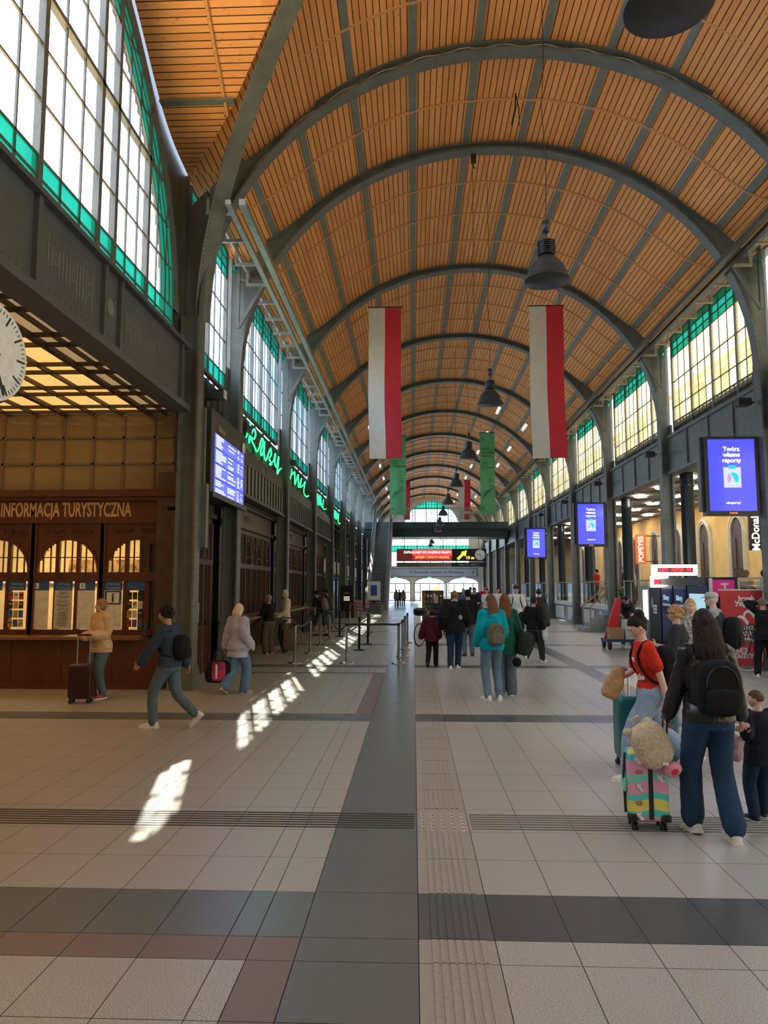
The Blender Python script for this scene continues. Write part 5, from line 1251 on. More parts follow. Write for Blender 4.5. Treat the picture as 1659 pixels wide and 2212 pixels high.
# luggage cart and bicycle
def wheel(m,c,r,w,ax_='x',rim=.02,n=28):
    pass
def bicycle(loc,rz,lab,fr_mat,tyre,bag=False):
    t=thing('bicycle',lab,'bicycle',loc,rz)
    for nm,yy in (('wheel',.52),('wheel',-.52)):
        m=MB(); m.tube([(0,yy+.34*math.cos(k*PI/16),.36+.34*math.sin(k*PI/16)) for k in range(32)],.02,6,closed=True); w=m.build(nm,tyre,t,True)
        s=MB(); s.tube([(0,yy+.32*math.cos(k*PI/16),.36+.32*math.sin(k*PI/16)) for k in range(32)],.01,5,closed=True)
        for k in range(16): a=k*PI/8; s.tube([(0,yy,.36),(0,yy+.32*math.cos(a),.36+.32*math.sin(a))],.0025,3)
        s.lathe([(.001,-.03),(.03,-.03),(.03,.03),(.001,.03)],(0,yy,.36),10,ax=Matrix(((0,0,1),(0,1,0),(-1,0,0)))); s.build('rim',galv,w)
    m=MB(); P=[V((0,.52,.36)),V((0,.35,.85)),V((0,-.15,.80)),V((0,-.05,.32)),V((0,-.52,.36))]
    for a,b in ((0,1),(1,2),(2,3),(3,4),(2,4),(1,3)): m.tube([P[a],P[b]],.018,8)
    m.tube([P[1],(0,.33,1.0)],.015,8); m.tube([P[2],(0,-.18,.92)],.015,8); m.build('frame',fr_mat,t)
    m=MB(); m.tube([(-.28,.27,1.02),(-.2,.33,1.0),(.2,.33,1.0),(.28,.27,1.02)],.016,8); m.build('handlebar',black,t,True)
    m=MB(); m.sbox((0,-.2,.95),(.14,.26,.06),e=.7); m.build('saddle',black,t,True)
    m=MB(); m.lathe([(.001,-.01),(.1,-.01),(.1,.01),(.001,.01)],(.06,-.05,.32),16,ax=Matrix(((0,0,1),(0,1,0),(-1,0,0)))); m.tube([(.06,-.05,.32),(.1,.1,.25)],.01,5); m.tube([(-.06,-.05,.32),(-.1,-.2,.39)],.01,5); m.build('crank',dark,t)
    return t
bicycle((7.7,16.55,0),R(98),'bicycle with white rimmed tyres leaning by the red poster',dark,M('pale_tyre',(.55,.54,.52),.5))
bicycle((.42,23.3,0),R(-28),'loaded black touring bicycle standing at the edge of the walkway',M('bike_green',(.05,.2,.1),.4),black)
for nm,lab,c,sz,rz in (('handlebar_bag','black dry bag strapped over the bicycle handlebar',(.22,23.75,1.02),(.44,.26,.26),R(-20)),('pannier_bag','black pannier beside the front bicycle wheel',(.62,23.9,.6),(.2,.35,.42),0)):
    m=MB(); m.sbox((0,0,0),sz,e=.6,n=12); o=m.build(nm,black,None,True); o.location=c; o.rotation_euler=(0,0,rz); tagk(o,lab,'bag')
t=thing('luggage_cart','red and blue platform cart with cardboard boxes right of centre','cart',(6.1,22.3,0)); m=MB(); m.box(-.5,.55,-.35,.4,.22,.3); m.build('deck',M('blue_steel',(.03,.08,.2),.5),t)
for x in (-.42,.45):
    for y in (-.3,.35): m=MB(); m.lathe([(.001,-.04),(.13,-.04),(.15,-.02),(.15,.02),(.13,.04),(.001,.04)],(x,y,.15),18,ax=Matrix(((0,0,1),(0,1,0),(-1,0,0)))); m.build('wheel',black,t,True)
m=MB(); m.prism([(-.5,.3),(-.1,.3),(.02,1.45),(-.12,1.5)],-.05,.05,'xz'); m.build('red_frame',M('cart_red',(.6,.03,.03),.45),t)
for z in (0,):
    m=MB(); m.box(-.42,-.0,-.3,.0,.3,.62); o=m.build('cardboard_box',M('cardboard',(.45,.28,.15),.8)); o.location=(6.1,22.3,0.0); tagk(o,'brown cardboard box on the red cart','box')
    m=MB(); m.box(.05,.4,-.3,.1,.3,.85); o=m.build('white_crate',white); o.location=(6.1,22.3,0.0); tagk(o,'white box standing on the red cart','box')
# coffee stand in the far middle
t=thing('coffee_stand','dark coffee stand with shelves and counter in the far middle of the hall','stall',(1.9,40,0)); O_=(1.9,40,0)
m=MB(O_); m.box(.45,1.6,39.6,40.4,0,1.6); m.build('shelf_unit',M('dark_timber',(.05,.035,.025),.6),t); m=MB(O_)
random.seed(9)
for a in range(4):
    for b in range(6): z=.35+.3*a; m.box(.55+.17*b,.65+.17*b,39.52,39.6,z,z+random.uniform(.1,.2),random.randrange(3))
m.build('goods',[cream,M('brown_goods',(.25,.12,.05),.6),M('green_goods',(.1,.2,.1),.6)],t)
m=MB(O_); m.box(1.6,4.1,39.7,40.6,0,1.1); m.box(2.0,4.0,40,40.4,1.1,1.5); m.box(1.6,4.2,39.65,40.65,1.1,1.14); m.build('counter',dark,t)
m=MB(O_); m.box(2.0,2.9,39.66,39.69,.75,1.1); m.build('pale_panel',M('sky_blue_panel',(.3,.55,.7),.5,emis=.3,ecol=(.3,.6,.8)),t)
m=MB(O_); m.tube([(.42,39.5,0),(.42,39.5,1.75)],.02,6); m.build('light_strip',M('strip_glow',(1,.9,.6),.5,emis=3,ecol=(1,.85,.5)),t)
m=MB(O_); m.lathe([(.2,0),(.1,.18),(.001,.2)],(1.25,39.6,1.62),16); m.build('lamp_shade',M('amber_shade',(.9,.5,.15),.5,emis=1.2,ecol=(1,.55,.15)),t)
# small smoke heads and hook under crown
t=thing('hoist_hook','small black hoist hook hanging from the second arch crown','hook',(1.45,16.6,11.9)); m=MB(); m.box(-.06,.06,-.06,.06,-.14,.04); m.build('body',black,t); m=MB(); m.tube([(0,0,-.14),(.0,0,-.26),(.05,0,-.3)],.012,6); m.build('hook',black,t)
m=MB(); m.tube([(0,0,.45),(.0,0,-3),(0,.1,-5.6)],.005,4); o=m.build('loose_cable',black); o.location=(1.45,16.9,11.8); tagk(o,'thin black cable hanging from the second arch crown','cable')
m=MB(); m.tube([(0,0,0),(-.02,.0,-.35),(-.1,0,-.7)],.014,5); m.tube([(0,0,0),(.06,.0,-.35),(.06,0,-.72)],.012,5); o=m.build('cable_loop',black); o.location=(2.2,14.8,12.2); tagk(o,'short black cable loop dangling between the first two arches','cable')
m=MB(); pts=[]
for i in range(60):
    o_=-5+9.5*i/59; z=SPR+BB*math.sqrt(1-(o_/AA)**2)+.12+.03*math.sin(i*1.3); pts.append((CX0+o_,13.4-.06,z))
m.tube(pts,.012,5); o=m.build('arch_cable',M('pale_cable',(.55,.5,.42),.6)); tagk(o,'pale loose cable running along the first arch','cable')
# ------------------------------------------------------------ people
def remeshed(mb,voxel,name,smooth=2,fac=.5):
    me=mb.mesh('tmp'); import bmesh
    bm=bmesh.new(); bm.from_mesh(me); bmesh.ops.recalc_face_normals(bm,faces=bm.faces); bm.to_mesh(me); bm.free()
    o=bpy.data.objects.new('tmp',me); C.objects.link(o)
    r=o.modifiers.new('r','REMESH'); r.mode='VOXEL'; r.voxel_size=voxel; r.use_smooth_shade=True
    if smooth: s=o.modifiers.new('s','SMOOTH'); s.factor=fac; s.iterations=smooth
    dg=bpy.context.evaluated_depsgraph_get(); dg.update()
    out=bpy.data.meshes.new_from_object(o.evaluated_get(dg)); bpy.data.objects.remove(o); bpy.data.meshes.remove(me)
    out.name=name; return out
def wrinkle(me,amp,freq,seed=0,st=(1,1,1)):
    if amp<=0: return
    n=len(me.vertices); sv=V((seed*3.1,seed*1.7,seed)); me.update(); ns=[v.normal.copy() for v in me.vertices]
    for v,nn in zip(me.vertices,ns):
        p=V((v.co.x*freq*st[0],v.co.y*freq*st[1],v.co.z*freq*st[2]))+sv
        v.co+=nn*amp*(1-2*abs(noise.noise(p)))
def meshobj(me,name,mats,parent):
    me.materials.clear()
    for m in (mats if isinstance(mats,(list,tuple)) else [mats]): me.materials.append(m)
    me.polygons.foreach_set('use_smooth',[True]*len(me.polygons))
    o=bpy.data.objects.new(name,me); C.objects.link(o)
    if parent is not None: o.parent=parent
    return o
def cloth(name,c,bump=.25): return M('cloth_'+name,c,.85,0,.12,9,bump,45,spec=.2)
SK={'a':M('skin_light',(.62,.37,.27),.5,0,.05,20,spec=.35),'b':M('skin_tan',(.50,.28,.19),.5,0,.05,20,spec=.35),'c':M('skin_pale',(.68,.44,.35),.5,0,.05,20,spec=.35)}
def hairm(name,c): return M('hair_'+name,c,.6,0,.45,10,.4,40,stretch=(6,6,.5),spec=.2)
def ik(a,t,l1,l2,hint):
    a=V(a);t=V(t);d=t-a;L_=d.length; m=l1+l2-1e-3
    if L_>m: t=a+d*(m/L_); d=t-a; L_=m
    h=V(hint); u=d.normalized(); h=(h-u*h.dot(u)); h.normalize()
    x=(l1*l1-l2*l2+L_*L_)/(2*L_); y=math.sqrt(max(0,l1*l1-x*x)); return a+u*x+h*y,t
def ring(c,rx,ry,rot,n=16,e=1.0):
    out=[]
    for j in range(n):
        a=2*PI*j/n; ca,sa=math.cos(a),math.sin(a)
        ca=math.copysign(abs(ca)**e,ca); sa=math.copysign(abs(sa)**e,sa)
        out.append(c+rot@V((rx*ca,ry*sa,0)))
    return out
def taper(mb,pts,rs,n=12):
    P=[];Rr=[]
    k=len(pts)
    for i in range(k-1):
        for q in range(4):
            f=q/4; P.append(pts[i].lerp(pts[i+1],f)); Rr.append(rs[i]*(1-f)+rs[i+1]*f)
    P.append(pts[-1]);Rr.append(rs[-1])
    for _ in range(1): P=[P[0]]+[(P[i-1]+2*P[i]+P[i+1])/4 for i in range(1,len(P)-1)]+[P[-1]]
    mb.tube(P,Rr,n); mb.ell(P[0],(Rr[0],)*3,n=6); mb.ell(P[-1],(Rr[-1]*.98,)*3,n=6)
def hand(mb,w,d,side,palm,curl=.5,s=1.0):
    """w wrist, d direction of the hand, side: +1 right -1 left, palm: palm normal"""
    d=V(d).normalized(); pn=V(palm); pn=(pn-d*pn.dot(d)).normalized(); x=d.cross(pn)*1.0
    rot=Matrix((x,pn,d)).transposed()
    mb.sbox(w+d*.045*s,(.078*s,.032*s,.10*s),rot,e=.7,n=8)
    mb.sbox(w+d*.005*s,(.052*s,.038*s,.05*s),rot,e=.9,n=6)
    lens=(.068,.078,.072,.055)
    for i,L_ in enumerate(lens):
        off=(-.029+.0193*i)*s; b=w+d*.085*s+x*off; a=0; p=b; pts=[b-d*.02*s]; seg=L_*s/3
        pts.append(p)
        for q in range(3):
            a+=curl*(.55+.25*q); dd=d*math.cos(a)+pn*math.sin(a)+x*(off*.6); p=p+dd.normalized()*seg; pts.append(p)
        mb.tube(pts,[.0095*s,.0095*s,.009*s,.0082*s,.0068*s],8); mb.ell(pts[-1],(.0068*s,)*3,n=5)
    tb=w+d*.02*s-x*.03*s; t1=tb+(d*.5-x*.7+pn*.35).normalized()*.038*s; t2=t1+(d*.8-x*.15+pn*.45).normalized()*.03*s; t3=t2+(d*.8+pn*.55).normalized()*.022*s
    mb.tube([tb,t1,t2,t3],[.014*s,.0115*s,.0105*s,.008*s],8); mb.ell(t3,(.008*s,)*3,n=5)
def head_pts(c,rot,n1,n2,grow=0.0,face=True,s=1.0,hair=None):
    vs=[];
    for i in range(n1+1):
        ph=-PI/2+PI*i/n1
        for j in range(n2):
            th=2*PI*j/n2; x=math.cos(ph)*math.cos(th); y=math.cos(ph)*math.sin(th); z=math.sin(ph)
            rx,ry,rz=.074,.094,.116
            px,py,pz=x*rx,y*ry,z*rz
            if z<0:
                k=-z; px*=1-.28*k**1.6
                if y<0: py*=1-.35*k
                else: py*=1+.02*k
            if z>0 and y<0: py*=1.05
            if y>0: py*=.97
            if face and y>0:
                g=lambda a,b,sx,sz: math.exp(-((px-a)/sx)**2-((pz-b)/sz)**2)
                zz=pz
                nose=math.exp(-(px/.0105)**2)*(max(0,min(1,(.022-zz)/.05))**1.2 if zz>-.03 else max(0,1-(-.03-zz)/.010))
                py+=.024*nose*(1 if zz>-.042 else 0)
                py-=.010*(g(.03,.010,.015,.011)+g(-.03,.010,.015,.011)); py+=.004*(g(.028,.030,.02,.007)+g(-.028,.030,.02,.007))
                py+=.006*g(0,-.056,.02,.005)+.005*g(0,-.066,.018,.005)-.003*g(0,-.061,.022,.0025); py+=.009*g(0,-.092,.02,.014); py+=.004*(g(.04,-.02,.02,.02)+g(-.04,-.02,.02,.02))
            p=V((px,py,pz))*s
            if grow: p=p*(1+grow)
            vs.append(c+rot@p)
    return vs
def sphere_faces(n1,n2):
    f=[]
    for i in range(n1):
        for j in range(n2): f.append((i*n2+j,i*n2+(j+1)%n2,(i+1)*n2+(j+1)%n2,(i+1)*n2+j))
    return f
NP=[0]
def person(x,y,face,h,label,pose={},top=None,bottom=None,shoes=None,hair=None,skin='a',fine=.012,cap=None,build=1.0,facefeat=True,sock=None,z=0.0):
    """face: heading in degrees, 0 looks along +Y (away), positive turns left"""
    NP[0]+=1; seed=NP[0]
    t=thing('person',label,'person',(x,y,z),R(face)); k=h/1.72
    t.scale=(k,k,k); P=dict(pose)
    top=dict(top or {}); bottom=dict(bottom or {}); shoes=dict(shoes or {}); B=build
    pz=P.get('pz',.92); lean=R(P.get('lean',0)); tw=R(P.get('twist',0)); hy,hp=[R(a) for a in P.get('head',(0,0))]; roll=R(P.get('roll',0))
    pel=V((P.get('px',0),P.get('py',0),pz)); TR=Matrix.Rotation(-lean,3,'X')@Matrix.Rotation(roll,3,'Y')
    TW=TR@Matrix.Rotation(tw,3,'Z')
    def sp(px,py,pzz):   # point of torso in rest frame (z measured from pelvis)
        f=max(0,min(1,pzz/.45)); r=Matrix.Rotation(-lean*f,3,'X')@Matrix.Rotation(roll*f,3,'Y')@Matrix.Rotation(tw*f,3,'Z'); return pel+r@V((px,py,pzz)),r
    shw=P.get('shw',(.146 if P.get('fem') else .162)*(.5+.5*B))
    shup=P.get('shup',(0,0))
    SH={-1:sp(-shw,-.005,.475+shup[0])[0],1:sp(shw,-.005,.475+shup[1])[0]}
    HP={-1:pel+V((-.088,0,-.02)),1:pel+V((.088,0,-.02))}
    AN={-1:V(P.get('aL',(-.10,0,.085))),1:V(P.get('aR',(.10,0,.085)))}
    HD={-1:V(P.get('hL',(-.23,.05,.80))),1:V(P.get('hR',(.23,.05,.80)))}
    KN={};EL={}
    for s,nm in ((-1,'L'),(1,'R')):
        KN[s],AN[s]=ik(HP[s],AN[s],.425,.42,P.get('k'+nm,(s*.05,1,0)))
        EL[s],HD[s]=ik(SH[s],HD[s],.285,.255,P.get('e'+nm,(s*.28,-1,-.2)))
    neck,_=sp(0,-.005,.52); nk2,_=sp(0,.012,.60); 
    HR=TR@Matrix.Rotation(hy,3,'Z')@Matrix.Rotation(hp,3,'X'); hc,_=sp(0,.018,.685); hc=hc+HR@V((0,.012,0))
    fit=top.get('fit',.012)
    TOR=[(-.10,.135,.10,0),(-.04,.165,.118,-.008),(.03,.163,.115,-.005),(.12,.138,.098,0),(.20,.136,.098,.004),(.30,.152,.108,.006),(.38,.158,.108,0),(.45,.148,.092,-.004),(.50,.112,.076,-.006),(.535,.075,.06,-.004)]
    if P.get('fem'): TOR=[(a,b*(1.05 if a<.1 else .93),c*(1.02 if a<.1 else (1.08 if .28<a<.4 else .93)),d) for a,b,c,d in TOR]
    if P.get('belly'): TOR=[(a,b*1.1,c*(1.28 if a<.35 else 1.08),d+(.02 if a<.35 else 0)) for a,b,c,d in TOR]
    def torso(mb,add,lo,hi=9,flare=0):
        rg=[]
        zs=[q for q in TOR if lo<=q[0]<=hi]
        if lo<-.10:
            a=TOR[0]; n=3
            for q in range(n): f=q/n; zz=lo+( -.10-lo)*f; zs=[(zz,.165+flare*(1-f),.12+flare*.8*(1-f),-.005)]+zs if q==0 else zs[:q]+[(zz,.165+flare*(1-f),.12+flare*.8*(1-f),-.005)]+zs[q:]
        for (zz,rx,ry,yo) in zs:
            p,r=sp(0,yo,zz)
            if zz<=-.05 and add>0: rx=max(rx,.165);ry=max(ry,.12)
            rg.append(ring(p,(rx*B+add),(ry*B+add),r,18,.9))
        mb.loft(rg)
    # ---- body (one continuous surface)
    b=MB(); torso(b,0,-.10); 
    b.tube([neck-V((0,0,.03)),nk2,hc-HR@V((0,.01,.03))],[.06,.052,.05],12)
    for s in (-1,1):
        taper(b,[HP[s],KN[s],AN[s]],[.082*B,.05*B,.036],10)
        taper(b,[SH[s],EL[s],HD[s]],[.046*B,.037*B,.026],10)
    n1,n2=(36,44) if fine<.011 else (22,28)
    b.add(head_pts(hc,HR,n1,n2),sphere_faces(n1,n2))
    for s in (-1,1): b.ell(hc+HR@V((s*.075,-.004,-.005)),(.010,.019,.032),HR@Matrix.Rotation(s*-.35,3,'Z'),6)
    me=remeshed(b,fine*.62 if fine<.011 else fine*.8,'body',1)
    # hands joined at the wrist
    hb=MB(); hm_=[]
    for s,nm in ((-1,'L'),(1,'R')):
        d=P.get('d'+nm) or (HD[s]-EL[s]); pn=P.get('p'+nm) or V((-s*1,.2,0)); hand(hb,HD[s]-V(d).normalized()*.005,d,s,pn,P.get('curl'+nm,.45),1.0)
    hmesh=remeshed(hb,.0042 if fine<.011 else .0065,'h',1,.4)
    import bmesh
    bm=bmesh.new(); bm.from_mesh(me); bm.from_mesh(hmesh); bm.to_mesh(me); bm.free(); bpy.data.meshes.remove(hmesh)
    body=meshobj(me,'body',SK[skin],t)
    # ---- face
    if facefeat:
        eb=MB();ib=MB();br=MB();lp=MB()
        for s in (-1,1):
            e=hc+HR@V((s*.030,.0755,.010)); eb.ell(e,(.0115,.0095,.0055),HR,8); ib.ell(hc+HR@V((s*.030,.0835,.010)),(.0052,.0035,.0052),HR,8)
            br.tube([hc+HR@V((s*.014,.092,.028)),hc+HR@V((s*.03,.0905,.033)),hc+HR@V((s*.046,.078,.029))],[.0028,.0034,.002],6)
        lp.tube([hc+HR@V((-.020,.086,-.061)),hc+HR@V((-.008,.0945,-.058)),hc+HR@V((0,.095,-.0595)),hc+HR@V((.008,.0945,-.058)),hc+HR@V((.020,.086,-.061))],[.002,.0042,.0046,.0042,.002],6)
        eb.build('eye',M('eye_white',(.75,.72,.68),.3),body,True); ib.build('iris',M('iris_dark',(.03,.02,.015),.2),body,True); br.build('eyebrow',hair['mat'] if hair else dark,body,True); lp.build('lips',M('lips',(.45,.16,.14),.5),body,True)
    # ---- top
    if top:
        m=MB(); lo=top.get('hem',-.06); add=fit
        torso(m,add,lo,9,top.get('flare',.01))
        sl=top.get('sleeve',1.0); r0,r1,r2=[q*B+add*1.0 for q in top.get('rs',(.050,.042,.032))]
        for s in (-1,1):
            if sl>=.99: pts=[SH[s],EL[s],HD[s].lerp(EL[s],.04)];rs=[r0,r1,r2]
            elif sl>.5: f=(sl-.5)*2; pts=[SH[s],EL[s],EL[s].lerp(HD[s],f)];rs=[r0,r1,r1+(r2-r1)*f+.004]
            else: f=sl*2; pts=[SH[s],SH[s].lerp(EL[s],f)];rs=[r0,r0+(r1-r0)*f+.008]
            taper(m,pts,rs)
            m.ell(SH[s],(r0*1.02,)*3,n=8)
        if top.get('hood'): 
            p,r=sp(0,-.075,.50); m.tube([p+r@V((math.cos(a)*.1,math.sin(a)*.085+.07,.01+.03*math.sin(a)*-1)) for a in [q*PI/6 for q in range(12)]],.032,8,closed=True); m.ell(p+r@V((0,-.03,-.05)),(.10,.045,.09),r,8)
        if top.get('collar'): p,r=sp(0,.0,.545); m.tube([p+r@V((math.cos(a)*.07,math.sin(a)*.065,0)) for a in [q*PI/6 for q in range(12)]],.016,8,closed=True)
        if top.get('hoodup'): m.add(head_pts(hc-HR@V((0,.022,-.006)),HR,16,22,.17,False),sphere_faces(16,22)); m.tube([neck,nk2,hc-HR@V((0,.03,.05))],[.085,.085,.08],12)
        me=remeshed(m,fine,'t',3); wrinkle(me,top.get('wr',.0045),top.get('wf',9),seed,(1,1,1.6)); 
        o=meshobj(me,top.get('name','jacket'),top['mat'],t)
        if top.get('hoodup'):   # face opening
            pass
        TOPOBJ=o
    # ---- bottom
    if bottom:
        m=MB(); add=bottom.get('fit',.010); torso(m,add*.9,-.10,.08 if not bottom.get('high') else .13)
        rg=bottom.get('r',(.094,.062,.05)); cut=bottom.get('cut',1.0)
        for s in (-1,1):
            if cut>=.99: taper(m,[HP[s]+V((0,0,.0)),KN[s],AN[s]+V((0,0,bottom.get('ah',-.01)))],[rg[0]*B+add,rg[1]*B+add,rg[2]+add],14)
            else:
                f=cut*2; taper(m,[HP[s],HP[s].lerp(KN[s],min(f,1))] + ([KN[s].lerp(AN[s],f-1)] if f>1 else []),[rg[0]*B+add,rg[1]*B+add*2]+([rg[1]*B+add] if f>1 else []),14)
        me=remeshed(m,fine,'b',2); wrinkle(me,bottom.get('wr',.004),bottom.get('wf',8),seed+40,(1,1,1.3)); meshobj(me,bottom.get('name','trousers'),bottom['mat'],t)
    # ---- shoes
    for s,nm in ((-1,'L'),(1,'R')):
        fy=R(P.get('f'+nm,-s*8)); fp=R(P.get('t'+nm,0)); rot=Matrix.Rotation(fy,3,'Z')@Matrix.Rotation(fp,3,'X')
        a=AN[s]; m=MB()
        rgs=[]
        for (yy,w,hh) in ((-.075,.026,.05),(-.055,.036,.085),(-.01,.038,.095),(.04,.042,.075),(.10,.047,.052),(.15,.045,.042),(.185,.032,.030),(.2,.012,.018)):
            rgs.append([a+rot@V((w*math.cos(q*PI/6),yy,-.072+hh*max(0,math.sin(q*PI/6)) if math.sin(q*PI/6)>0 else -.078)) for q in range(12)])
        m.loft(rgs); sm=shoes.get('mat',white)
        o=m.build('shoe',sm,t,True)
        q=MB(); q.loft([[a+rot@V((x_*w,yy,zz)) for x_,zz in ((-1,-.088),(1,-.088),(1,-.068),(-1,-.068))] for yy,w in ((-.082,.028),(-.06,.038),(0,.038),(.05,.043),(.10,.050),(.15,.047),(.19,.034),(.207,.012))]); q.build('sole',shoes.get('sole',white),o)
    # ---- hair
    if hair:
        m=MB(); st=hair.get('style','short'); hm=hair['mat']; v=head_pts(hc-HR@V((0,.006,-.004)),HR,20,26,hair.get('vol',.10),False); f=sphere_faces(20,26); keep=[]
        inv=HR.transposed()
        fl=hair.get('front',.045); bk=hair.get('back',-.06)
        cut=[]
        vv=[]
        for p in v:
            q=inv@(p-hc)
            # limit of hairline by angle
            yn=max(-1,min(1,q.y/.1)); lim=bk+(fl-bk)*(max(0,(yn+.35))/1.2)**.7 if yn>-.35 else bk
            if q.z<lim:  # pull inside the head
                q=q*.80
            vv.append(hc+HR@q)
        m.add(vv,f)
        if st in('long','mid'):
            L_=hair.get('len',.35); 
            rg=[]
            for i in range(9):
                g=i/8; zz=.05-L_*g; c=hc+HR@V((0,-.035-.0*g,0)); c.z+=zz-.0; c-=V((0,0,0)); c=c+TR@V((0,-(.085 if st=='long' else .05)*min(1,g*1.9),0))
                w=.084+.02*math.sin(g*PI)*hair.get('w',1)- (.045*max(0,g-.7)/.3); d=.062-.02*g
                rg.append(ring(c,w*hair.get('w',1),d,TR@Matrix.Rotation(hy*.7,3,'Z'),18))
            m.loft(rg)
        if st=='bun': m.ell(hc+HR@V((0,-.10,.095)),(.055,.052,.052),HR,9); m.ell(hc+HR@V((.0,-.09,.03)),(.06,.045,.06),HR,8)
        if st=='curly':
            random.seed(seed)
            for i in range(60):
                a=random.uniform(0,6.28); e=random.uniform(.0,1.5); d=V((math.cos(a)*math.cos(e)*.085,math.sin(a)*math.cos(e)*.10-.012,math.sin(e)*.125)); 
                if d.y>.06 and d.z<.05: continue
                m.ell(hc+HR@d,(.022,.022,.022),n=5)
            for i in range(16): a=PI+PI*i/15; m.ell(hc+HR@V((math.cos(a)*.08,math.sin(a)*.09,-.02)),(.024,.024,.03),n=5)
        me=remeshed(m,max(fine*.7,.007),'hair',2); wrinkle(me,hair.get('wr',.004),hair.get('wf',22),seed+9,(1.6,1.6,.35) if st!='curly' else (1.5,1.5,1.5)); meshobj(me,'hair',hm,t)
    if cap:
        m=MB(); rg=[]
        cc=hc+HR@V((0,-.004,.045))
        for zz,g in ((-.005,1.0),(.02,1.02),(.045,.95),(.065,.78),(.08,.45),(.084,.1)): rg.append([cc+HR@V((.086*g*math.cos(q*PI/10),.104*g*math.sin(q*PI/10),zz)) for q in range(20)])
        m.loft(rg); 
        bs=-1 if cap.get('back') else 1
        m.loft([[cc+HR@V((.07*w*math.cos(q*PI/6),bs*(.07+yy),.0+.008*math.sin(q*PI/6)-.012*yy/.08)) for q in range(12)] for yy,w in ((0,1.05),(.03,1.02),(.06,.85),(.085,.4))])
        m.build('cap',cap['mat'],t,True)
    t['_']=0; del t['_']
    class Q: pass
    r=Q(); r.o=t; r.k=k; r.R=TW; r.SH=SH; r.HD=HD; r.hc=hc; r.HR=HR; r.sp=sp; r.EL=EL; r.face=R(face); r.loc=V((x,y,z)); r.pel=pel
    def tow(p): return r.loc+Matrix.Rotation(r.face,3,'Z')@(V(p)*k)
    r.w=tow; return r
def backpack(P,label,mat,size=(.29,.15,.42),back=-.17,zc=.27,strap=None,pocket=True,name='backpack',one=False,rot=0,bag_e=.55,dx=0):
    O_=P.w(P.sp(dx,back,zc)[0]); t=thing(name,label,'backpack',O_,P.face); k=P.k; t.scale=(k,k,k)
    base,r=P.sp(dx,back,zc); 
    def L(p,pz_): return P.sp(p[0],p[1],pz_)[0]-base
    m=MB(); m.sbox((0,0,0),size,r@Matrix.Rotation(rot,3,'Y'),e=bag_e,n=14,fn=lambda p:V((p.x*(1-.18*max(0,p.z/size[2]*2)**2),p.y,p.z)))
    me=remeshed(m,.010,'bag',3); wrinkle(me,.003,12,5); meshobj(me,'bag_body',mat,t)
    if pocket:
        m=MB(); m.sbox(r@V((0,-size[1]*.5,-size[2]*.2)),(size[0]*.74,.06,size[2]*.42),r,e=.5,n=10); m.build('front_pocket',mat,t,True)
        m=MB(); m.tube([r@V((-size[0]*.36*math.cos(a)*1.0,-size[1]*.47-.006,size[2]*.06+size[2]*.34*math.sin(a))) for a in [PI*q/10 for q in range(11)]],.004,5); m.build('zip',black,t)
    for s in ((-1,1) if not one else (one,)):
        sh=P.SH[s]-base+V((0,0,0)); m=MB(); pts=[]
        sx_=s*.105; A=L((sx_,-.10,0),.44); top_=L((sx_,-.005,0),.535); f1=L((sx_,.105,0),.42); f2=L((s*.13,.115,0),.28); f3=L((s*.165,.03,0),.14); f4=L((s*.13,-.10,0),.10)
        pp=[A,top_,f1,f2,f3,f4]; Q=[]
        for i in range(len(pp)-1):
            p0=pp[max(i-1,0)];p1=pp[i];p2=pp[i+1];p3=pp[min(i+2,len(pp)-1)]
            for q in range(5):
                u=q/5; Q.append(.5*((2*p1)+(-p0+p2)*u+(2*p0-5*p1+4*p2-p3)*u*u+(-p0+3*p1-3*p2+p3)*u**3))
        Q.append(pp[-1]); m.tube(Q,[.014]*len(Q),8); m.build('strap',strap or mat,t,True)
    return t
# ---- cloth colours
denim=cloth('blue_denim',(.022,.052,.115)); denim_l=cloth('light_denim',(.26,.36,.50)); denim_g=cloth('grey_denim',(.10,.145,.18)); denim_d=cloth('navy_denim',(.015,.035,.075))
blackc=cloth('black',(.013,.013,.015)); char=cloth('charcoal',(.035,.037,.042)); whitec=cloth('white',(.72,.73,.75)); leather=M('black_leather',(.012,.014,.018),.32,0,.2,10,.3,30)
khaki=cloth('khaki_brown',(.13,.10,.065)); sho_w={'mat':M('white_shoe',(.72,.70,.66),.55),'sole':white}; sho_b={'mat':M('black_shoe',(.02,.02,.02),.5),'sole':white}; sho_k={'mat':M('black_shoe',(.02,.02,.02),.5),'sole':dark}; sho_t={'mat':M('tan_shoe',(.36,.24,.12),.7),'sole':M('pale_sole',(.6,.5,.35),.6)}
H=lambda n,c,**k: dict(mat=hairm(n,c),**k)
brown=(.075,.035,.018); dkb=(.02,.012,.008)
# woman in leather jacket (near, from behind)
p=person(2.20,5.75,4,1.66,'woman with long dark hair and black leather jacket walking away, holding a child\'s hand',dict(fem=1,aL=(-.085,.16,.085),aR=(.115,-.10,.085),tR=-0,tL=-14,hL=(-.25,.20,.84),hR=(.33,.12,.80),pL=(1,.2,0),curlL=.95,curlR=.8,head=(-14,-4),twist=-3,dL=(-.1,.25,-1)),
 dict(mat=leather,name='leather_jacket',hem=-.07,fit=.020,rs=(.050,.044,.036),wr=.007,wf=11),dict(mat=denim,name='jeans',r=(.097,.070,.076),fit=.009,high=1,ah=.03,wr=.005),sho_w,H('near_black',(.028,.017,.013),style='long',len=.46,front=.06,vol=.12,wf=26,w=1.08),'a',.0095)
backpack(p,'black backpack on the woman in the leather jacket',blackc,(.34,.16,.42),-.19,.23)
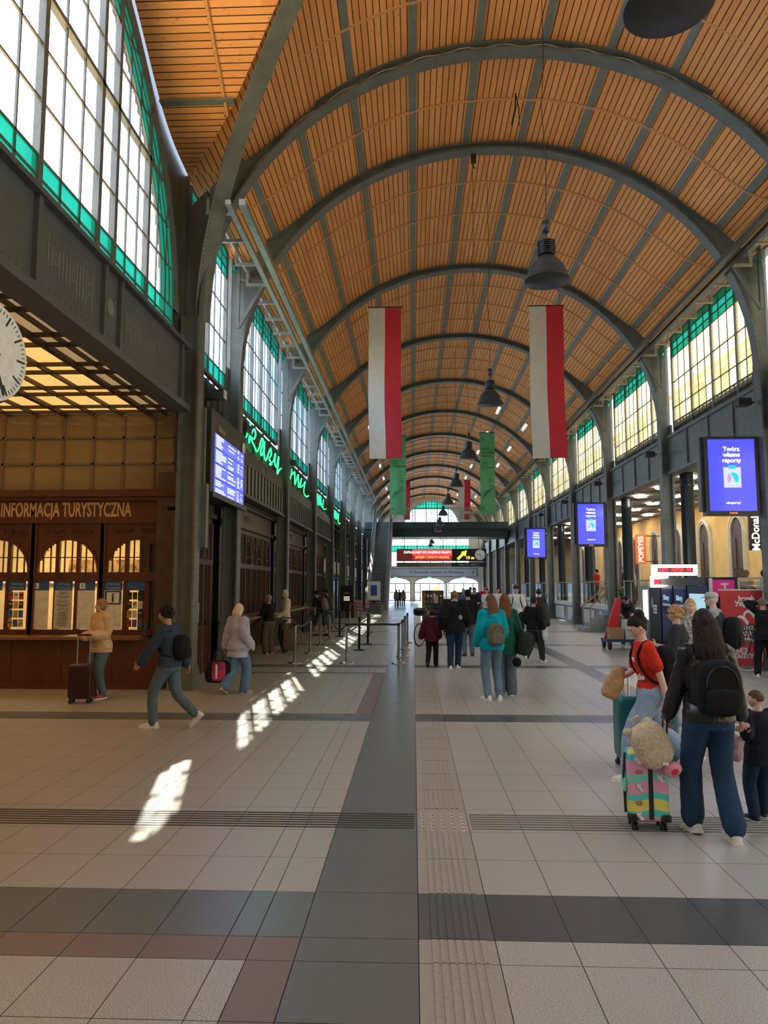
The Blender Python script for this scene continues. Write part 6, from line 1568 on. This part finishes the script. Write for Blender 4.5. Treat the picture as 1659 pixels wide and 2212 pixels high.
# child at right edge
c1=person(2.74,6.15,8,1.01,'small child in dark top holding the woman\'s hand at right edge',dict(shw=.16,aL=(-.08,.05,.085),aR=(.13,.2,.085),hL=(-.34,-.26,1.27),pL=(1,0,0),eL=(-.2,-.3,-1),hR=(.28,.02,.85),head=(55,-4),curlL=.8),
 dict(mat=cloth('ink_knit',(.012,.015,.028)),name='sweater',hem=-.16,fit=.03,rs=(.064,.054,.045)),dict(mat=denim_d,name='trousers',r=(.098,.07,.06),fit=.012),sho_b,H('child_brown',(.13,.07,.04),front=.06,vol=.07,back=-.03),'c',.0105,build=1.05)
c1.o.scale=(.6,.6,.588)
# plush toy hung from wrist
# red t-shirt woman
p=person(2.30,7.45,92,1.60,'woman in red t-shirt and light jeans striding left with dark hair in a bun',dict(fem=1,lean=7,aL=(-.07,.26,.085),aR=(.08,-.46,.20),tR=-48,kR=(.05,1,0),hR=(.14,.34,.98),hL=(-.23,-.10,.82),pR=(-1,0,0),curlR=.9,curlL=.4,head=(6,-30),pz=.88,dL=(0,-.2,-1)),
 dict(mat=cloth('tomato_red',(.60,.035,.018)),name='t_shirt',sleeve=.36,hem=-.02,fit=.014,rs=(.048,.045,.036),wr=.004),dict(mat=denim_l,name='jeans',r=(.104,.082,.085),fit=.014,high=1),sho_w,H('black_bun',dkb,style='bun',front=.072,vol=.07,back=-.075),'c',.009)
backpack(p,'black and lilac backpack on the woman in the red t-shirt',M('backpack_black',(.02,.018,.03),.6),(.28,.16,.42),-.18,.25,one=0) if False else backpack(p,'black backpack on the woman in the red t-shirt',blackc,(.28,.17,.42),-.20,.26)
m=MB(); O_=p.w(V((-.02,0,0))); 
sg2=thing('shirt_print','x','x'); bpy.data.objects.remove(sg2)
pr=MB(); 
for a in range(5): q,r=p.sp(-.03+.012*a,.135,.36-.02*(a%2)); pr.ell(q,(.02,.004,.014),r,5)
pr.build('white_print',whitec,p.o)
q,r=p.sp(-.09,.115,.17); txt('de',.085,whitec,p.o,tuple(q),r@Matrix.Rotation(R(180+40),3,'Z')@RX,'print_lettering',.003,bold=.003)
# paper bag
t=thing('paper_bag','crumpled brown paper bag held by the woman in red','bag',(1.97,7.5,.90)); m=MB(); m.sbox((0,0,0),(.17,.11,.32),Matrix.Rotation(R(24),3,'Y'),e=.45,n=10,fn=lambda p:V((p.x*(1-.35*max(0,p.z/.16)),p.y*(1-.5*max(0,p.z/.16)),p.z))); me=remeshed(m,.008,'b',1); wrinkle(me,.006,14,2); meshobj(me,'bag_body',M('kraft_paper',(.46,.27,.13),.75),t)
# teal suitcase beside her
tealm=M('teal_shell',(.012,.13,.14),.35,0,.1,20)
def suitcase(x,y,z,rz,w,d,h,mat,label,hz=None,wheel_n=4,name='suitcase',extra=None,hmat=None):
    t=thing(name,label,'suitcase',(x,y,z),rz)
    m=MB(); m.sbox((0,0,.07+h/2),(w,d,h),e=.22,n=20); m.build('shell',mat,t,True)
    m=MB()
    for k in range(5): xx=-w*.34+w*.17*k; 
    m.tube([(w*.49*math.cos(a)*1.0 if 0 else w/2*.985*sx__,0,.07+h*(.5+.46*sz__)) for sx__,sz__,a in ((-1,-.9,0),(-1,0,0),(-1,.9,0),(-.85,1.03,0),(0,1.05,0),(.85,1.03,0),(1,.9,0),(1,0,0),(1,-.9,0))],.008,5); m.build('zip_seam',black,t)
    for sx_ in (-1,1):
        for sy_ in (-1,1):
            m=MB(); cx,cy=sx_*(w/2-.045),sy_*(d/2-.04)
            for o_ in (-.014,.014): m.lathe([(.001,-.008),(.028,-.008),(.03,0),(.028,.008),(.001,.008)],(cx+o_,cy,.03),16,ax=Matrix(((0,0,1),(0,1,0),(-1,0,0))))
            m.box(cx-.012,cx+.012,cy-.012,cy+.012,.03,.09); m.build('wheel',black,t,True)
    if hz:
        m=MB()
        for s in (-1,1): m.tube([(s*w*.27,d*.3,h),(s*w*.27,d*.3,hz)],.009,8)
        m.build('pull_rods',hmat or chrome,t); m=MB(); m.tube([(-w*.3,d*.3,hz),(w*.3,d*.3,hz)],.016,8); m.build('handle',black,t)
    return t
suitcase(2.38,7.9,0,R(88),.32,.60,.66,tealm,'large teal suitcase rolling behind the woman in red',.98)
# unicorn suitcase
def unimat():
    m=bpy.data.materials.new('pastel_stripes'); m.use_nodes=True; t=m.node_tree; N=t.nodes; L=t.links; b=N['Principled BSDF']; b.inputs['Roughness'].default_value=.3
    tc=N.new('ShaderNodeTexCoord'); sp_=N.new('ShaderNodeSeparateXYZ'); L.new(tc.outputs['Object'],sp_.inputs[0])
    def mt(op,a,c):
        x=N.new('ShaderNodeMath'); x.operation=op
        for i,k in enumerate((a,c)):
            if isinstance(k,(int,float)): x.inputs[i].default_value=k
            else: L.new(k,x.inputs[i])
        return x.outputs[0]
    w=mt('MULTIPLY',mt('SINE',mt('MULTIPLY',mt('ADD',sp_.outputs[0],sp_.outputs[1]),22),0),.012)
    f=mt('FRACT',mt('MULTIPLY',mt('ADD',sp_.outputs[2],w),2.35),0)
    cr=N.new('ShaderNodeValToRGB'); cr.color_ramp.interpolation='CONSTANT'; e=cr.color_ramp.elements
    e[0].position=0; e[0].color=(.76,.36,.52,1); e[1].position=.24; e[1].color=(.10,.62,.58,1)
    for ps,c in ((.36,(.80,.70,.16,1)),(.55,(.10,.62,.58,1)),(.66,(.76,.36,.52,1)),(.86,(.22,.68,.55,1))): k=e.new(ps); k.color=c
    L.new(f,cr.inputs[0]); L.new(cr.outputs[0],b.inputs['Base Color']); return m
us=suitcase(1.79,5.98,0,R(-6),.30,.22,.52,unimat(),'pastel striped child suitcase with unicorn and doughnut prints, mint pink and yellow')
m=MB(); m.tube([(.135,-.07,.5),(.16,-.07,.82)],.008,6); m.tube([(.135,.07,.5),(.16,.07,.82)],.008,6); m.build('pull_rods',black,us); m=MB(); m.tube([(.162,-.09,.82),(.162,.09,.82)],.016,8); m.build('handle',black,us)
m=MB(); m.box(-.012+.01,.03,-.1145,-.110,.09,.58); m.build('zip_band',black,us)
for q_ in (-.12,.12): m=MB(); m.sbox((q_,-.085,.10),(.08,.07,.06),e=.5,n=8); m.build('corner_guard',black,us,True)
pinkd=M('doughnut_icing',(.55,.16,.12),.5); whp=M('print_white',(.85,.82,.85),.5); lil=M('print_lilac',(.5,.35,.6),.5)
for (x,z) in ((-.07,.44),(-.075,.21)):
    m=MB(); m.tube([(x+.02*math.cos(a),-.1125,z+.013*math.sin(a)) for a in [q*PI/6 for q in range(12)]],.006,6,closed=True); m.build('doughnut_print',pinkd,us)
for (x,z) in ((-.08,.53),(-.07,.33),(-.075,.12),(.085,.40)):
    m=MB(); y=-.113
    m.ell((x,y,z),(.022,.003,.017),n=6); m.ell((x+.018,y,z-.022),(.017,.003,.014),n=6); m.tube([(x-.012,y,z+.014),(x-.022,y,z+.038)],[.005,.001],5); m.ell((x+.01,y,z+.018),(.006,.003,.008),n=5); m.build('unicorn_print',whp,us)
    m=MB(); m.tube([(x+.012,y-.003,z+.012),(x+.026,y-.003,z),(x+.03,y-.003,z-.016)],.006,5); m.ell((x-.006,y-.003,z-.002),(.003,.002,.004),n=4); m.build('mane_print',lil,us)
m=MB(); m.tube([(-.155,-.02,.56),(-.175,-.05,.4),(-.165,-.04,.12)],.008,6); m.build('side_strap',black,us)
m=MB(); m.sbox((-.165,-.02,.33),(.035,.10,.12),e=.6,n=8); m.build('side_handle',M('mint',(.2,.68,.55),.4),us,True)
# fluffy bear-eared bag lying on the suitcase
t=thing('fluffy_bag','beige fleece bag with little ears lying on the striped suitcase','bag',(1.80,5.84,.61)); flf=M('beige_fleece',(.74,.62,.46),.95,0,.15,40,.8,70)
rt=Matrix.Rotation(R(-28),3,'Y'); m=MB(); m.sbox((0,0,.04),(.27,.17,.36),rt@Matrix.Rotation(R(10),3,'X'),e=.7,n=14)
me=remeshed(m,.007,'b',1); wrinkle(me,.006,45,3); meshobj(me,'bag_body',flf,t)
for xx in (-.095,.08): m=MB(); m.ell(rt@V((xx,-.01,.2)),(.038,.028,.032),n=8); me=remeshed(m,.006,'e',1); wrinkle(me,.004,50,4); meshobj(me,'ear',flf,t)
m=MB(); m.tube([rt@V((-.02,0,.19)),rt@V((-.03,0,.27)),rt@V((.03,0,.27)),rt@V((.03,0,.19))],.01,6); m.build('handle_loop',flf,t,True); m=MB(); m.box(.05,.09,-.10,-.09,-.09,-.07); m.build('label_tag',whp,t)
t=thing('pink_cap','small pink cap with red print hanging below the fleece bag','cap',(1.94,5.80,.48)); m=MB(); m.sbox((0,0,0),(.13,.09,.10),rt,e=.8,n=10); m.build('crown',M('pink_cloth',(.75,.33,.45),.8),t,True); m=MB(); m.sbox((.0,-.045,-.01),(.06,.012,.04),rt,e=.8,n=6); m.build('print',red,t)
t=thing('plush_toy','pale pink plush toy dangling beside the child','toy',(2.52,6.05,.60)); m=MB(); m.ell((0,0,.02),(.045,.04,.055),n=8); m.ell((0,0,-.06),(.05,.04,.06),n=8); m.ell((-.04,0,.06),(.018,.012,.03),n=6); m.ell((.04,0,.06),(.018,.012,.03),n=6); me=remeshed(m,.007,'b',1); wrinkle(me,.003,40,4); meshobj(me,'plush_body',M('plush_pink',(.5,.30,.34),.9),t)
# woman with sunglasses
p=person(3.5,10.1,62,1.58,'woman with short sandy curls, sunglasses and grey t-shirt facing left',dict(fem=1,belly=1,hL=(-.12,.28,1.16),hR=(.20,.30,1.05),pL=(1,0,0),curlL=.9,head=(20,0)),dict(mat=char,name='t_shirt',sleeve=.42,fit=.02,hem=-.12),dict(mat=cloth('pale_print',(.35,.33,.42)),name='trousers'),sho_w,H('sandy',(.42,.24,.11),style='curly',front=.05),'a',.010,build=1.06)
g_=MB(); 
for s in (-1,1): g_.ell(p.hc+p.HR@V((s*.031,.097,.012)),(.024,.006,.017),p.HR,8); g_.tube([p.hc+p.HR@V((s*.055,.09,.018)),p.hc+p.HR@V((s*.078,.0,.012))],.003,5)
g_.build('sunglasses',black,p.o,True)
t=thing('cream_jacket','cream jacket with lilac scarf carried over the arm of the woman in sunglasses','jacket',p.w((.1,.28,.75))); m=MB(); m.sbox((0,0,0),(.2,.16,.5),e=.8,n=12); me=remeshed(m,.012,'b',1); wrinkle(me,.02,8,2,(1,1,.4)); meshobj(me,'folded_cloth',cloth('cream',(.66,.55,.42)),t); m=MB(); m.sbox((-.14,-.02,.02),(.18,.16,.24),e=.9,n=12); me=remeshed(m,.012,'b',1); wrinkle(me,.02,12,4); meshobj(me,'scarf',cloth('lilac_print',(.38,.38,.58)),t)
# blonde woman facing the camera
person(4.12,11.3,168,1.65,'blonde woman in black and white patterned blouse looking at the camera',dict(fem=1,head=(0,0)),dict(mat=M('animal_print',(.30,.28,.25),.8,0,.95,28),name='blouse',fit=.018,hem=-.1),dict(mat=blackc),sho_b,H('blonde',(.52,.36,.17),style='mid',len=.26,front=.055,w=.98),'c',.010)
# man with flat cap
p=person(4.78,12.1,55,1.74,'old man in pale flat cap and dark waistcoat looking left',dict(belly=1,hL=(-.18,.28,1.0),hR=(.2,.2,1.0),head=(28,0)),dict(mat=cloth('grey_check',(.30,.33,.38)),name='shirt',fit=.022,hem=-.1),dict(mat=char),sho_k,H('grey_hair',(.5,.47,.43),front=.0,vol=.03,back=-.05),'c',.010,cap=dict(mat=cloth('pale_tweed',(.50,.47,.42))),build=1.08)
m=MB(); rg=[]
for zz,rx,ry,yo in ((-.08,.195,.165,.01),(.1,.185,.155,.01),(.25,.185,.15,.01),(.38,.185,.142,0),(.46,.15,.115,0),(.51,.11,.09,0)):
    q,r=p.sp(0,yo,zz); rg.append(ring(q,rx*1.2,ry*1.27,r,18,.9))
m.loft(rg); me=remeshed(m,.012,'v',2); meshobj(me,'waistcoat',cloth('dark_waistcoat',(.03,.04,.05)),p.o)
backpack(p,'large black rucksack on the man in the flat cap',blackc,(.34,.22,.50),-.27,.18)
# person in black raising arms
p=person(7.15,15.6,-22,1.6,'person in black raising both arms to the head before the red poster',dict(fem=1,aL=(-.16,0,.085),aR=(.16,0,.085),hL=(-.10,.02,1.60),hR=(.12,.10,1.56),eL=(-1,.1,.2),eR=(1,.1,.1),dL=(.5,.2,.8),dR=(-.4,.2,.8),curlL=.8,curlR=.8,shup=(.04,.03)),dict(mat=blackc,name='top',fit=.02,hem=-.12),dict(mat=blackc,name='trousers',r=(.1,.075,.06)),sho_w,H('grey_brown',(.22,.18,.15),front=.04,vol=.08),'a',.012)
# man leaning on the cart
person(6.45,22.9,165,1.72,'man in dark shirt bending over the red luggage cart',dict(lean=38,hL=(-.15,.42,.98),hR=(.15,.42,.95),aL=(-.13,-.1,.085),aR=(.13,-.1,.085),head=(0,-10),py=-.1),dict(mat=M('dark_shirt',(.02,.02,.025),.8),name='shirt',sleeve=.4,fit=.02),dict(mat=denim_g),sho_w,H('black_short',(.015,.012,.01),front=.05,vol=.05),'b',.012)
# booth side
p=person(-5.2,12.3,152,1.62,'woman in pale yellow puffer jacket standing by the booth and looking left',dict(fem=1,aL=(-.08,0,.085),aR=(.1,.05,.085),hL=(-.06,.24,1.10),hR=(.10,.27,1.08),head=(-48,0),curlL=.6,curlR=.6,dL=(.5,.6,-.3),dR=(-.5,.6,-.3)),dict(mat=cloth('butter_yellow',(.62,.44,.25)),name='puffer_jacket',fit=.04,hem=-.12,rs=(.062,.056,.046),wr=.0,hood=0,collar=1),dict(mat=denim_g,r=(.1,.068,.05)),{'mat':M('red_shoe',(.5,.03,.03),.6),'sole':white},H('copper',(.36,.19,.09),front=.05,vol=.13,back=-.09),'c',.010)
# quilting seams on the puffer
m=MB()
for k in range(9):
    q,r=p.sp(0,0,-.08+.062*k); rr=(.205,.155) if k<3 else ((.185,.14) if k<7 else (.195,.13)); m.tube([q+r@V((rr[0]*.985*math.cos(a),rr[1]*.985*math.sin(a),0)) for a in [j*PI/12 for j in range(24)]],.004,4,closed=True)
m.build('quilt_seam',cloth('butter_shadow',(.34,.22,.12)),p.o)
suitcase(-5.28,11.78,0,R(8),.36,.24,.54,M('burgundy_shell',(.035,.008,.010),.3,0,.1,10),'dark burgundy cabin suitcase in front of the woman in yellow',1.06)
p=person(-3.22,9.8,78,1.60,'dark curly haired woman in denim jacket striding left past the booth',dict(fem=1,aL=(-.06,.20,.085),aR=(.07,-.40,.20),tR=-42,pz=.895,hL=(-.24,.36,.86),hR=(.27,-.12,.85),lean=4,head=(22,0)),dict(mat=cloth('slate_denim',(.035,.055,.085)),name='denim_jacket',fit=.028,hem=-.05,rs=(.06,.05,.04)),dict(mat=denim_g,r=(.1,.065,.05)),sho_w,H('black_curls',(.012,.010,.010),style='curly',front=.05),'b',.010)
backpack(p,'small black backpack on the woman in the denim jacket',blackc,(.25,.16,.36),-.20,.22)
p=person(-3.05,12.9,-28,1.54,'white-haired woman in lilac shirt and blue jeans walking away along the booths',dict(fem=1,belly=1,aL=(-.1,-.26,.15),tL=-32,aR=(.09,.10,.085),pz=.90,hL=(-.30,-.02,.83),hR=(.26,.10,.92),curlL=1.0,head=(12,0)),dict(mat=cloth('lilac_linen',(.40,.41,.52)),name='shirt',fit=.034,hem=-.20,flare=.02,rs=(.07,.062,.05),wr=.008,wf=7,collar=1),dict(mat=cloth('mid_denim',(.10,.20,.36)),name='jeans',r=(.1,.08,.078)),sho_t,H('silver_blonde',(.66,.56,.42),style='mid',len=.19,front=.05,vol=.16,back=-.11),'c',.010)
t=thing('shopping_bag','black shopping bag with pink panel carried by the white-haired woman','bag',(-3.37,12.9,.28)); m=MB(); m.sbox((0,0,.09),(.46,.18,.38),e=.45,n=12,fn=lambda p:V((p.x*(1-.25*max(0,p.z/.19)),p.y,p.z))); me=remeshed(m,.012,'b',1); wrinkle(me,.008,8,3); meshobj(me,'bag_body',blackc,t)
m=MB(); m.sbox((.02,-.085,.10),(.24,.03,.33),e=.4,n=8); m.build('pink_panel',M('raspberry_panel',(.40,.03,.13),.5,0,.6,5),t,True); m=MB(); m.tube([(-.1,-.05,.26),(-.04,0,.46),(.02,0,.48),(.1,-.05,.26)],.01,6); m.build('handle',black,t); m=MB(); m.box(-.03,.0,-.106,-.1,-.02,.22); m.build('white_motif',whp,t)
# pair at the ticket counter
p=person(-3.95,20.3,48,1.6,'blonde person in black top and brown trousers with a backpack at the ticket counter',dict(fem=1,hL=(-.2,.3,1.05),hR=(.15,.34,1.05),head=(10,-8)),dict(mat=blackc,name='top',fit=.03,hem=-.02),dict(mat=khaki,r=(.108,.09,.08)),sho_w,H('dirty_blonde',(.40,.26,.12),front=.05,vol=.10,back=-.1),'c',.013)
person(-3.62,21.0,110,1.72,'person in cream hoodie with the hood up facing back beside the ticket counter',dict(head=(30,0),hL=(-.2,.25,1.0)),dict(mat=cloth('cream_hoodie',(.62,.55,.44)),name='hoodie',fit=.03,hem=-.12,hood=1),dict(mat=khaki,r=(.1,.085,.075)),sho_w,H('hood_lining',(.55,.48,.38),front=.07,vol=.16,back=-.13),'b',.013)
suitcase(-3.45,20.7,0,.3,.40,.26,.6,M('brown_shell',(.10,.06,.035),.4),'brown suitcase standing beside the person in the cream hoodie',.95)
p=person(-3.45,27.6,65,1.68,'man in black cap, t-shirt and shorts leaning at the second ticket counter',dict(lean=14,hL=(-.2,.4,1.02),hR=(.2,.42,1.02),aL=(-.1,.1,.085),aR=(.1,-.25,.085)),dict(mat=blackc,name='t_shirt',sleeve=.42,fit=.02),dict(mat=char,name='shorts',cut=.55,r=(.1,.08,.06)),sho_k,H('black_short',(.015,.012,.01),front=.03,vol=.05),'b',.014,cap=dict(mat=blackc))
backpack(p,'grey and beige backpack on the man at the second ticket counter',cloth('stone_grey',(.18,.18,.15)),(.3,.2,.46),-.22,.24)
person(-3.6,32.0,75,1.69,'person in dark jacket bent over the third ticket counter',dict(lean=12,hL=(-.2,.4,1.02),hR=(.2,.42,1.02)),dict(mat=char,fit=.03,hem=-.1),dict(mat=denim_g),sho_k,H('black_short',(.015,.012,.01),front=.03,vol=.05),'b',.016,cap=dict(mat=char),facefeat=False)
# central walkers
p=person(1.28,12.35,15,1.69,'woman in bright turquoise jacket and jeans standing with back to camera',dict(fem=1,aL=(-.08,0,.085),aR=(.13,.0,.085),hL=(-.20,.16,.93),hR=(.2,.2,.98),head=(22,0),fR=-20),dict(mat=cloth('turquoise',(.0,.32,.42)),name='jacket',fit=.035,hem=-.10,hood=1,rs=(.06,.056,.05),wr=.006),dict(mat=cloth('faded_denim',(.12,.19,.28)),name='jeans',r=(.098,.064,.052)),sho_w,H('light_brown',(.13,.065,.035),style='long',len=.42,front=.06,vol=.11,w=.98),'c',.010)
backpack(p,'khaki drawstring backpack on the woman in turquoise',cloth('olive_bag',(.13,.13,.10)),(.28,.16,.36),-.20,.16,one=0,pocket=True)
p=person(1.56,12.85,0,1.70,'woman with very long chestnut hair and green jacket standing beside the turquoise one',dict(fem=1,hR=(.26,.1,.90)),dict(mat=cloth('bottle_green',(.01,.10,.065)),fit=.03,hem=-.22),dict(mat=cloth('slate_denim2',(.10,.14,.19)),r=(.1,.085,.085)),sho_w,H('chestnut',(.15,.06,.022),style='long',len=.62,front=.06,vol=.12,w=1.05),'c',.010)
t=thing('shoulder_bag','dark green shoulder bag hanging at the side of the woman with chestnut hair','bag',(1.86,12.72,.88)); m=MB(); m.sbox((0,0,0),(.22,.2,.4),Matrix.Rotation(R(12),3,'Y'),e=.6,n=10); me=remeshed(m,.012,'b',1); wrinkle(me,.006,9,3); meshobj(me,'bag_body',cloth('dark_olive',(.02,.035,.022)),t); m=MB(); m.tube([(-.02,.05,.15),(-.12,.0,.5),(-.15,-.03,.56)],.01,5); m.build('strap',black,t); m=MB(); m.sbox((-.14,-.1,-.3),(.15,.1,.16),e=.9,n=8); m.build('small_pouch',blackc,t,True)
p=person(.93,16.95,-4,1.73,'man with reddish hair in wide black jacket walking away beside a child',dict(aL=(-.10,-.12,.085),aR=(.06,.05,.085),hL=(-.27,.06,.95),hR=(.25,.2,1.0),curlR=.8),dict(mat=blackc,name='padded_jacket',fit=.06,hem=-.12,flare=.01,hood=1,rs=(.075,.066,.055),wr=.008),dict(mat=denim_d,r=(.102,.068,.055)),sho_w,H('red_brown',(.26,.11,.045),front=.05,vol=.06,back=-.05),'a',.012)
m=MB(); q,r=p.sp(.13,-.185,.22)
for (a,b) in (((-.04,0,.0),(0,0,.05)),((0,0,.05),(.04,0,0)),((.04,0,0),(0,0,-.05)),((0,0,-.05),(-.04,0,0)),((-.01,0,.02),(.03,0,-.03))): m.bar(q+r@V(a),q+r@V(b),.012,.012)
m.build('white_logo',whitec,p.o)
c=person(.42,17.35,-12,1.3,'child in maroon hoodie walking away hand in hand with the man',dict(shw=.16,aL=(-.09,-.22,.14),tL=-35,aR=(.1,.1,.085),hL=(-.36,.02,.82),hR=(.22,.05,.9)),dict(mat=cloth('maroon',(.085,.014,.025)),name='hoodie',fit=.05,hem=-.16,hood=1,rs=(.07,.06,.05)),dict(mat=blackc,r=(.1,.072,.06)),sho_k,H('child_dark',(.05,.028,.018),front=.05,vol=.08,back=-.07),'b',.013)
p=person(2.92,18.3,-32,1.6,'person in black coat with instrument case walking away to the right',dict(aL=(-.1,-.28,.17),tL=-40,aR=(.12,.24,.085),pz=.9,hL=(-.22,.12,1.0),hR=(.26,.0,.9),head=(-10,0)),dict(mat=blackc,name='coat',fit=.035,hem=-.08),dict(mat=char,r=(.108,.085,.06)),sho_w,H('short_dark',(.035,.022,.016),front=.04,vol=.08,back=-.06),'a',.013)
t=thing('instrument_case','flat black case carried on the right side of the walker in black','case',(3.15,18.35,1.15)); m=MB(); m.sbox((0,0,0),(.3,.14,.62),Matrix.Rotation(R(-6),3,'Y'),e=.35,n=10); m.build('case_shell',black,t,True); m=MB(); m.tube([(-.1,-.08,.2),(-.25,-.12,.3)],.012,6); m.build('strap',black,t)
t=thing('plastic_bag','white plastic bag in the hand of the walker in black','bag',(3.16,18.2,.68)); m=MB(); m.sbox((0,0,0),(.12,.1,.3),e=.7,n=8); me=remeshed(m,.012,'b',1); wrinkle(me,.008,12,3); meshobj(me,'bag_body',M('white_film',(.6,.68,.68),.5),t)
p=person(3.3,24.1,176,1.86,'young man in white t-shirt, brown cap and black shorts walking towards camera',dict(aL=(-.1,.12,.085),aR=(.1,-.3,.16),tR=-30,head=(14,-6)),dict(mat=whitec,name='t_shirt',sleeve=.46,fit=.026,hem=-.1,wr=.006),dict(mat=blackc,name='shorts',cut=.58,r=(.105,.085,.06),fit=.018),sho_w,H('auburn',(.14,.06,.03),front=.03,vol=.09),'c',.013,cap=dict(mat=cloth('brown_cap',(.09,.035,.02))))
backpack(p,'black backpack worn by the young man in the white t-shirt',blackc,(.28,.15,.42),-.18,.26)
person(4.1,24.6,-5,1.74,'person with short hair and dark backpack walking away behind the young man',{},dict(mat=char,fit=.03),dict(mat=blackc),sho_k,H('short_dark',(.035,.022,.016),front=.04,vol=.06),'a',.016,facefeat=False)
person(2.46,30.2,168,1.77,'bearded man in black t-shirt standing with hands folded in front',dict(hL=(-.03,.25,1.08),hR=(.05,.25,1.10),eL=(-1,-.5,0),eR=(1,-.5,0),dL=(.9,.2,0),dR=(-.9,.2,0),aL=(-.12,.05,.085),aR=(.12,0,.085)),dict(mat=blackc,name='t_shirt',sleeve=.42,fit=.02),dict(mat=char,r=(.1,.08,.065)),sho_b,H('black_short',(.015,.012,.01),front=.045,vol=.06),'b',.013)
bd_=MB(); 
# background figures
def bg_person(x,y,f,h,lab,tc,bc,hc_,sleeve=1,**k): return person(x,y,f,h,lab,k.get('pose',{}),dict(mat=tc,sleeve=sleeve,fit=.025,hem=k.get('hem',-.1)),dict(mat=bc),sho_k,H(*hc_,front=.045,vol=.08,back=-.07,**({'style':'long','len':.3} if k.get('long') else {})),'b',.018,facefeat=False,cap=k.get('cap'))
hb=('black_short',(.015,.012,.01)); hbr=('brown_short',brown); 
bg_person(3.45,36.0,170,1.86,'person in red football shirt and pale trousers facing the camera',cloth('football_red',(.45,.015,.03)),cloth('beige_trouser',(.36,.28,.2)),hb,.45,pose=dict(hL=(-.05,.25,1.15),hR=(.06,.25,1.15)))
bg_person(3.75,33.3,175,1.76,'dark haired person in white t-shirt seen over the turquoise woman\'s shoulder',whitec,char,hb,.45)
bg_person(3.35,34.2,160,1.72,'person in white shirt left of the dark haired one in the middle distance',whitec,denim_g,hbr,.45)
bg_person(2.25,33.6,165,1.72,'bald man in blue patterned jacket left of the bearded man',cloth('blue_jacket',(.05,.09,.22)),denim_g,('bald_grey',(.4,.33,.28)))
bg_person(2.85,37.5,190,1.78,'man in beige jacket behind the bearded man',cloth('beige_jacket',(.28,.22,.15)),char,hb)
bg_person(1.45,19.9,5,1.74,'person in black with cap walking ahead of the man in the wide jacket',blackc,denim_g,hb,cap=dict(mat=blackc))
bg_person(-1.47,64,0,1.5,'far woman in grey top standing at the left end door',cloth('mid_grey',(.25,.27,.28)),denim_g,hbr,long=1)
bg_person(-.88,64.3,0,1.5,'far woman in pink-grey top beside the one in grey near the end door',cloth('dusty_rose',(.36,.31,.32)),denim_g,hbr,long=1)
bg_person(-1.25,65.5,0,1.5,'far dark figure between the two women near the end door',blackc,char,hb)
bg_person(-2.3,60,0,1.55,'dark figure at the foot of the right escalator side far away',blackc,char,hb)
# sitting pair by the bicycle
sit=dict(pz=.50,aL=(-.12,.44,.085),aR=(.12,.42,.085),hL=(-.1,.3,.72),hR=(.1,.34,.72),lean=6)
person(.90,28.2,140,1.74,'grey bearded man in beanie and dark jacket sitting by the loaded bicycle',sit,dict(mat=char,fit=.035,hem=-.05),dict(mat=denim_g),sho_k,H('grey_hair',(.5,.47,.43),front=.02,vol=.05),'c',.014,cap=dict(mat=cloth('grey_beanie',(.35,.36,.38))),z=.15)
person(1.35,26.6,-165,1.68,'woman in dark hooded jacket sitting beside the bearded man in the beanie',sit,dict(mat=blackc,fit=.035,hood=1,hem=-.05),dict(mat=char),sho_k,H('dark_hood',(.03,.03,.035),front=.06,vol=.15,back=-.12),'c',.014)
for i,(x,y) in enumerate(((.95,28.3),(1.35,26.75))):
    t=thing('bench_seat','low dark seat under the %s'%['man in the beanie','woman in the dark hood'][i],'bench',(x,y,0)); zz=.15 if i==0 else 0; m=MB(); m.box(-.25,.25,-.2,.2,.36+zz,.41+zz); m.build('seat',dark,t)
    for a in (-.2,.2):
        for b in (-.16,.16): m=MB(); m.box(a-.02,a+.02,b-.02,b+.02,0,.36+zz); m.build('leg',dark,t)
t=thing('luggage_pile','black travel bag lying on the floor beside the bearded man','bag',(2.0,28.6,.22)); m=MB(); m.sbox((0,0,0),(.7,.4,.42),e=.5,n=12); me=remeshed(m,.02,'b',1); wrinkle(me,.012,5,3); meshobj(me,'bag_body',blackc,t)
# gallery guests
def guest(x,y,f,lab,tc,hc_,sitz=.5,**k):
    person(x,y,f,1.7,lab,dict(sit,hL=(-.1,.3,.78),hR=(.1,.3,.78)) if sitz else {},dict(mat=tc,fit=.03,hem=-.05),dict(mat=char),sho_k,H(*hc_,front=.04,vol=.10,back=-.09,**({'style':'mid','len':.2} if k.get('long') else {})),'a',.016,facefeat=False,z=1.0)
    if sitz:
        t=thing('cafe_chair','dark cafe chair under the '+lab,'chair',(x,y,1.0),R(f),'cafe chairs in the gallery'); m=MB(); m.box(-.2,.2,-.2,.2,.38,.42); m.build('seat',tm_,t); m=MB(); m.box(-.2,.2,-.22,-.18,.42,.8); m.build('backrest',tm_,t)
        for a in (-.17,.17):
            for b in (-.17,.17): m=MB(); m.box(a-.015,a+.015,b-.015,b+.015,0,.38); m.build('leg',tm_,t)
guest(9.2,21.1,-60,'guest in beige top seated behind the gallery railing at right',cloth('beige_top',(.42,.30,.22)),('light_brown',(.24,.13,.07)),long=1)
guest(9.35,20.4,-100,'guest in cream hooded top seated beside the one in beige',cloth('cream_hoodie',(.62,.55,.44)),hb)
guest(9.7,34.5,60,'guest in black with yellow lanyard near the green plant',blackc,hb,0)
guest(10.2,35.4,180,'guest in pale shirt standing near the green plant',cloth('pale_shirt',(.4,.4,.38)),hbr,0)
guest(9.6,39.3,60,'guest in red top standing deeper in the gallery',cloth('football_red',(.45,.015,.03)),hb,0)
